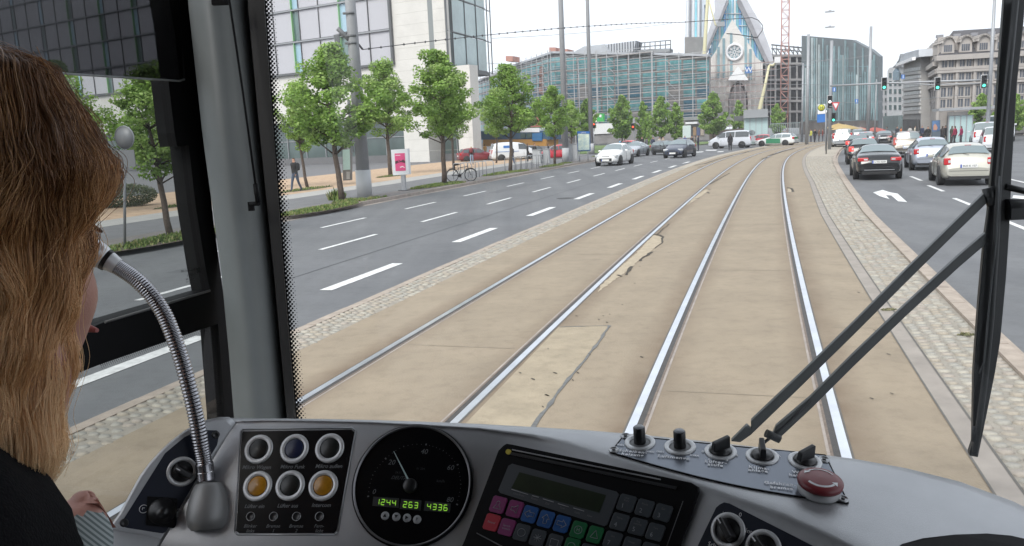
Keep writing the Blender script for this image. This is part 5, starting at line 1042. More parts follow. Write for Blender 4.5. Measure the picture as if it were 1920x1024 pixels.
# ================================================================== TREES AND STREET FURNITURE
leafm = [mat('leaf_%d' % i, c, .55, var=.25, scale=1.2, spec=.3) for i, c in enumerate(((.20, .33, .065), (.27, .42, .09), (.12, .215, .04), (.33, .46, .14)))]
for m in leafm:      # thin leaves let some light through
    n = m.node_tree; b = n.nodes['Principled BSDF']; tl = n.nodes.new('ShaderNodeBsdfTranslucent'); ms = n.nodes.new('ShaderNodeMixShader'); ms.inputs[0].default_value = .35
    src = b.inputs['Base Color'].links[0].from_socket; n.links.new(src, tl.inputs[0]); out = n.nodes['Material Output']; n.links.new(b.outputs[0], ms.inputs[1]); n.links.new(tl.outputs[0], ms.inputs[2]); n.links.new(ms.outputs[0], out.inputs[0])
bark = mat('bark', (.085, .065, .052), .9, var=.3, scale=8, bump=.5, bscale=30)
def tree_meshes(seed, h0, hc, rad, nleaf, ls, kind='linden'):
    # trunk height h0, crown height hc above it, crown radius
    rnd = random.Random(seed); tr = MB(); lean = Vector((rnd.uniform(-.02, .02), rnd.uniform(-.02, .02), 0))
    P = [Vector((0, 0, -.1)) + Vector((lean.x, lean.y, 0)) * z * 3 + Vector((rnd.uniform(-.03, .03), rnd.uniform(-.03, .03), z)) for z in [i * (h0 + hc * .75) / 8 for i in range(9)]]
    tr.tube(P, [.115, .10, .09, .085, .075, .06, .045, .03, .012], 8)
    clumps = []
    nb = 30
    for i in range(nb):
        q = (i + .5) / nb; z = h0 + hc * (q * .93 - .03); prof = (sin(pi * min(1, (q * .86 + .16))) ** .75) * (1 - .25 * q)
        a = i * 2.4 + rnd.uniform(-.5, .5); r = rad * prof * rnd.uniform(.5, 1.15)
        b0 = P[min(8, int((z - .3 * r) / (h0 + hc * .75) * 8))]; e = Vector((cos(a) * r, sin(a) * r, z + rnd.uniform(.05, .35)))
        m1 = b0.lerp(e, .5) + Vector((0, 0, -.12 * r)); tr.tube([b0, m1, e], [.035, .02, .006], 5)
        for k in range(3):
            f = (.45, .75, 1.0)[k]; c = b0.lerp(e, f) + Vector((rnd.gauss(0, .14), rnd.gauss(0, .14), rnd.gauss(0, .12))) * rad * .35; clumps.append((c, rad * rnd.uniform(.14, .27) * (1.1 if f > .6 else .9)))
    for k in range(7): a = rnd.uniform(0, 6.28); clumps.append((Vector((cos(a) * rad * .1, sin(a) * rad * .1, h0 + hc * rnd.uniform(.8, 1.0))), rad * rnd.uniform(.12, .2)))
    lf = MB(); per = nleaf // len(clumps)
    for c, r in clumps:
        mi = rnd.choice((0, 0, 1, 1, 2, 3)); 
        for k in range(per):
            d = Vector((rnd.gauss(0, 1), rnd.gauss(0, 1), rnd.gauss(0, 1))).normalized() * r * rnd.uniform(.3, 1.12) ** .6
            d.z *= .8; p = c + d; L = ls * rnd.uniform(.7, 1.3)
            nrm = (d.normalized() * .6 + Vector((rnd.gauss(0, .5), rnd.gauss(0, .5), rnd.gauss(.35, .4)))).normalized(); a = nrm.orthogonal().normalized(); a.rotate(Matrix.Rotation(rnd.uniform(0, 6.28), 3, nrm)) if 0 else None
            t = rnd.uniform(0, 6.28); b = nrm.cross(a); u = a * cos(t) + b * sin(t); v = nrm.cross(u)
            lf.add([p - u * L * .5, p + v * L * .42 - nrm * L * .08, p + u * L * .5 - nrm * L * .12, p - v * L * .42 - nrm * L * .08], [(0, 1, 2, 3)], mi if rnd.random() < .75 else rnd.randrange(4))
    return tr, lf
TK = {}
def tkind(k):
    if k not in TK:
        seed, h0, hc, rad, n, ls = {'a': (1, 2.95, 3.7, 1.75, 15500, .108), 'b': (2, 2.9, 3.8, 1.6, 14500, .108), 'c': (3, 3.1, 4.0, 1.7, 14500, .11), 'f': (5, 1.8, 5.2, 2.0, 6000, .30), 'g': (9, 1.6, 5.4, 1.7, 6000, .28)}[k]
        tr, lf = tree_meshes(seed, h0, hc, rad, n, ls); TK[k] = (tr.mesh('trunk', bark), lf.mesh('crown', leafm))
    return TK[k]
def tree(px, py, kind, top, label, group=None, z=ZP, rot=0, wide=1.0, name='linden_tree', dist=None):
    P = G(px, py, z) if dist is None else ground_at(px, dist) + Vector((0, 0, z)); tr, lf = tkind(kind); h = {'a': 6.65, 'b': 6.7, 'c': 7.1, 'f': 7.0, 'g': 7.0}[kind]
    H = zat(px, top, sqrt(P.x ** 2 + P.y ** 2)) - z; s = H / h; o = empty(name, label, 'tree', P, rot, group)
    a = link(tr, 'trunk', o); b = link(lf, 'crown', o); o.scale = (s * wide, s * wide, s); return o
GT = 'young linden trees along the left pavement'
T1 = tree(642, 378, 'a', 88, 'linden tree just left of the thick grey mast on the kerb', GT, rot=0.3, wide=1.3)
tree(732, 328, 'b', 110, 'linden tree behind the pink poster panel', GT, rot=1.1, wide=1.15)
tree(833, 346, 'c', 92, 'linden tree beside the parked bicycle', GT, rot=2.2, wide=1.35)
tree(851, 317, 'b', 150, 'linden tree half hidden behind the one by the bicycle', GT, rot=4.0, wide=1.0)
tree(957, 322, 'a', 124, 'linden tree in front of the white parked van', GT, rot=4.4, wide=1.25)
tree(931, 306, 'b', 165, 'small linden tree at the gravel edge left of the white parked van', GT, rot=5.4, wide=.8)
tree(1040, 308, 'c', 160, 'linden tree in front of the red parked hatchback', GT, rot=3.1, wide=1.1)
tree(1072, 293, 'b', 188, 'linden tree just left of the city map board', GT, rot=.6, wide=1.15)
tree(576, 352, 'b', 150, 'linden tree behind the man with the backpack', GT, rot=2.8, wide=1.0)
tree(319, 443, 'b', 118, 'linden tree on the grass seen through the side window', GT, rot=1.9, wide=1.25)
tree(338, 384, 'c', 150, 'linden tree further back seen through the side window', GT, rot=5.1, wide=1.1)
tree(140, 405, 'a', 120, 'linden tree behind the driver seen through the side window', GT, rot=3.3, wide=1.1)
tree(470, 356, 'c', 120, 'linden tree hidden behind the grey cab pillar', GT, rot=3.9)
GF = 'bushy round trees on the far square'
for x, d, top, k, w, lb in ((1166, 122, 178, 'f', .95, 'bushy tree nearest the green sign on the far square'), (1206, 126, 190, 'g', .85, 'narrow tree left of the red traffic light on the far square'), (1213, 110, 212, 'g', .6, 'smallest sapling on the far square'), (1240, 124, 180, 'f', .85, 'bushy tree above the dark estate car'), (1268, 124, 192, 'g', .95, 'tree right above the dark blue hatchback'), (1337, 128, 172, 'f', 1.0, 'yellow green tree beside the tall cream boom'), (1385, 150, 188, 'g', .95, 'tree in front of the gothic arch'), (1457, 140, 194, 'f', .85, 'tree at the foot of the red crane mast'), (1100, 118, 185, 'g', 1.0, 'tree between the two masts on the left'), (1840, 96, 175, 'f', .95, 'tree in front of the department store by the signal mast'), (1905, 92, 176, 'f', .9, 'tree in front of the department store at the right edge'), (980, 118, 190, 'f', .9, 'tree behind the parked white van'), (1010, 116, 185, 'g', .9, 'tree behind the parked black car')):
    tree(x, 0, k, top, lb, GF, ZR, rot=x * .7, wide=w, name='park_tree', dist=d)
# stakes round far saplings
tst = mat('stake_wood', (.35, .28, .20), .8)
# planting strips with grass at the trees
grassm = [mat('grass_%d' % i, c, .7) for i, c in enumerate(((.10, .17, .03), (.16, .22, .05), (.07, .12, .025), (.24, .24, .09)))]
def tufts(mb, P, n, rx, ry, h, ang=0.0):
    for _ in range(n):
        a = random.uniform(0, 6.28); r = sqrt(random.random()); x, y = cos(a) * r * rx, sin(a) * r * ry; q = Vector((P.x + x * cos(ang) - y * sin(ang), P.y + x * sin(ang) + y * cos(ang), P.z)); hh = h * random.uniform(.4, 1.3) * (1 - .5 * r)
        t = random.uniform(0, 6.28); w = Vector((cos(t), sin(t), 0)) * .018 * (1 + hh * 4); l = Vector((random.uniform(-.5, .5) * hh, random.uniform(-.5, .5) * hh, hh))
        mb.add([q - w, q + w, q + l * .6 + w * .7, q + l, q + l * .6 - w * .7], [(0, 1, 2, 3, 4)], random.randrange(4))
gb = MB(); sb_ = MB()
for px, py, rx, ry, n in ((600, 392, 2.6, .62, 1500), (655, 377, 1.0, .5, 500), (815, 348, 2.6, .6, 1300), (850, 344, 1.2, .5, 400), (940, 325, 3.0, .6, 900), (975, 321, 1.4, .5, 300), (1035, 311, 2.6, .6, 700), (1060, 306, 1.2, .5, 200), (300, 452, 2.2, .6, 900), (345, 441, 2.0, .6, 900), (735, 330, 2.0, .5, 400), (575, 355, 2.4, .5, 400), (338, 386, 1.4, .4, 250), (690, 374, 1.6, .3, 200), (1120, 293, 1.6, .5, 120)):
    P = G(px, py, ZP + .01); an = -heading(40) + pi / 2; tufts(gb, P, n, rx, ry, .13, an)
    sb_.add([(P.x + rx * 1.1 * cos(a) * cos(an) - ry * 1.1 * sin(a) * sin(an), P.y + rx * 1.1 * cos(a) * sin(an) + ry * 1.1 * sin(a) * cos(an), ZP + .010) for a in [k * pi / 8 for k in range(16)]], [tuple(range(16))])
gb.build('grass_tufts', grassm, kind='stuff', label='grass and weeds growing round the tree trunks', category='grass'); sb_.build('tree_pit_soil', dirtm, kind='structure')
P = G(632, 375, ZP); wb_ = MB(); tufts(wb_, P, 260, .35, .3, .5); wb_.build('weed_clump', grassm, kind='stuff', label='taller weed clump at the first linden trunk', category='weeds')
for x, y in ((1666, 581), (1811, 628)):
    w2_ = MB(); tufts(w2_, G(x, y, .01), 60, .09, .04, .03); w2_.build('weed', [mat('dry_weed_%d' % k, c, .8) for k, c in enumerate(((.20, .19, .10), (.16, .17, .08), (.24, .22, .13), (.12, .13, .07)))], label='small yellowish weed in the joint of the cobbled strip' if x < 1700 else 'small green weed against the kerb beside the wiper blade', category='weed')
# far lawn
lw = MB(); A = [ground_at(x, d) + Vector((0, 0, .0)) for x, d in ((1070, 96), (1185, 100), (1250, 104), (1330, 130), (1330, 150), (1070, 160))]; lw.add(A, [tuple(range(6))]); o = lw.build('far_lawn', mat('lawn', (.12, .18, .05), .9, var=.2, scale=.6), kind='structure')
if o.data.polygons[0].normal.z < 0: o.data.flip_normals()
# hedge bush
hb = MB(); rnd = random.Random(4)
for _ in range(5200):
    a = rnd.uniform(0, 6.28); q = Vector((rnd.gauss(0, 1), rnd.gauss(0, 1), rnd.gauss(0, 1))).normalized() * rnd.uniform(.75, 1.03); p = Vector((q.x * 1.35, q.y * .8, .48 + q.z * .52))
    if p.z < .02: continue
    u = Vector((rnd.gauss(0, 1), rnd.gauss(0, 1), rnd.gauss(0, 1))).normalized(); v = u.orthogonal().normalized(); L = .05; hb.add([p - u * L, p + v * L * .5, p + u * L, p - v * L * .5], [(0, 1, 2, 3)], rnd.randrange(3))
hm = [mat('hedge_%d' % i, c, .6) for i, c in enumerate(((.05, .075, .03), (.08, .11, .045), (.12, .13, .07)))]
hd = hb.build('shrub', hm, label='low rounded evergreen shrub on the gravel seen through the side window', category='shrub'); hd.location = G(235, 388, ZP); hd.rotation_euler = (0, 0, .6)
# ---- masts and lamps
galv = mat('galvanised_steel', (.33, .34, .355), .5, .3, var=.08, scale=3); mastg = mat('mast_grey', (.27, .275, .285), .6, var=.08, scale=2, bump=.1, bscale=30); pale_base = mat('pale_base', (.42, .43, .44), .7)
def mast(px, py, top_h, r0, r1, label, name='mast', cat='mast', z=ZP, n=14, base=True, mt=mastg, dist=None, group=None):
    P = G(px, py, z) if dist is None else ground_at(px, dist) + Vector((0, 0, z)); o = empty(name, label, cat, P, 0, group)
    part('shaft', mt, o, lambda b: b.tube([P, P + UP * top_h], [r0, r1], n))
    if base: part('base_sleeve', pale_base, o, lambda b: b.tube([P, P + UP * min(1.15, top_h * .1)], [r0 * 1.12, r0 * 1.1], n))
    return o, P
m1, P1 = mast(684, 369, 15, .30, .15, 'thick tapered grey overhead-line mast with pale foot on the left pavement', n=16)
part('cable_clamp', dmetal, m1, lambda b: [b.tube([P1 + UP * z + Vector((-.25, 0, 0)) - TR * .2, P1 + UP * z + Vector((.25, 0, 0)) - TR * .25], .05, 6) for z in (6.4, 6.7, 7.6)])
part('junction_box', mastg, m1, lambda b: b.box(P1 + Vector((-.36, -.12, 3.0)), (.05, .05, 1.1))); part('insulator_bracket', dmetal, m1, lambda b: (b.tube([P1 + UP * 6.9, P1 + UP * 6.7 + Vector((-.75, -.2, 0))], .06, 6), b.tube([P1 + UP * 6.4, P1 + UP * 6.7 + Vector((-.55, -.3, .3))], .1, 8), b.box(P1 + Vector((-.62, -.2, 6.5)), (.1, .1, .22))))
m2, P2 = mast(1061, 303, 24, .27, .15, 'tall tapered overhead-line mast right of the grey cabinets')
m3, P3 = mast(1109, 288, 30, .27, .13, 'tall lamp mast just right of the city map board')
part('lamp_arm', galv, m3, lambda b: b.tube([P3 + UP * 19.3, P3 + UP * 19.6 - RT * 2.0], .05, 6)) ; part('lamp_head', galv, m3, lambda b: b.box(P3 + UP * 19.6 - RT * 2.2, (.55, .2, .08), (RT, TR, UP)))
l1, PL = mast(1088, 0, 12.2, .10, .06, 'slender double-headed street lamp between the masts', 'street_lamp', 'street lamp', ZR, dist=108, mt=galv)
for sg_ in (-1, 1): part('lamp_head', galv, l1, lambda b: (b.tube([PL + UP * 12.1, PL + UP * 12.3 + RT * .5 * sg_], .04, 5), b.box(PL + UP * 12.3 + RT * .75 * sg_, (.3, .12, .07), (RT, TR, UP))))
m4, P4 = mast(1315, 262, 13, .20, .12, 'grey overhead-line mast in front of the cream boom', z=ZR)
m5, P5 = mast(1504, 0, 10.5, .15, .10, 'pale mast at the left corner of the striped dark building', z=ZR, dist=118, base=False, mt=galv)
m6, P6 = mast(1513, 0, 12.4, .20, .15, 'thicker mast before the striped building', z=ZR, dist=100, base=False, mt=galv); m7, P7 = mast(1628, 0, 13.2, .20, .15, 'tall mast before the right end of the striped building', z=ZR, dist=105, base=False, mt=galv)
m8, P8 = mast(1641, 0, 7.5, .10, .07, 'thin pole near the right end of the striped building', z=ZR, dist=112, base=False, mt=galv)
# signal gantry
sgm, Pg = mast(1555, 280, 9.4, .15, .13, 'signal mast carrying the gantry wires at the end of the cobbled strip', 'signal_mast', 'signal mast', z=0.0, mt=galv, base=False)
lr, PR = mast(1853, 0, 13.2, .16, .10, 'double-headed street lamp mast carrying the right traffic signal', 'street_lamp', 'street lamp', z=ZR, dist=74, mt=galv, base=False)
for sg_ in (-1, 1): part('lamp_head', galv, lr, lambda b: (b.tube([PR + UP * 13.1, PR + UP * 13.35 + RT * .4 * sg_], .04, 5), b.box(PR + UP * 13.35 + RT * .62 * sg_, (.28, .12, .06), (RT, TR, UP))))
wirem = mat('wire', (.06, .06, .065), .6); wirel = mat('cable_grey', (.25, .26, .27), .5)
def wire(pts, r, label, mt=wirem, sag=0.0, beads=0, parent=None, cat='cable', n=24, name='overhead_cable'):
    A, B = pts; L = []
    for i in range(n + 1): q = i / n; L.append(A.lerp(B, q) - UP * sag * 4 * q * (1 - q))
    t = MB(); t.tube(L, r, 4)
    for i in range(beads): 
        q = (i + .5) / beads; c = A.lerp(B, q) - UP * sag * 4 * q * (1 - q); t.lathe(c - UP * .06, UP, [(.0, 0), (.042, .03), (.042, .09), (0, .12)], 6)
    o = t.build(name, mt, parent); 
    if not parent: o['label'] = label; o['category'] = cat
    return o
def P_at(px, py, dist): d = RAY(px, py); return CAM + d * (dist / sqrt(d.x ** 2 + d.y ** 2))
wire((P_at(680, 93, 36), P_at(1277, 42, 66)), .022, 'dark span cable with beads from the left mast towards the gable', sag=-.25, beads=46)
wire((P_at(1277, 42, 66), P_at(1400, 34, 72)), .03, 'dark span cable in front of the glass gable', sag=0, beads=8)
o = MB(); o.tube([P_at(x, y, 72) for x, y in ((1400, 34), (1410, 33), (1422, 38), (1430, 48), (1430, 56), (1423, 66), (1420, 71))], .035, 5); o.tube([P_at(x, y, 72) for x, y in ((1362, 63), (1385, 65), (1420, 71))], .04, 5); oo = o.build('cable_loop', wirem); oo['label'] = 'looped end of the dark span cable before the gable roof'; oo['category'] = 'cable'
o = MB(); o.tube([P_at(x, y, 35.9) for x, y in ((654, 80), (657, 75), (666, 75), (673, 84), (680, 93))], .045, 5); oo = o.build('cable_loop', wirem); oo['label'] = 'curved cable end on the thick left mast'; oo['category'] = 'cable'
for a, b_, d1, d2, lb in (((1062, 135), (1320, 147), 70, 90, 'pale span cable between the middle masts'), ((912, 118), (1060, 112), 95, 70, 'span cable left of the middle mast'), ((1320, 150), (1640, 158), 90, 108, 'span cable from the gable towards the dark building'), ((1318, 172), (1560, 182), 88, 100, 'lower span cable before the arch'), ((1560, 192), (1800, 178), 90, 100, 'lower span cable right of the signal mast'), ((920, 72), (1260, 44), 95, 120, 'faint beaded cable over the scaffolding'), ((1500, 113), (1635, 103), 110, 105, 'span cable across the striped building'), ((1320, 147), (1560, 110), 80, 110, 'cable rising towards the striped building')):
    wire((P_at(*a, d1), P_at(*b_, d2)), .03, lb, mt=wirel, sag=.25)
# the gantry wires between signal mast and right lamp mast
part('gantry_arm', galv, sgm, lambda b: b.tube([P_at(1557, 161, 77), P_at(1640, 157, 76), P_at(1748, 153, 75), P_at(1850, 150, 74)], .075, 6))
part('gantry_arm', galv, sgm, lambda b: b.tube([P_at(1640, 155, 76), P_at(1748, 159, 75), P_at(1850, 156, 74)], .05, 6))
for k, (y_, lb) in enumerate(((22, 'upper faint suspended lamp in the sky above the signal mast'), (51, 'lower faint suspended lamp in the sky above the signal mast'))):
    c_ = P_at(1556, y_, 85); o = empty('suspended_lamp', lb, 'street lamp', c_); part('lamp_body', galv, o, lambda b: b.box(c_, (.42, .16, .05), (RT, TR, UP))); part('lamp_cap', galv, o, lambda b: b.box(c_ + UP * .08, (.12, .1, .05), (RT, TR, UP)))
    part('span_wire', wirel, o, lambda b: b.tube([c_ - RT * 9 + UP * .5, c_, c_ + RT * 9 + UP * .5], .008, 3))
# traffic lights
tl_dark = mat('signal_housing', (.012, .013, .014), .5); tl_board = mat('signal_board_edge', (.62, .63, .64), .5)
greenl = mat('green_light', (.05, .6, .4), .4, emit=(.10, .95, .62), es=1.6); redl = mat('red_light', (.8, .05, .02), .4, emit=(1, .10, .04), es=1.5); whitel = mat('white_light', (.9, .9, .9), .4, emit=(1, 1, 1), es=1.3); offl = mat('lamp_off', (.03, .03, .035), .3)
def signal(px, py, d, w, h, lit, col, label, board=True, group=None, glyph=None):
    c = P_at(px, py, d); s = d / 1500 * .98; o = empty('traffic_light', label, 'traffic light', c, 0, group); hw, hh = w * s / 2, h * s / 2; X = RT * .95 - TR * .05; X.normalize(); N = Vector((X.y, -X.x, 0)); N = N if N.dot(CAM - c) > 0 else -N
    if board: part('backing_board', tl_board, o, lambda b: b.box(c - N * .06, (hw * 1.18, .03, hh * 1.08), (X, N, UP)))
    part('housing', tl_dark, o, lambda b: b.box(c, (hw, .09, hh), (X, N, UP)))
    for k in range(3):
        q = c + UP * hh * (.62 - k * .62) + N * .092; on = k == lit
        ls_ = part('lens', col if on else offl, o, lambda b: b.lathe(q, N, [(hw * .62, 0), (hw * .5, .02), (0, .03)], 16)); part('visor', tl_dark, o, lambda b: b.grid([[q + X * hw * .7 * cos(a) + UP * hw * .7 * sin(a) + N * e for a in [i * pi / 8 for i in range(9)]] for e in (0, hw * .8)]))
        if on and glyph:
            dx = {'l': -1, 'u': 0, 'r': 1}[glyph]; D_ = X * dx + UP * (0 if dx else 1); E_ = X * (1 if not dx else 0) + UP * (1 if dx else 0); r_ = hw * .5; q2 = q + N * .035
    return o
signal(1658, 157, 75.6, 7.5, 20, 2, greenl, 'traffic light with green left arrow hanging over the left lane', glyph='l')
signal(1758, 157, 74.8, 7.5, 20, 2, greenl, 'traffic light with green straight arrow hanging over the middle lane', glyph='u')
signal(1845, 153, 73.8, 7.5, 20, 2, greenl, 'traffic light with green right arrow beside the lamp mast', glyph='r')
signal(1556, 191, 76, 7.5, 21, 1, whitel, 'tram signal with a white light on the signal mast')
signal(1549, 214, 75, 6, 14, 0, whitel, 'small tram signal below the round stop sign', board=False); signal(1563, 220, 75, 6.5, 15, 2, greenl, 'low traffic light with green light below the triangular sign', board=False)
rl_, Pr1 = mast(1189, 0, 4.0, .06, .06, 'pole of the red traffic light on the far square', 'signal_pole', 'pole', ZR, dist=100, base=False, mt=galv); signal(1187, 238, 99.5, 6, 13, 1, redl, 'red traffic light in front of the far trees', board=False)
mast(1113, 0, 3.6, .06, .06, 'pole of the red traffic light beside the map board', 'signal_pole', 'pole', ZR, dist=96, base=False, mt=galv); signal(1114, 236, 95.5, 5, 9, 0, redl, 'red traffic light just right of the lamp mast', board=False)
mast(652, 0, 2.7, .04, .04, 'pole of the small red light behind the first linden', 'signal_pole', 'pole', ZP, dist=58, base=False, mt=galv); signal(643, 268, 57, 6, 8, 1, redl, 'small red pedestrian light glowing behind the first linden', board=False)
# signs
sredm = mat('sign_red', (.55, .03, .04), .5); swh = mat('sign_white_face', (.75, .75, .75), .5); syel = mat('sign_yellow', (.55, .52, .06), .5); sgrn = mat('sign_dark_green', (.03, .14, .07), .5); sblu = mat('sign_blue', (.03, .15, .45), .5); sgry = mat('sign_back', (.20, .205, .215), .5, .3)
def Fat(px, dist): P = ground_at(px, dist); return Face(P, RT)
F1 = Fat(1568, 75.5); ys = empty('yield_sign', 'white and red give-way triangle right of the tram signal', 'road sign', F1.p(0, 3))
F1.poly('sign_border', [(1559, 192), (1574.5, 191.5), (1567, 208)], 0, .03, sredm, ys); F1.poly('sign_face', [(1562, 194), (1571.5, 193.7), (1567, 204)], .03, .04, swh, ys); part('bracket', galv, ys, lambda b: b.tube([F1.p(*F1.uz(1555, 200), -.05), F1.p(*F1.uz(1570, 199), -.05)], .03, 5))
F1 = Fat(1540, 74); hs_ = empty('tram_stop_sign', 'round green and yellow stop sign on white board above a blue panel', 'stop sign', F1.p(0, 3))
F1.poly('white_board', [(1533, 196), (1547, 195), (1547, 213), (1533, 214)], 0, .05, swh, hs_); c1 = F1.p(*F1.uz(1540, 202), .06); part('yellow_disc', sgrn, hs_, lambda b: b.lathe(c1, F1.N, [(.29, 0), (.29, .01), (0, .01)], 24)); part('yellow_disc', syel, hs_, lambda b: b.lathe(c1, F1.N, [(.25, .01), (.25, .02), (0, .02)], 24)); face_text(F1, 1540, 202, 'H', .26, sgrn, hs_, .09)
F1.poly('blue_panel', [(1532, 215), (1547, 214), (1547, 229), (1532, 230)], 0, .08, sblu, hs_); part('sign_pole', galv, hs_, lambda b: b.tube([F1.p(*F1.uz(1548, 196), 0), F1.p(F1.uz(1549, 240)[0], 0, 0)], .05, 8))
pb, Pb = mast(1549, 289, 3.2, .045, .045, 'thin dark post in the cobbled strip before the signal mast', 'post', 'post', z=0.0, base=False, mt=dmetal)
def round_back(px, py_, base_py, r, lb, square=None, zz=ZP, g=None, big=1.0):
    P = G(px, base_py, zz); Fz = Face(P, RT); u, z = Fz.uz(px, py_); o = empty('road_sign', lb, 'road sign', P); part('sign_pole', galv, o, lambda b: b.tube([P, Fz.p(u, z + r * 1.05, -.04)], .035, 8))
    c = Fz.p(u, z, 0); part('sign_disc', sgry, o, lambda b: b.lathe(c, Fz.N, [(r, 0), (r, .02), (0, .02)], 28)); part('disc_rim', galv, o, lambda b: b.lathe(c, Fz.N, [(r, -.01), (r + .012, 0), (r + .012, .022), (r, .03)], 28))
    if square: part('square_plate', sgry, o, lambda b: Fz.slab(b, u - r * .85, u + r * .85, z - r * 2.6, z - r * 1.1, 0, .02))
    return o
round_back(234, 258, 462, .27, 'grey back of a round sign with a square plate seen through the side window', True)
round_back(1411, 249, 272, .30, 'grey back of a round sign beside the white van', True, 0.0); round_back(1590, 246, 262, .28, 'round blue direction sign ahead of the silver van', None, ZR)
for (x, y, d) in ((1564, 168, 76), (1606, 190, 100), (1693, 144, 90)):
    Fx = Fat(x, d); o = empty('blue_sign', {1564: 'small blue sign just right of the signal mast', 1606: 'small blue sign on the wires by the striped building', 1693: 'small blue sign high before the white house'}[x], 'sign', Fx.p(0, 4)); Fx.poly('sign_face', [(x - 3, y - 4), (x + 3, y - 4), (x + 3, y + 4), (x - 3, y + 4)], 0, .05, sblu, o); Fx.poly('arrow', [(x - .5, y - 3), (x + .8, y - 3), (x + .8, y + 3), (x - .5, y + 3)], .05, .06, swh, o)
# ---- poster panel
FP = Face(G(755, 358, ZP), RT * .98 - TR * .2 + TR * .0); pp = empty('poster_stand', 'white framed poster stand with pink poster on a grey post', 'advertising stand', FP.P); pink = mat('poster_pink', (.60, .07, .20), .5, var=.1, scale=3)
part('post', galv, pp, lambda b: FP.slab(b, FP.uz(751, 330)[0], FP.uz(758, 330)[0], ZP, FP.uz(755, 325)[1], -.12, -.02)); part('foot_plate', dmetal, pp, lambda b: FP.slab(b, FP.uz(747, 330)[0], FP.uz(762, 330)[0], ZP, ZP + .04, -.25, .1))
FP.poly('housing', [(733, 281), (764, 279), (767, 327), (737, 329)], -.16, 0, mat('case_white', (.62, .64, .66), .4), pp); ph_ = FP.poly('poster', [(740, 288), (759, 287), (761, 320), (742, 321)], .003, .012, pink, pp)
FP.poly('poster_motif', [(741, 303), (748, 300), (752, 302), (756, 299), (760, 302), (760, 306), (753, 304), (747, 305), (742, 308)], .012, .016, mat('motif_dark', (.06, .02, .03), .5), ph_)
FP.poly('poster_motif', [(746, 300.5), (750, 302), (749, 303.5), (746, 302.5)], .016, .02, pink, ph_); FP.poly('poster_print', [(750, 313), (755, 311.5), (759, 314), (759, 315), (755, 313), (751, 314.5)], .012, .016, swh, ph_); FP.poly('poster_print', [(742, 291), (751, 290.5), (751, 291.5), (742, 292)], .012, .016, swh, ph_)
# info pillar
FI = Face(G(650, 345, ZP), RT); ip = empty('info_pillar', 'slim grey information pillar with pale green glass behind the first linden', 'information pillar', FI.P)
FI.poly('pillar_body', [(642, 279), (657, 278), (657, 338), (643, 339)], -.25, 0, mat('pillar_brown', (.17, .16, .15), .6), ip); FI.poly('glass_panel', [(643, 281), (656, 280), (657, 318), (644, 319)], 0, .04, mat('pale_green', (.36, .50, .46), .3), ip); FI.poly('label_plate', [(650, 322), (656, 322), (656, 336), (650, 336)], 0, .03, stripm, ip)
# map board, cabinets
FM = Face(G(1095, 303, ZP), RT); mp_ = empty('city_map_board', 'city map board with blue header on two posts at the pavement end', 'map board', FM.P)
FM.poly('frame', [(1082, 246), (1106, 246), (1107, 283), (1083, 284)], -.1, 0, mat('frame_blue', (.03, .10, .25), .5), mp_); FM.poly('map_sheet', [(1083.5, 251), (1105, 251), (1105.5, 281), (1084.5, 282)], .0, .02, mat('map_pale', (.42, .60, .66), .5, var=.2, scale=2.5, detail=8, col2=(.62, .66, .52)), mp_); FM.poly('header', [(1083, 247), (1105.5, 247), (1105.5, 250.5), (1083, 250.5)], .0, .03, sblu, mp_); face_text(FM, 1094, 249, 'LEIPZIG', .09, swh, mp_, .04)
for x in (1086, 1102): part('post', galv, mp_, lambda b: b.tube([FM.p(FM.uz(x, 280)[0], ZP, -.05), FM.p(*FM.uz(x, 280), -.05)], .04, 6))
cabm = mat('cabinet_grey', (.36, .37, .38), .6)
for (x0, x1, y0, y1, lb) in ((999, 1014, 281, 307, 'pale grey switch cabinet left of the middle mast'), (1018, 1030, 279, 306, 'grey switch cabinet behind the pale one'), (1065, 1083, 270, 302, 'large grey cabinet right of the middle mast')):
    Fc = Face(G((x0 + x1) / 2, y1, ZP), RT); o = empty('switch_cabinet', lb, 'cabinet', Fc.P); a, e = Fc.uz(x0, y1)[0], Fc.uz(x1, y1)[0]; zt = Fc.uz(x0, y0)[1]
    part('cabinet_body', cabm, o, lambda b: Fc.slab(b, a, e, ZP, zt - .06, -.45, 0)); part('cabinet_roof', galv, o, lambda b: Fc.slab(b, a - .03, e + .03, zt - .06, zt, -.48, .03)); part('door', mat('cab_door', (.40, .41, .42), .6), o, lambda b: (Fc.slab(b, a + .04, (a + e) / 2 - .015, ZP + .12, zt - .12, 0, .02), Fc.slab(b, (a + e) / 2 + .015, e - .04, ZP + .12, zt - .12, 0, .02)))
# bicycle stands
bs0 = None; k_ = 0
for i in range(12):
    base = CL(0, 0); px, py = ((872 + i * 13.5, 335.5 - i * 1.7) if i < 5 else (966 + (i - 5) * 10.2, 321.2 - (i - 5) * 1.5)); A = G(px, py, ZP); 
    me = None
    if bs0 is None:
        t = MB(); t.tube([(0, 0, 0), (0, 0, .78), (.03, 0, .86), (.10, 0, .9), (.68, 0, .9), (.75, 0, .86), (.78, 0, .78), (.78, 0, 0)], .024, 8); bs0 = t.mesh('bicycle_stand', galv)
    o = link(bs0, 'bicycle_stand', None, label='galvanised hoop bicycle stand in the near row starting at the parked bicycle' if i < 5 else 'galvanised hoop bicycle stand in the far row ending at the grey switch cabinets', category='bicycle stand', group='bicycle stands of the near row on the kerb' if i < 5 else 'bicycle stands of the far row on the kerb'); o.location = A; o.rotation_euler = (0, 0, pi - heading(60) - .15)
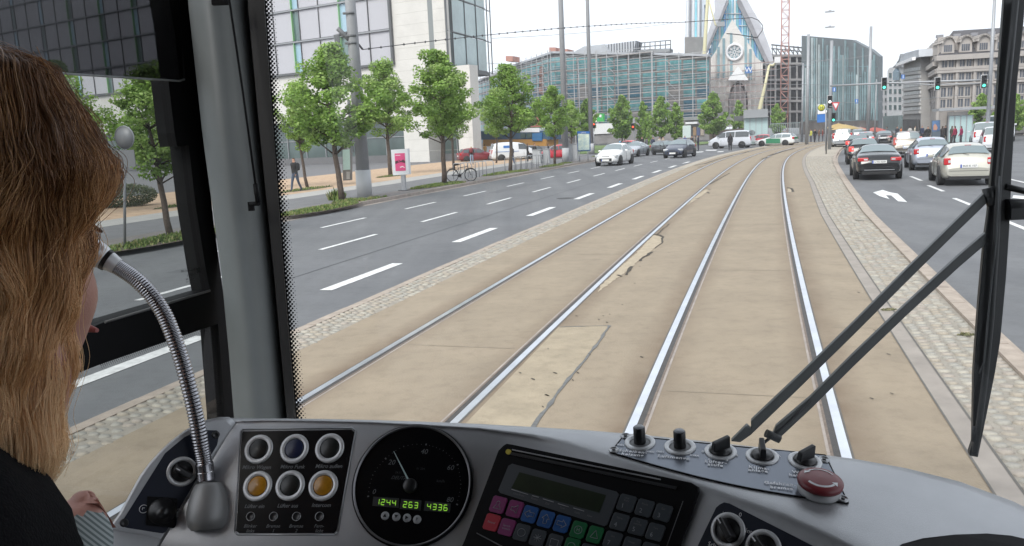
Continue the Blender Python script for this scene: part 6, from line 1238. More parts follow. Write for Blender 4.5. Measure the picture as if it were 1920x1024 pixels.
# bicycle
def bicycle(P, rz, label, col):
    o = empty('bicycle', label, 'bicycle', P, 0); U = Vector((cos(rz), sin(rz), 0)); S_ = Vector((-sin(rz), cos(rz), 0)); fm = mat('bike_frame', col, .4, coat=.3); tm = mat('tyre_black', (.02, .02, .02), .7)
    def q(x, z, y=0): return P + U * x + UP * z + S_ * y
    R = .335
    for x in (-.52, .52):
        w_ = part('wheel', tm, o, lambda b: b.tube([q(x + R * cos(a), R + R * sin(a)) for a in [i * pi / 14 for i in range(29)]], .02, 6, caps=False)); part('rim', galv, w_, lambda b: b.tube([q(x + (R - .03) * cos(a), R + (R - .03) * sin(a)) for a in [i * pi / 14 for i in range(29)]], .009, 4, caps=False))
        part('spokes', galv, w_, lambda b: [b.tube([q(x, R), q(x + (R - .03) * cos(a), R + (R - .03) * sin(a))], .003, 3) for a in [i * pi / 9 for i in range(18)]], kind='stuff'); part('mudguard', fm, w_, lambda b: b.tube([q(x + (R + .035) * cos(a), R + (R + .035) * sin(a)) for a in [.4 + i * .22 for i in range(11)]], .014, 5))
    part('frame', fm, o, lambda b: [b.tube([q(*a), q(*c)], .017, 6) for a, c in (((-.08, .30), (-.18, .78)), ((-.08, .30), (.36, .72)), ((-.17, .72), (.36, .80)), ((.34, .86), (.52, R)), ((-.08, .30), (-.52, R)), ((-.17, .70), (-.52, R)))])
    part('saddle', knobm, o, lambda b: b.tube([q(-.34, .90), q(-.22, .92), q(-.06, .90)], [.055, .05, .018], 8)); part('seat_post', galv, o, lambda b: b.tube([q(-.18, .74), q(-.21, .89)], .013, 6))
    part('handlebar', galv, o, lambda b: b.tube([q(.22, .99, -.28), q(.33, 1.0, -.2), q(.37, .99, 0), q(.33, 1.0, .2), q(.22, .99, .28)], .012, 6)); part('stem', galv, o, lambda b: b.tube([q(.35, .84), q(.37, .99)], .013, 6)); part('chain_guard', knobm, o, lambda b: b.tube([q(-.5, R, .05), q(-.08, .32, .05)], .025, 6)); part('crank', knobm, o, lambda b: (b.lathe(q(-.08, .3, -.05), S_, [(.09, 0), (.09, .01), (0, .01)], 16), b.tube([q(-.08, .3, .08), q(-.02, .15, .1)], .01, 5), b.tube([q(-.08, .3, -.08), q(-.14, .45, -.1)], .01, 5))); part('luggage_rack', knobm, o, lambda b: b.tube([q(-.7, .74), q(-.25, .74)], .012, 5))
    return o
Pb_ = G(866, 340, ZP); bicycle(Pb_, -.22, 'dark city bicycle standing at the first bicycle stands', (.03, .03, .035))
bicycle(G(912, 293, 0.0) if 0 else ground_at(921, 92) + Vector((0, 0, ZR)), .1, 'bicycle standing before the dark red parked car', (.05, .05, .06))
# ---- shelters
shg = pane_mat('shelter_glass', (.72, .86, .84), .10)
def shelter(pxs, y0, y1, d, lb, roofs, zg=None):
    Fz = Face(ground_at(pxs[0], d), RT); o = empty('tram_shelter', lb, 'shelter', Fz.P); u0, u1 = 0, Fz.uz(pxs[1], y0)[0]; zt = Fz.uz(pxs[0], y0)[1]; n = 4
    for i in range(n): part('glass_panel', mat('shelter_pane', (.42, .56, .56), .15, spec=.8), o, lambda b: Fz.slab(b, u0 + (u1 - u0) * i / n + .04, u0 + (u1 - u0) * (i + 1) / n - .04, .15, zt - .05, 0, .03))
    for i in range(n + 1): part('post', galv, o, lambda b: Fz.slab(b, u0 + (u1 - u0) * i / n - .04, u0 + (u1 - u0) * i / n + .04, ZR, zt, -.05, .06))
    for (xa, xb, ya, th) in roofs: part('roof', galv, o, lambda b: Fz.slab(b, Fz.uz(xa, ya)[0], Fz.uz(xb, ya)[0], Fz.uz(xa, ya)[1] - th, Fz.uz(xa, ya)[1], -2, .8))
    part('rear_wall', alum, o, lambda b: Fz.slab(b, u0, u1, ZR, zt, -.5, -.45)); return o
shelter((1395, 1440), 221, 250, 128, 'glazed tram shelter below the white hoarding at the gable', ((1394, 1441, 220, .15),)); FHo = Fat(1395, 129); ho = empty('site_hoarding', 'grey site hoarding above the glazed shelter', 'hoarding', FHo.P); FHo.poly('hoarding_panel', [(1394, 206), (1440, 204), (1440, 219), (1394, 221)], -1, -.3, alum, ho); FHo.poly('hoarding_panel', [(1376, 218), (1394, 217), (1394, 226), (1376, 227)], -1, -.4, dmetal, ho)
shelter((1779, 1824), 217, 250, 82, 'glazed tram shelter in front of the department store', ((1757, 1881, 204, .22),))
FA = Fat(1756, 80); ab = empty('advertising_board', 'advertising board with a portrait in blue tones by the right shelter', 'advertising board', FA.P); FA.poly('board', [(1747, 226), (1763, 225), (1763, 256), (1747, 257)], -.15, 0, mat('ad_frame', (.10, .13, .16), .5), ab)
FA.poly('poster', [(1748, 227), (1762, 226), (1762, 246), (1748, 247)], 0, .02, mat('ad_blue', (.08, .15, .28), .5, var=.5, scale=1.2, detail=2), ab); FA.poly('poster_motif', [(1750, 236), (1753, 232), (1756, 235), (1758, 240), (1756, 244), (1750, 244)], .02, .04, mat('ad_skin', (.45, .24, .17), .6), ab)
FL = Fat(1285, 108); lb_ = empty('light_board', 'pale glass advertising cabinet on the far square', 'advertising board', FL.P); FL.poly('cabinet', [(1280, 236), (1295, 235), (1295, 258), (1280, 259)], -.4, 0, mat('pale_board', (.52, .60, .58), .4), lb_)
# kiosk awnings / market umbrellas before the striped building
for i, (x, y, c) in enumerate(((1585, 232, (.45, .33, .14)), (1600, 235, (.40, .33, .26)), (1613, 237, (.42, .12, .09)), (1640, 237, (.40, .10, .08)), (1572, 230, (.42, .30, .12)))):
    Pq = ground_at(x, 128 + i * 2); o = empty('market_umbrella', ('orange umbrella nearest the low traffic light', 'beige umbrella of the market before the striped building', 'red umbrella in the middle of the market', 'red umbrella at the right end of the market', 'orange brown umbrella at the left end of the market')[i], 'umbrella', Pq); z_ = zat(x, y, 128 + i * 2)
    part('canopy', mat('umbrella%d' % i, c, .8), o, lambda b: b.lathe(Pq + UP * (z_ - .1), UP, [(2.0, -.7), (1.1, -.3), (0, 0)], 10)); part('pole', galv, o, lambda b: b.tube([Pq, Pq + UP * z_], .04, 6))
# bare railings beyond the tracks
rlm = MB(); FRr = Fat(1470, 118)
for i in range(16): x = 1444 + i * 3.6; rlm.add([], []) ; FRr.slab(rlm, FRr.uz(x, 240)[0] - .03, FRr.uz(x, 240)[0] + .03, 0, 2.6, 0, .06)
FRr.slab(rlm, FRr.uz(1444, 240)[0], FRr.uz(1500, 240)[0], 2.5, 2.6, 0, .06); rr_ = rlm.build('site_fence', mat('fence_grey', (.25, .30, .30), .6), label='grey site fence at the foot of the concrete frame', category='fence')
FPl = Fat(1350, 140); lo = empty('concrete_wall', 'low concrete wall with steps right of the far square', 'wall', FPl.P); FPl.poly('wall', [(1330, 246), (1400, 240), (1400, 256), (1330, 262)], -.4, 0, mat('wall_dark', (.09, .07, .06), .8, var=.3, scale=.6), lo)
# ================================================================== VEHICLES
tyrem = mat('tyre', (.018, .018, .018), .8); rimm = mat('alloy_rim', (.45, .46, .47), .3, .8); carglass = mat('car_glass', (.045, .055, .06), .05, spec=1.0); cargl2 = mat('car_glass_pale', (.16, .20, .21), .06, spec=1.0)
trimm = mat('car_black_trim', (.015, .015, .016), .6); taill = mat('tail_lamp', (.45, .015, .02), .2, coat=.5); tailon = mat('brake_lamp_lit', (.8, .05, .04), .3, emit=(1, .05, .04), es=.4); headl = mat('head_lamp', (.65, .67, .68), .1, .3, coat=.5); platem = mat('number_plate', (.72, .72, .70), .5); eum = mat('plate_blue', (.03, .08, .4), .5)
KINDS = {   # x from the nose, z bottom, belt, top, half width factor, roof half width factor; glazing stations
 'hatch': dict(L=4.05, W=1.72, wh=.31, st=[(0, .30, .52, .56, .70, .62), (.10, .20, .62, .70, .84, .74), (.55, .18, .74, .86, .95, .80), (1.05, .18, .86, .98, 1, .80), (1.25, .18, .90, 1.04, 1, .78), (1.95, .18, .93, 1.42, 1, .66), (2.5, .18, .95, 1.49, 1, .67), (3.1, .18, .97, 1.47, 1, .66), (3.55, .20, 1.0, 1.40, .98, .62), (3.88, .24, 1.0, 1.07, .92, .70), (3.98, .26, .86, .92, .86, .72), (4.05, .32, .60, .64, .78, .62)], ws=(4, 5), rear=(8, 9), side=(5, 8), ax=(.75, 3.30)),
 'sedan': dict(L=4.55, W=1.80, wh=.32, st=[(0, .30, .52, .56, .72, .62), (.10, .20, .62, .70, .86, .76), (.6, .18, .74, .84, .96, .82), (1.25, .18, .86, .95, 1, .82), (1.5, .18, .90, 1.02, 1, .78), (2.15, .18, .92, 1.38, 1, .64), (2.7, .18, .93, 1.43, 1, .65), (3.2, .18, .95, 1.40, 1, .64), (3.85, .20, .98, 1.08, .98, .74), (4.0, .20, 1.0, 1.05, .97, .80), (4.45, .26, .96, 1.02, .90, .78), (4.55, .34, .66, .70, .82, .68)], ws=(4, 5), rear=(7, 8), side=(5, 7), ax=(.80, 3.60)),
 'wagon': dict(L=4.6, W=1.78, wh=.32, st=[(0, .30, .52, .56, .72, .62), (.10, .20, .62, .70, .86, .76), (.6, .18, .74, .84, .96, .82), (1.2, .18, .86, .96, 1, .82), (1.4, .18, .90, 1.02, 1, .78), (2.05, .18, .93, 1.40, 1, .66), (2.7, .18, .95, 1.47, 1, .68), (3.5, .18, .97, 1.46, 1, .67), (4.1, .20, 1.0, 1.42, .98, .65), (4.42, .24, 1.0, 1.06, .93, .72), (4.52, .28, .84, .90, .88, .72), (4.6, .34, .60, .64, .80, .66)], ws=(4, 5), rear=(8, 9), side=(5, 8), ax=(.82, 3.62)),
 'mpv': dict(L=4.4, W=1.82, wh=.32, st=[(0, .30, .55, .60, .72, .62), (.10, .20, .68, .76, .86, .76), (.5, .18, .82, .94, .96, .82), (.9, .18, .94, 1.08, 1, .80), (1.05, .18, .98, 1.14, 1, .78), (1.85, .18, 1.0, 1.56, 1, .70), (2.6, .18, 1.02, 1.66, 1, .72), (3.4, .18, 1.03, 1.65, 1, .72), (3.98, .20, 1.04, 1.60, .99, .70), (4.22, .24, 1.02, 1.10, .96, .80), (4.32, .28, .86, .92, .92, .76), (4.4, .34, .60, .64, .84, .70)], ws=(4, 5), rear=(8, 9), side=(5, 8), ax=(.80, 3.50)),
 'van': dict(L=4.9, W=1.92, wh=.34, st=[(0, .30, .62, .68, .76, .66), (.10, .22, .80, .90, .90, .80), (.45, .20, .98, 1.12, .97, .84), (.75, .20, 1.08, 1.24, 1, .82), (.85, .20, 1.12, 1.30, 1, .80), (1.55, .20, 1.14, 1.84, 1, .80), (2.4, .20, 1.16, 1.94, 1, .84), (3.6, .20, 1.16, 1.95, 1, .84), (4.62, .22, 1.16, 1.92, .99, .83), (4.78, .26, 1.14, 1.24, .98, .88), (4.84, .28, .90, .98, .97, .86), (4.9, .34, .60, .66, .92, .80)], ws=(4, 5), rear=(8, 9), side=(5, 8), ax=(.95, 3.90)),
}
def car(kind, P, head, label, col, metal=.5, rough=.3, lamp=taill, glass=carglass, panel=False, plate=None, group=None, sc=1.0, name='parked_car', cat='car', antenna=False, high=True, extra=None, col_roof=None):
    K_ = KINDS[kind]; L, W = K_['L'], K_['W']; st = K_['st']; hw = W / 2; o = empty(name, label, cat, P, 0, group)
    paint = mat('car_paint', col, rough, metal, coat=.6); X = Vector((-sin(head), -cos(head), 0)); Y = Vector((cos(head), -sin(head), 0))   # X runs nose -> tail
    def w(x, y, z): return P + X * ((x - L / 2) * sc) + Y * (y * sc) + UP * (z * sc)
    def ringpts(s):
        x, zb, zl, zt, fw, fr_ = s; a = hw * fw; r = hw * fr_; cab = zt - zl > .2
        return [(x, 0, zb), (x, a * .86, zb), (x, a * .985, zb + .10), (x, a, (zb + zl) / 2), (x, a * .965, zl), (x, r if cab else a * .88, zt - (.09 if cab else .03)), (x, r * (.86 if cab else .8), zt - (.02 if cab else .005)), (x, 0, zt + .015)]
    rings = [ringpts(s) for s in st]; rows = []
    for rg in rings: rows.append([w(*p) for p in rg] + [w(p[0], -p[1], p[2]) for p in rg[-2:0:-1]])
    b = MB(); b.grid(rows, 0, True, close=True); n = len(rows[0]); b.add(rows[0], [tuple(range(n))], 0, True); b.add(rows[-1], [tuple(range(n))[::-1]], 0, True)
    body = b.build('body', paint, o); face_normals(body)
    md = body.modifiers.new('sub', 'SUBSURF'); md.levels = 1; md.render_levels = 1
    def sp(k, q, j, t, off, sd=1):     # surface point between stations and ring positions
        A, B = rings[k], rings[min(k + 1, len(rings) - 1)]; P_ = []
        for R_ in (A, B): a, c = R_[j], R_[min(j + 1, 7)]; P_.append(Vector(a).lerp(Vector(c), t))
        v = P_[0].lerp(P_[1], q); return v, off, sd
    # side windows: from the belt to the roof rail
    s0, s1 = K_['side']
    for sd in (1, -1):
        segs = [(s0 - 1 + .35, s0 + .55), (s0 + .64, s0 + 1.55), (s0 + 1.62, s1 + .15)] if not panel else [(s0 - 1 + .35, s0 + .62)]
        if s1 - s0 == 2: segs = [(s0 - 1 + .40, s0 + .75), (s0 + .84, s1 + .25)]
        for a, e in segs:
            g_ = MB(); R_ = []
            for t in (.07, .5, .93):
                row = []
                for i in range(5):
                    u = a + (e - a) * i / 4; k = min(int(u), len(rings) - 2); q = u - k; v, _, _ = sp(k, q, 4, t, 0)
                    lo, hi = sp(k, q, 4, .07, 0)[0], sp(k, q, 4, .93, 0)[0]
                    row.append(w(v.x, (v.y + .014) * sd, v.z + .004))
                R_.append(row)
            g_.grid(R_, 0, True); g_.build('side_window', glass, o)
        wg = MB(); 
    # windscreen and rear window
    for nm, (a, e), (q0, q1) in (('windscreen', K_['ws'], (.06, .95)), ('rear_window', K_['rear'], (.10, .86))):
        g_ = MB(); R_ = []
        for t in (0, .33, .66, 1):
            q = q0 + (q1 - q0) * t; A, B = rings[a], rings[e]; 
            pa = Vector(A[5]).lerp(Vector(B[5]), q); pb = Vector(A[6]).lerp(Vector(B[6]), q); pc = Vector(A[7]).lerp(Vector(B[7]), q)
            off = Vector((-.012 if nm == 'windscreen' else .012, 0, .016)); row = []
            ys = pa.lerp(pb, .12); full_ = [ys, pa.lerp(pb, .6), pb, pb.lerp(pc, .5), pc]
            row = [w(p.x + off.x, p.y, p.z + off.z) for p in full_] + [w(p.x + off.x, -p.y, p.z + off.z) for p in full_[-2::-1]]; R_.append(row)
        g_.grid(R_, 0, True); g_.build(nm, cargl2 if glass is cargl2 or nm == 'rear_window' else glass, o)
    # wheels
    for x in K_['ax']:
        for sd in (1, -1):
            R = K_['wh']; c = w(x, sd * (hw - .12), R / 1.0); ar = part('wheel_arch', trimm, o, lambda b: b.lathe(w(x, sd * (hw - .05), R + .03), Y * sd, [(R * sc * 1.17, 0), (R * sc * 1.17, .062 * sc), (0, .062 * sc)], 24))
            wl_ = part('wheel', tyrem, o, lambda b: b.lathe(c - Y * sd * .08 * sc, Y * sd, [(R * .6 * sc, 0), (R * sc * .96, 0), (R * sc, .03 * sc), (R * sc, .19 * sc), (R * .93 * sc, .215 * sc), (R * .68 * sc, .215 * sc)], 24)); part('rim', rimm, wl_, lambda b: (b.lathe(c - Y * sd * .08 * sc, Y * sd, [(R * .69 * sc, .214 * sc), (R * .66 * sc, .20 * sc), (R * .6 * sc, .18 * sc)], 20), [b.box(c + Y * sd * .115 * sc + (X * cos(q) + UP * sin(q)) * R * .33 * sc, (R * .32 * sc, .01, R * .09 * sc), (X * cos(q) + UP * sin(q), Y, UP * cos(q) - X * sin(q))) for q in [i * 2 * pi / 5 for i in range(5)]]))
    # lamps, bumper, plates, mirrors
    zt = st[-3][2]; ztl = {'hatch': .86, 'sedan': .84, 'wagon': .88, 'mpv': 1.05, 'van': 1.0}[kind]; tall = {'hatch': .12, 'sedan': .075, 'wagon': .13, 'mpv': .24, 'van': .22}[kind]
    wlamp = {'hatch': .11, 'sedan': .2, 'wagon': .13, 'mpv': .09, 'van': .08}[kind]
    for sd in (1, -1):
        lm = part('tail_lamp', lamp, o, lambda b: b.box(w(L - .13, sd * (hw * .90 - wlamp), ztl), (.11 * sc, wlamp * sc, tall * sc), (X, Y, UP))); md = lm.modifiers.new('b', 'BEVEL'); md.width = .03; md.segments = 2
        part('reverse_lamp', headl, lm, lambda b: b.box(w(L - .05, sd * (hw * .88 - wlamp * 1.4), ztl), (.035 * sc, wlamp * .35 * sc, tall * .4 * sc), (X, Y, UP)))
        hl = part('head_lamp', headl, o, lambda b: b.box(w(.20, sd * hw * .70, .66 if kind != 'van' else .82), (.12 * sc, .19 * sc, .075 * sc), (X * .94 + Y * sd * .33, Y * .94 - X * sd * .33, UP))); md = hl.modifiers.new('b', 'BEVEL'); md.width = .03; md.segments = 2
        mi = part('door_mirror', paint, o, lambda b: b.box(w(st[4][0] + .42, sd * (hw + .10), st[4][2] + .08), (.05 * sc, .09 * sc, .06 * sc), (X, Y, UP))); md = mi.modifiers.new('b', 'BEVEL'); md.width = .025; md.segments = 2
        part('door_seam', trimm, o, lambda b: (b.box(w(st[5][0] + .0, sd * (hw + .002), .62), (.006, .006, .30), (X, Y, UP)), b.box(w(st[6][0] + .45, sd * (hw + .002), .62), (.006, .006, .30), (X, Y, UP)))); part('door_handle', paint, o, lambda b: b.box(w(st[6][0] + .25, sd * (hw + .012), .86 * (1.1 if kind in ('mpv', 'van') else 1)), (.08, .015, .015), (X, Y, UP)))
    part('rear_bumper_trim', trimm, o, lambda b: b.box(w(L - .02, 0, .30), (.06 * sc, hw * .72 * sc, .05 * sc), (X, Y, UP))); part('bumper_line', rimm if kind != 'hatch' else paint, o, lambda b: b.box(w(L - .015, 0, .42), (.03 * sc, hw * .62 * sc, .012 * sc), (X, Y, UP)))
    part('front_grille', trimm, o, lambda b: b.box(w(.045, 0, .42), (.06 * sc, hw * .50 * sc, .09 * sc), (X, Y, UP))); part('upper_grille', trimm, o, lambda b: b.box(w(.10, 0, .62), (.06 * sc, hw * .30 * sc, .035 * sc), (X, Y, UP)))
    part('boot_seam', trimm, o, lambda b: b.box(w(L - .03, 0, .53), (.04, hw * .70 * sc, .006), (X, Y, UP)))
    for x_, z_, d_ in ((L + .022, .70 if kind != 'sedan' else .74, 1), (-.035, .40, -1)):
        pl_ = part('number_plate', platem, o, lambda b: b.box(w(x_ - (0 if kind != 'sedan' or d_ < 0 else .02), 0, z_), (.012 * sc, .27 * sc, .06 * sc), (X, Y, UP)))
        part('plate_band', eum, pl_, lambda b: b.box(w(x_ + d_ * .004 - (0 if kind != 'sedan' or d_ < 0 else .02), -.245 * d_, z_), (.013 * sc, .022 * sc, .058 * sc), (X, Y, UP)))
        if plate and d_ > 0:
            cu = bpy.data.curves.new('plate_text', 'FONT'); cu.body = plate; cu.size = .095; cu.align_x = 'CENTER'; cu.align_y = 'CENTER'; cu.resolution_u = 2; cu.materials.append(knobm); ob = text_mesh('plate_text', cu); Mx = Matrix((Y, UP, X)).transposed().to_4x4(); Mx.translation = w(x_ + .018, .02, z_); ob.parent = pl_; ob.matrix_parent_inverse = world_of(pl_).inverted(); ob.matrix_basis = Mx
    if antenna: part('antenna', trimm, o, lambda b: b.tube([w(st[7][0] + .1, 0, st[7][3]), w(st[7][0] + .25, 0, st[7][3] + .22)], .006, 4))
    if high: part('high_brake_lamp', lamp, o, lambda b: b.box(w(st[8][0] + (.02 if kind != 'sedan' else -.35), 0, st[8][3] - (.0 if kind != 'sedan' else -.16)), (.02, .10, .012), (X, Y, UP)))
    if kind == 'hatch' or kind == 'wagon': part('rear_wiper', trimm, o, lambda b: b.tube([w(st[9][0] + .04, 0, 1.08), w(st[9][0] - .10, -.3, 1.16)], .008, 4))
    if extra: extra(o, w, X, Y, hw, L)
    return o, w
TRAFFIC = 'cars queuing in the right-hand lanes'
def hd_(px, py): return heading(G(px, py, ZR).y / .95)
def gcar(kind, px, py, label, col, dh=0.0, back=True, half=None, dist=None, **kw):
    P = G(px, py, ZR) if dist is None else ground_at(px, dist) + Vector((0, 0, ZR)); h = heading(min(128, P.y / .94)) + dh; L = KINDS[kind]['L']; d = Vector((sin(h), cos(h), 0)); P = P + d * (L / 2 if back else 0)
    return car(kind, P, h, label, col, **kw)[0]
gcar('sedan', 1648, 338, 'shiny black saloon nearest the kerb with red tail lamps', (.006, .007, .009), dh=.03, metal=.2, rough=.12, group=TRAFFIC, plate='L·TX 4209', antenna=False)
gcar('wagon', 1620, 309, 'black estate with lit brake lamp ahead of the shiny black saloon', (.010, .011, .014), dh=.04, metal=.2, rough=.2, lamp=tailon, group=TRAFFIC)
gcar('wagon', 1607, 290, 'dark blue estate third in the kerb lane', (.02, .025, .04), dh=.08, metal=.3, lamp=tailon, group=TRAFFIC)
gcar('hatch', 1748, 320, 'silver compact car with red corner lamps in the middle lane', (.42, .45, .52), dh=.05, metal=.6, group=TRAFFIC, sc=1.03, antenna=True, plate='L·AX 170')
gcar('hatch', 1815, 349, 'champagne hatchback nearest the wiper blade', (.50, .485, .42), dh=.06, metal=.5, group=TRAFFIC, plate='BLK·K 107', sc=1.0)
gcar('mpv', 1701, 296, 'grey brown people carrier with tall side tail lamps', (.16, .145, .125), dh=.07, metal=.5, group=TRAFFIC, lamp=mat('pink_lamp', (.55, .12, .10), .3, coat=.3), sc=1.0)
gcar('sedan', 1656, 271, 'black saloon crossing the junction ahead of the people carrier', (.012, .013, .016), dh=.10, metal=.3, group=TRAFFIC, dist=86)
gcar('mpv', 1580, 268, 'silver estate van beside the signal mast', (.40, .42, .44), dh=.02, metal=.6, group=TRAFFIC, dist=84, sc=1.08)
gcar('hatch', 1622, 268, 'silver hatchback half hidden behind the dark blue estate', (.38, .39, .42), dh=.12, metal=.5, group=TRAFFIC, dist=80, lamp=tailon)
gcar('hatch', 1607, 264, 'small silver car beyond the silver estate van', (.42, .42, .44), dh=.0, metal=.5, group=TRAFFIC, dist=112)
pick = gcar('van', 1872, 273, 'white pickup with red tail lamp left of the wiper blade', (.62, .64, .66), dh=.12, metal=.0, group=TRAFFIC, dist=62, sc=.86, name='pickup_truck', cat='pickup truck')
gcar('van', 1852, 272, 'white delivery van behind the white pickup', (.62, .64, .67), dh=.10, metal=.0, group=TRAFFIC, dist=72, sc=1.0, name='delivery_van', cat='van')
gcar('van', 1876, 262, 'tall white box van furthest right in the far lane', (.60, .62, .64), dh=.10, metal=.0, group=TRAFFIC, dist=86, sc=1.25, name='delivery_van', cat='van', panel=True)
# oncoming and crossing traffic on the left
ON = 'cars coming towards the tram on the left'
wc = gcar('hatch', 1153, 309, 'white two-door coupe coming towards the tram', (.70, .70, .69), dh=pi + .07, back=False, metal=.0, group=ON, glass=cargl2, plate=None, sc=1.08)
gcar('sedan', 1190, 287, 'silver saloon behind the white coupe', (.42, .44, .47), dh=pi + .05, back=False, metal=.5, group=ON, glass=cargl2, dist=80)
gcar('hatch', 1275, 295, 'dark blue hatchback coming towards the tram in the near lane', (.045, .055, .085), dh=pi + .10, back=False, metal=.5, group=ON, glass=cargl2, sc=1.07)
gcar('wagon', 1250, 285, 'dark green estate car half behind the dark blue hatchback', (.05, .055, .06), dh=pi - .75, back=False, metal=.4, group=ON, glass=cargl2, dist=82, sc=.95)
gcar('hatch', 1172, 278, 'red car partly hidden behind the silver saloon', (.50, .03, .035), dh=-1.1, back=False, metal=.1, group='cars crossing the junction', dist=92)
gcar('van', 1372, 268, 'white minibus crossing the junction', (.56, .58, .62), dh=-1.45, back=False, metal=.1, group='cars crossing the junction', dist=98, sc=1.04, name='minibus', cat='minibus')
gcar('hatch', 1424, 266, 'red car between the white minibus and the green and white estate', (.48, .05, .07), dh=-1.35, back=False, metal=.1, group='cars crossing the junction', dist=108, sc=.92)
def polx(o, w, X, Y, hw, L):
    gm = mat('police_green', (.03, .20, .10), .4)
    for sd in (1, -1): part('green_door', gm, o, lambda b: b.box(w(2.2, sd * (hw + .004), .62), (.85, .012, .27), (X, Y, UP)))
    part('green_bonnet', gm, o, lambda b: b.grid([[w(.5, y, .875 + .03 * (1 - abs(y))) for y in (-.55, 0, .55)], [w(1.2, y, 1.0 + .02 * (1 - abs(y))) for y in (-.6, 0, .6)]])); part('green_tailgate', gm, o, lambda b: b.box(w(L - .02, 0, .88), (.04, .5, .13), (X, Y, UP)))
    part('roof_light_bar', trimm, o, lambda b: b.box(w(2.4, 0, 1.56), (.12, .55, .05), (X, Y, UP)))
gcar('wagon', 1457, 268, 'green and white police estate car', (.66, .68, .68), dh=-1.35, back=False, metal=.0, group='cars crossing the junction', dist=100, extra=polx, cat='police car', name='police_car', glass=cargl2)
# left side street parking
PK = 'vehicles parked in the side street on the left'
def vlogo(o, w, X, Y, hw, L):
    for sd in (1, -1): part('blue_logo', sblu, o, lambda b: (b.box(w(3.3, sd * (hw * .93 + .0), 1.48), (.34, .012, .12), (X, Y, UP)), b.box(w(3.3, sd * (hw + .003), 1.0), (1.2, .008, .02), (X, Y, UP))))
gcar('van', 962, 290, 'white van with small blue lettering parked behind the lindens', (.62, .65, .67), dh=.95, back=False, metal=.0, group=PK, dist=82, panel=True, extra=vlogo, name='parked_van', cat='van', sc=.98)
gcar('wagon', 1003, 288, 'black car parked between the white van and the red hatchback', (.02, .021, .023), dh=.95, back=False, metal=.3, group=PK, dist=84)
gcar('hatch', 1040, 290, 'red hatchback parked in front of the thick mast', (.48, .02, .035), dh=-2.1, back=False, metal=.1, group=PK, dist=80)
gcar('hatch', 893, 290, 'dark red car standing at the office block corner', (.20, .02, .03), dh=.85, back=False, metal=.2, group=PK, dist=84)
# works tram / lorry behind the parked cars
wt = empty('works_lorry', 'blue and orange works lorry with a white roof behind the parked cars', 'lorry', ground_at(975, 96)); FWt = Face(ground_at(905, 100), ground_at(1030, 92) - ground_at(905, 100)); og = mat('works_orange', (.42, .22, .06), .6); bl_ = mat('works_blue', (.05, .10, .16), .6)
for k, (x0, x1, y0, y1, m_k, nm) in enumerate(((900, 1030, 246, 262, bl_, 'blue_body'), (906, 1025, 262, 274, og, 'orange_side'), (968, 1012, 241, 248, whitew, 'white_roof'), (916, 945, 246, 250, alum, 'roof_unit'), (1000, 1018, 250, 264, mat('cab_blue2', (.05, .16, .33), .4), 'cab'))):
    FWt.poly(nm, [(x0, y0), (x1, y0 - 1), (x1, y1), (x0, y1)], -2.0 + .03 * k, .05 * k, m_k, wt)
for x in (925, 950, 975, 1005, 1020): part('wheel', tyrem, wt, lambda b: b.lathe(FWt.p(FWt.uz(x, 270)[0], .42, .0), FWt.N, [(.5, 0), (.5, .25), (.2, .28), (0, .28)], 16))
for x in (922, 934, 978, 990): FWt.poly('window', [(x, 250), (x + 9, 250), (x + 9, 258), (x, 258)], .1, .2, glass_dark, wt)
part('pantograph', mat('panto_red', (.35, .12, .09), .6), wt, lambda b: (b.tube([FWt.p(*FWt.uz(992, 238), -1), FWt.p(*FWt.uz(1000, 228), -1), FWt.p(*FWt.uz(995, 220), -1)], .06, 5), b.tube([FWt.p(*FWt.uz(984, 238), -1), FWt.p(*FWt.uz(1004, 237), -1)], .08, 5)))
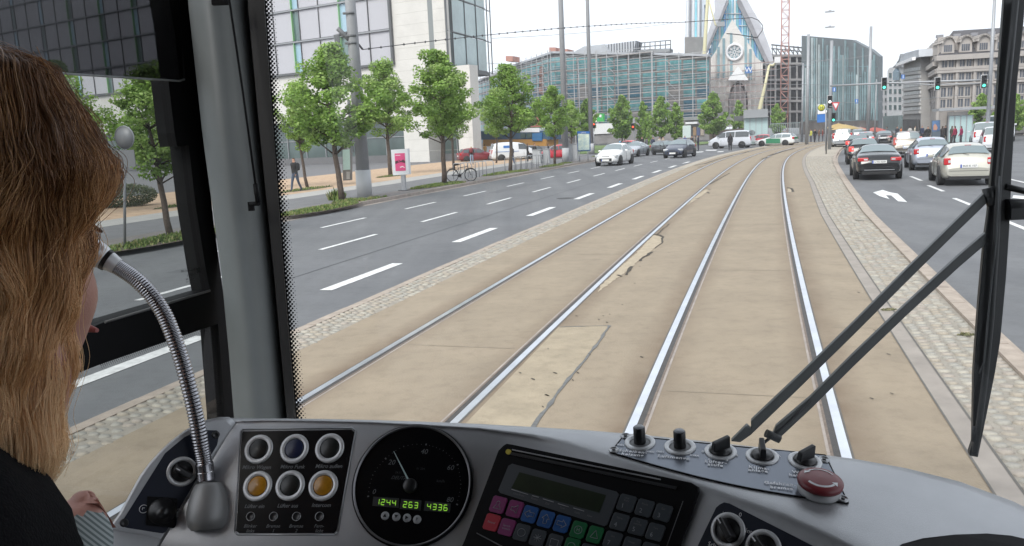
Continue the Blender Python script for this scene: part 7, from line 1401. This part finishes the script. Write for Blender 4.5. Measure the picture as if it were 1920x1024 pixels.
# ================================================================== PEOPLE OUTSIDE
skinm = mat('skin', (.42, .24, .17), .55)
def person_mesh(seed, pose='stand', stride=.0, bag=False):
    # joints and radii of one continuous body, grown with a skin modifier, about 1.75 m tall
    st_ = stride
    V = [(0, 0, .95), (0, 0, 1.12), (0, .01, 1.30), (0, .01, 1.43), (0, .0, 1.50), (0, .02, 1.60), (0, .02, 1.72),
         (.09, 0, .90), (.10, st_ * .5, .50), (.10, st_ * .9 - .02, .09), (.10, st_ * .9 + .14, .04), (-.09, 0, .90), (-.10, -st_ * .25, .50), (-.10, -st_ * .9 - .03, .10), (-.10, -st_ * .9 + .12, .04),
         (.17, 0, 1.40), (.23, -.02 - st_ * .25, 1.14), (.22, .08 - st_ * .5, .90), (.215, .12 - st_ * .55, .81), (-.17, 0, 1.40), (-.23, -.02 + st_ * .25, 1.14), (-.22, .08 + st_ * .4, .90), (-.215, .12 + st_ * .45, .81)]
    Rr = [.15, .13, .16, .12, .055, .085, .075, .10, .068, .05, .04, .10, .068, .05, .04, .07, .05, .04, .032, .07, .05, .04, .032]
    E_ = [(0, 1), (1, 2), (2, 3), (3, 4), (4, 5), (5, 6), (0, 7), (7, 8), (8, 9), (9, 10), (0, 11), (11, 12), (12, 13), (13, 14), (3, 15), (15, 16), (16, 17), (17, 18), (3, 19), (19, 20), (20, 21), (21, 22)]
    me = bpy.data.meshes.new('pm'); me.from_pydata(V, E_, []); ob = bpy.data.objects.new('pm', me); C.objects.link(ob); ob.modifiers.new('s', 'SKIN'); sv = me.skin_vertices[0].data
    for i, r in enumerate(Rr): sv[i].radius = (r, r * (.72 if i in (0, 1, 2, 3) else 1))
    sv[0].use_root = True; ob.modifiers.new('u', 'SUBSURF').levels = 1
    dg = bpy.context.evaluated_depsgraph_get(); m2 = bpy.data.meshes.new_from_object(ob.evaluated_get(dg)); bpy.data.objects.remove(ob)
    for k in ('top', 'legs', 'skin', 'shoes', 'hair'): m2.materials.append(skinm)
    for p in m2.polygons:
        c = p.center; p.use_smooth = True
        p.material_index = 3 if c.z < .10 else (4 if (c.z > 1.66 or (c.z > 1.52 and c.y < .0)) else (2 if c.z > 1.50 or (c.z < .86 and abs(c.x) > .17) else (0 if c.z > .93 or (abs(c.x) > .17 and c.z > .7) else 1)))
    m2.name = 'person_body'; return m2
PMS = {}
def person(px, dist, head, label, top, legs, hair=(.05, .03, .02), stride=0.0, h=1.75, group=None, bag=None, z=None, P=None, cat='person', coat=False):
    key = round(stride, 2)
    if key not in PMS: PMS[key] = person_mesh(1, stride=stride)
    P = P if P is not None else ground_at(px, dist) + Vector((0, 0, ZR if z is None else z)); o = empty('person', label, cat, P, -head, group)
    b = link(PMS[key], 'body', o); s = h / 1.78; b.scale = (s, s, s)
    for i, (nm, c) in enumerate((('cloth_top', top), ('cloth_legs', legs), ('skin_tone', (.42, .24, .17)), ('shoe', (.03, .03, .03)), ('hair', hair))):
        b.material_slots[i].link = 'OBJECT'; k = nm + '_%.3f_%.3f_%.3f' % c
        if k not in MT: MT[k] = mat(nm, c, .8)
        b.material_slots[i].material = MT[k]
    def child(name, m, fn):
        t = MB(); fn(t); ob = t.build(name, m); ob.parent = o; return ob
    if bag: child('backpack', m_('bag_%s' % str(bag), bag, .8), lambda t: t.lathe(Vector((0, -.17, 1.05)), UP, [(0, 0), (.14, .02), (.17, .15), (.16, .32), (.10, .40), (0, .41)], 12))
    if coat: child('coat', m_('coat_%s' % str(top), top, .85), lambda t: t.lathe(Vector((0, 0, .55)), UP, [(.20, 0), (.19, .3), (.17, .45), (.19, .75), (.15, .86), (.06, .92)], 14))
    return o
wk = person(0, 0, heading(40) + .1 + pi, 'man in a black jacket with a black backpack walking on the pavement', (.012, .012, .014), (.05, .07, .11), stride=.30, h=1.78, bag=(.02, .02, .022), P=G(556, 359, ZP))
person(0, 0, heading(60) - .3, 'blond woman in a black jacket and light jeans walking away', (.02, .018, .02), (.20, .28, .38), hair=(.42, .26, .12), stride=.12, h=1.66, bag=(.18, .03, .04), P=G(885, 309, ZP))
person(1369, 78, .3, 'person in a long black coat standing beside the tracks', (.01, .01, .012), (.012, .012, .014), h=1.78, coat=True, z=0.0, P=G(1369, 283, 0.0))
GG = 'pedestrians waiting or walking near the junction'
for px, d, lb, t, l, s_, hh in ((959, 70, 'person in dark clothes in front of the white van bonnet', (.03, .03, .04), (.06, .09, .16), .1, 1.7), (988, 74, 'person in black left of the pair by the parked black car', (.015, .015, .017), (.03, .03, .035), .0, 1.82), (1001, 74, 'person in dark grey right of the pair by the parked black car', (.05, .05, .052), (.05, .05, .055), .0, 1.80), (1027, 72, 'person in a dark jacket before the red parked hatchback', (.03, .032, .04), (.12, .13, .14), .1, 1.75),
    (908, 96, 'worker in an orange vest beside the works lorry', (.5, .25, .05), (.12, .12, .13), 0, 1.75), (1162, 92, 'person in light blue beside the red crossing car', (.15, .35, .55), (.08, .1, .2), .1, 1.7), (1171, 94, 'person in dark clothes behind the red crossing car', (.03, .03, .035), (.02, .02, .025), .0, 1.75),
    (1195, 92, 'person in dark jacket under the red traffic light', (.03, .03, .035), (.05, .05, .06), 0, 1.75), (1203, 90, 'tall person in black right of the red traffic light', (.02, .02, .022), (.02, .02, .025), 0, 1.88), (1212, 92, 'person in grey left of the dark estate car', (.12, .12, .13), (.08, .08, .09), .1, 1.75), (1224, 91, 'person in dark blue beside the dark estate car', (.04, .05, .09), (.09, .1, .12), .1, 1.78), (1236, 96, 'person in pale clothes above the dark estate car', (.45, .42, .38), (.3, .28, .26), 0, 1.7), (1243, 98, 'person in beige above the dark estate car', (.38, .30, .22), (.2, .2, .22), 0, 1.7),
    (1284, 98, 'person in blue before the pale advertising cabinet', (.04, .06, .2), (.03, .03, .04), 0, 1.72), (1297, 92, 'person in dark clothes left of the wooden mast pair', (.06, .05, .05), (.04, .04, .05), 0, 1.75), (1303, 90, 'cyclist standing beside the grey mast', (.2, .16, .12), (.2, .18, .15), .15, 1.75), (1309, 90, 'person in navy at the grey mast', (.03, .03, .05), (.03, .03, .05), 0, 1.78),
    (1521, 112, 'person in a yellow vest at the tram stop', (.5, .5, .08), (.08, .08, .1), 0, 1.75), (1528, 110, 'person in black at the tram stop', (.02, .02, .022), (.02, .02, .03), .1, 1.78), (1536, 114, 'person in brown at the tram stop', (.2, .10, .06), (.06, .05, .05), 0, 1.7), (1543, 113, 'person in dark red at the tram stop', (.2, .04, .03), (.05, .05, .06), 0, 1.72), (1549, 115, 'person in grey at the tram stop', (.15, .15, .16), (.05, .05, .06), 0, 1.75),
    (1690, 96, 'person in an orange jacket beyond the people carrier', (.5, .16, .05), (.05, .05, .06), .1, 1.7), (1683, 102, 'person in dark clothes left of the one in orange', (.04, .04, .05), (.04, .04, .05), 0, 1.75), (1707, 98, 'person in white before the office arcade', (.5, .48, .45), (.1, .1, .12), .1, 1.7), (1716, 100, 'person in cream before the office arcade', (.5, .45, .36), (.05, .05, .06), .1, 1.72), (1741, 84, 'person in black left of the advertising board', (.02, .02, .022), (.03, .03, .035), .1, 1.75), (1768, 82, 'person in dark clothes right of the advertising board', (.04, .035, .035), (.03, .03, .035), .1, 1.75), (1774, 83, 'person in black walking before the right shelter', (.025, .025, .03), (.02, .02, .025), .15, 1.78),
    (1792, 78, 'person in a crimson jacket before the glazed right shelter', (.30, .03, .07), (.03, .03, .035), .15, 1.74), (1804, 78, 'person in a crimson hooded coat right of the other crimson jacket', (.28, .02, .08), (.04, .04, .05), .12, 1.72), (1786, 80, 'person in olive beside the crimson jacket', (.08, .08, .06), (.05, .05, .05), 0, 1.74), (1664, 104, 'person in grey beyond the black crossing saloon', (.12, .12, .13), (.05, .05, .05), 0, 1.75), (1730, 96, 'person in dark blue near the advertising board', (.03, .04, .08), (.03, .03, .04), .1, 1.74)):
    person(px, d, random.uniform(0, 6.28), lb, t, l, stride=round(s_ * 1.0, 2), h=hh, group=GG)
# ================================================================== THE DRIVER
HC = AT(-2, 535, .66); FY = radians(6); HF = Vector((sin(FY), cos(FY), 0)); HR = Vector((cos(FY), -sin(FY), 0))
drv = empty('person', 'blond driver in a black waistcoat and striped shirt looking ahead beside the side window', 'person', AT(-420, 1700, .66))
dskin = mat('driver_skin', (.40, .20, .155), .5, var=.08, scale=30, bump=.08, bscale=300); jack = mat('black_waistcoat', (.006, .006, .007), .95, bump=.3, bscale=400, spec=.1)
shirt = stripe_mat('striped_shirt', (.13, .16, .16), (.34, .38, .38), 95, .85, .45, 'DIAGONAL'); lipm = mat('lips', (.38, .13, .12), .45)
def skin_body(nodes, edges, mats):
    me = bpy.data.meshes.new('db'); me.from_pydata([n[0] for n in nodes], edges, []); ob = bpy.data.objects.new('db', me); C.objects.link(ob); ob.modifiers.new('s', 'SKIN')
    for i, n in enumerate(nodes): me.skin_vertices[0].data[i].radius = (n[1], n[1])
    me.skin_vertices[0].data[0].use_root = True; sb = ob.modifiers.new('u', 'SUBSURF'); sb.levels = 2; dg = bpy.context.evaluated_depsgraph_get(); m2 = bpy.data.meshes.new_from_object(ob.evaluated_get(dg)); bpy.data.objects.remove(ob)
    vs = [v.co.copy() for v in m2.vertices]; fs = [tuple(p.vertices) for p in m2.polygons]; mi = []
    for f in fs:
        c = sum((vs[i] for i in f), Vector()) / len(f); best, bi = 9, 0
        for k, (a, e) in enumerate(edges):
            A, B = Vector(nodes[a][0]), Vector(nodes[e][0]); t = max(0, min(1, (c - A).dot(B - A) / (B - A).length_squared)); d = (c - A.lerp(B, t)).length - .0; 
            if d < best: best = d; bi = nodes[e][2] if t > .5 else nodes[a][2]
        mi.append(bi)
    return vs, fs, mi
ND = [(AT(-420, 1700, .66), .15, 0), (AT(-350, 1400, .60), .19, 0), (AT(-290, 1150, .58), .215, 0), (AT(-70, 880, .655), .055, 1), (AT(20, 740, .66), .052, 2), (HC - UP * .02, .06, 2),
      (AT(-120, 1190, .66), .085, 0), (AT(60, 1330, .70), .050, 1), (AT(118, 1140, .74), .040, 1), (AT(143, 1012, .765), .034, 1), (AT(156, 978, .775), .027, 1), (AT(166, 955, .785), .015, 2),
      (AT(176, 945, .785), .0095, 2), (AT(181, 958, .79), .008, 2), (AT(170, 934, .782), .0095, 2), (AT(178, 942, .79), .008, 2), (AT(160, 928, .782), .009, 2), (AT(168, 932, .79), .008, 2), (AT(152, 934, .775), .010, 2), (AT(148, 926, .772), .008, 2),
      (AT(-560, 1190, .70), .08, 0), (AT(-600, 1450, .75), .05, 1), (AT(-420, 1500, .85), .04, 1), (AT(-330, 1480, .9), .03, 2)]
ED = [(0, 1), (1, 2), (2, 3), (3, 4), (4, 5), (2, 6), (6, 7), (7, 8), (8, 9), (9, 10), (10, 11), (11, 12), (12, 13), (11, 14), (14, 15), (11, 16), (16, 17), (10, 18), (18, 19), (2, 20), (20, 21), (21, 22), (22, 23)]
bv, bf, bmi = skin_body(ND, ED, None)
body = MB(); body.v = [tuple(v) for v in bv]; body.f = bf; body.m = bmi; body.sm = [True] * len(bf)
# head with face, same mesh
def g3(p, c, s): return math.exp(-sum(((p[i] - c[i]) / s[i]) ** 2 for i in range(3)))
rows = []; NU, NV = 56, 40
for j in range(NV + 1):
    ph = pi * j / NV; row = []
    for i in range(NU):
        th = 2 * pi * i / NU; x, y, z = sin(ph) * cos(th) * .061, sin(ph) * sin(th) * .092, cos(ph) * (.112 if ph > pi / 2 else .120)
        q = max(0, -z / .112); x *= 1 - .34 * q ** 1.6; y = y * (1 - .16 * q ** 2) + .014 * q
        if y > 0: y -= .006 * (1 - abs(x) / .07)
        if y < .02: y = .02 + (y - .02) * .75
        x *= .70 + .22 * min(1, max(0, y / .06))
        p = (x, y, z)
        y += .014 * g3(p, (0, .09, -.020), (.011, .05, .016)) + .008 * g3(p, (0, .09, -.004), (.009, .05, .026)) + .009 * g3(p, (0, .085, -.056), (.024, .05, .007)) + .008 * g3(p, (0, .085, -.066), (.020, .05, .006)) + .034 * g3(p, (0, .06, -.096), (.024, .07, .016)) - .008 * g3(p, (.028, .085, .018), (.014, .05, .010)) - .008 * g3(p, (-.028, .085, .018), (.014, .05, .010)) + .006 * g3(p, (0, .08, .036), (.05, .05, .010))
        x += (1 if x > 0 else -1) * .006 * g3((abs(x), y, z), (.05, .06, -.025), (.03, .04, .025))
        row.append(HC + HR * x + HF * y + UP * z)
    rows.append(row)
o_ = len(body.v); w = NU; fs = [(i * w + k, i * w + (k + 1) % w, (i + 1) * w + (k + 1) % w, (i + 1) * w + k) for i in range(NV) for k in range(w)]; body.add([p for r in rows for p in r], fs, 2, True)
for sgn in (1, -1): body.lathe(HC + HR * .036 * sgn - HF * .012 - UP * .005, HR * sgn, [(.0, .002), (.006, .002), (.011, .007), (.015, .005), (.011, 0)], 16, 2)
bo = body.build('body', [jack, shirt, dskin], drv)
for sgn in (1, -1):
    e_ = part('eye', mat('eye_white', (.75, .73, .70), .2), drv, lambda b: b.lathe(HC + HR * .025 * sgn + HF * .073 + UP * .016, HF, [(0, -.011), (.008, -.008), (.011, 0), (.0085, .007), (.005, .0098), (0, .011)], 16)); part('iris', mat('iris', (.05, .09, .10), .2), e_, lambda b: b.lathe(HC + HR * .025 * sgn + HF * .0825 + UP * .016, HF, [(.0052, 0), (.004, .0018), (0, .002)], 14))
    part('eyebrow', mat('brow', (.12, .07, .04), .8), drv, lambda b: b.tube([HC + HR * .014 * sgn + HF * .089 + UP * .034, HC + HR * .03 * sgn + HF * .088 + UP * .038, HC + HR * .046 * sgn + HF * .076 + UP * .034], [.002, .003, .0015], 6))
part('lips', lipm, drv, lambda b: b.tube([HC + HR * -.021 * 1 + HF * .088 - UP * .0605, HC + HF * .0995 - UP * .0595, HC + HR * .021 + HF * .088 - UP * .0605], [.002, .0055, .002], 8))
wc_ = MB(); cc = AT(-318, 1185, .56); rr_ = .158; rows = []
for j in range(25):
    ph = pi * j / 24; rows.append([cc + Vector((cos(t) * sin(ph), sin(t) * sin(ph), cos(ph))) * (rr_ * (1 + .02 * sin(t * 7 + j))) for t in [2 * pi * k / 40 for k in range(40)]])
wc_.grid(rows, 0, True, close=True); wc_.build('waistcoat', jack, drv)
# waistcoat neckline and hair
HP = [(92, 10), (97, 22), (110, 40), (145, 62), (190, 92), (225, 124), (260, 155), (310, 182), (350, 182), (385, 166), (410, 150), (450, 138), (480, 132), (530, 116), (650, 98), (750, 108), (800, 112), (850, 96), (900, 72), (935, 50)]
sm_ = .66 / 1500
def hair_pt(phi, row, rho, dx=0.0):      # a point of the hair volume: direction round the head, photograph row, share of the radius
    r = (interp(HP, row) * .76 + 49 * min(1, max(0, row - 91) / 22)) * sm_ * rho; d = Vector((sin(phi), cos(phi), 0))
    back = max(0, -d.dot(HF)); r *= 1 + .18 * back + .15 * max(0, -d.dot(HR))
    c = AT(-16, row + 36 * max(0, 1 - (row - 91) / 260), .66); return Vector((c.x, c.y, c.z)) + d * (r + dx)
rnd = random.Random(11)
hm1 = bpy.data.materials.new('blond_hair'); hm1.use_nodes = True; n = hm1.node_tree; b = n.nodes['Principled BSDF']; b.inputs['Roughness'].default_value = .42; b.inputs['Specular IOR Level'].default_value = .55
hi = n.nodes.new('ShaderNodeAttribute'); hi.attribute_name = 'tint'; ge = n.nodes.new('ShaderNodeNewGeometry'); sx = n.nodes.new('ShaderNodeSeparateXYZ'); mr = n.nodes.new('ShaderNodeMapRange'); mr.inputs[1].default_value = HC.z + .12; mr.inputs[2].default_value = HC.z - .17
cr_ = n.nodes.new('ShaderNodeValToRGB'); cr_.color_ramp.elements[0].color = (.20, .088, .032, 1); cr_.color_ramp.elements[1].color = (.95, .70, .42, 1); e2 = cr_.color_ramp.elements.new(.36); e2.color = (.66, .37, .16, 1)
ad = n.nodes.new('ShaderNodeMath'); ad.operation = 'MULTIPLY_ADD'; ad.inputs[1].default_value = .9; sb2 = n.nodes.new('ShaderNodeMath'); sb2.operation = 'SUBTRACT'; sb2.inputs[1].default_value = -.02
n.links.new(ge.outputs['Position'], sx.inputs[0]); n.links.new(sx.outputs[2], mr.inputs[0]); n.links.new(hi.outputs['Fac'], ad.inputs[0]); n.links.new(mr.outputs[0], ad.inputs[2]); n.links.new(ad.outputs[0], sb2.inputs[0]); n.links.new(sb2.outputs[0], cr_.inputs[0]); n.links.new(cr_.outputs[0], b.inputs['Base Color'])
strands = []; tint = []; FPHI = FY
def nz(a, b, c=0.0): return noise.noise(Vector((a, b, c)))
def flow(phi, row):          # coherent waves: neighbouring locks move together
    cx, cy = cos(phi) * 1.5, sin(phi) * 1.5; q = min(1, max(0, (row - 110) / 200))
    return q * (.30 * nz(cx, cy, row / 150) + .10 * nz(cx * 3, cy * 3, row / 60 + 7)), q * (.015 * nz(cx * 1.2 + 9, cy * 1.2, row / 70) + .004 * nz(cx * 4, cy * 4 + 5, row / 34))
for g_ in range(2100):
    phi = rnd.uniform(0, 2 * pi); dphi = (phi - FPHI + pi) % (2 * pi) - pi; face = abs(dphi) < radians(34)
    rho = .84 + .18 * rnd.random() ** .6; end = rnd.uniform(640, 860) if not face else rnd.uniform(240, 330)
    if rnd.random() < .18 and not face: end = rnd.uniform(820, 925)
    start = rnd.choice((91, 92, 93, 95, 100, 120, 150, 200)); layer = rnd.random() < .4 and not face
    if layer: end = rnd.uniform(330, 600)
    drift = rnd.uniform(-.12, .12) + (.9 * nz(cos(phi) * 2, sin(phi) * 2, 3) if layer else 0) + (.4 if dphi > 0 else -.4) * (1 if abs(dphi) < 1.2 else .12)
    w0 = rnd.uniform(0, 6.28); np_ = 18; guide = []; tg = rnd.gauss(0, .12) + .5 * nz(cos(phi) * 3, sin(phi) * 3, rho * 5); curl = rnd.uniform(.0, .002) * (1.8 if rnd.random() < .15 else 1)
    for k in range(np_):
        t = k / (np_ - 1); row = start + (end - start) * (t ** 1.2); fa, fr2 = flow(phi + drift * t, row)
        tip = max(0, (t - .6) / .4); guide.append(hair_pt(phi + drift * t + fa + curl * 5 * tip * sin(w0 + t * 14), row, rho * (1 - .06 * tip), fr2 + curl * tip * cos(w0 + t * 14)))
    n_s = 20
    for s_ in range(n_s):
        off = Vector((rnd.gauss(0, 1), rnd.gauss(0, 1), rnd.gauss(0, 1))) * .0056; a0 = rnd.uniform(0, 6); aw = rnd.uniform(.0003, .0014)
        strands.append([p + off * (1 - .40 * (k / np_)) + Vector((cos(a0 + k * .8), sin(a0 * 2 + k * .7), 0)) * aw * (k / np_) for k, p in enumerate(guide)]); tint.append(tg * .7 + rnd.gauss(0, .10))
for _ in range(140):   # stray hairs
    phi = rnd.uniform(0, 2 * pi); r0 = rnd.uniform(110, 700); L = rnd.uniform(60, 180); w0 = rnd.uniform(0, 6); P = []
    for k in range(10): t = k / 9; P.append(hair_pt(phi + .25 * sin(w0 + t * 3), r0 + L * t, 1.0, .0 + .004 * sin(pi * t)))
    strands.append(P); tint.append(.2)
hc_ = bpy.data.hair_curves.new('hair'); hc_.add_curves([len(s) for s in strands]); flat = [c for s in strands for p in s for c in p]
hc_.attributes['position'].data.foreach_set('vector', flat)
ra = hc_.attributes.get('radius') or hc_.attributes.new('radius', 'FLOAT', 'POINT'); ra.data.foreach_set('value', [(.00026 * (1 - .5 * k / len(s))) for s in strands for k in range(len(s))])
ta = hc_.attributes.new('tint', 'FLOAT', 'POINT'); ta.data.foreach_set('value', [tint[i] for i, s in enumerate(strands) for _ in s])
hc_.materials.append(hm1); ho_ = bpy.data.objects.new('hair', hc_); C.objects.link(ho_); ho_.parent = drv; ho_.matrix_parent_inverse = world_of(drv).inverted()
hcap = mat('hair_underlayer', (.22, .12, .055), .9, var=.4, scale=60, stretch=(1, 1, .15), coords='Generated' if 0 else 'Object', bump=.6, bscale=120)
rows = []
for row in [91, 93, 97, 110, 145, 190, 225, 260, 310, 350, 385, 410, 450, 480, 560, 650, 720, 770]:
    R_ = []
    for k in range(40):
        phi = 2 * pi * k / 40; dphi = (phi - FPHI + pi) % (2 * pi) - pi; cut = max(0, 1 - abs(dphi) / radians(34)); R_.append(hair_pt(phi, row, (.90 if row < 600 else .80) if row < 300 or cut == 0 else .84 - .75 * min(1, cut * 3)))
    rows.append(R_)
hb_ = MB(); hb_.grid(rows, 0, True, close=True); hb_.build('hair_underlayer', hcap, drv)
# ================================================================== AIR
hz = MB(); hz.box((0, 150, 34.5), (420, 420, 36.5)); hzo = hz.build('haze', [], kind='stuff', label='thin pale city haze over the square', category='haze')
hmt = bpy.data.materials.new('haze'); hmt.use_nodes = True; n = hmt.node_tree; n.nodes.clear(); o_ = n.nodes.new('ShaderNodeOutputMaterial'); pv = n.nodes.new('ShaderNodeVolumePrincipled')
pv.inputs['Color'].default_value = (.95, .96, 1, 1); pv.inputs['Density'].default_value = .0005; pv.inputs['Anisotropy'].default_value = .2; n.links.new(pv.outputs[0], o_.inputs['Volume']); hzo.data.materials.append(hmt)
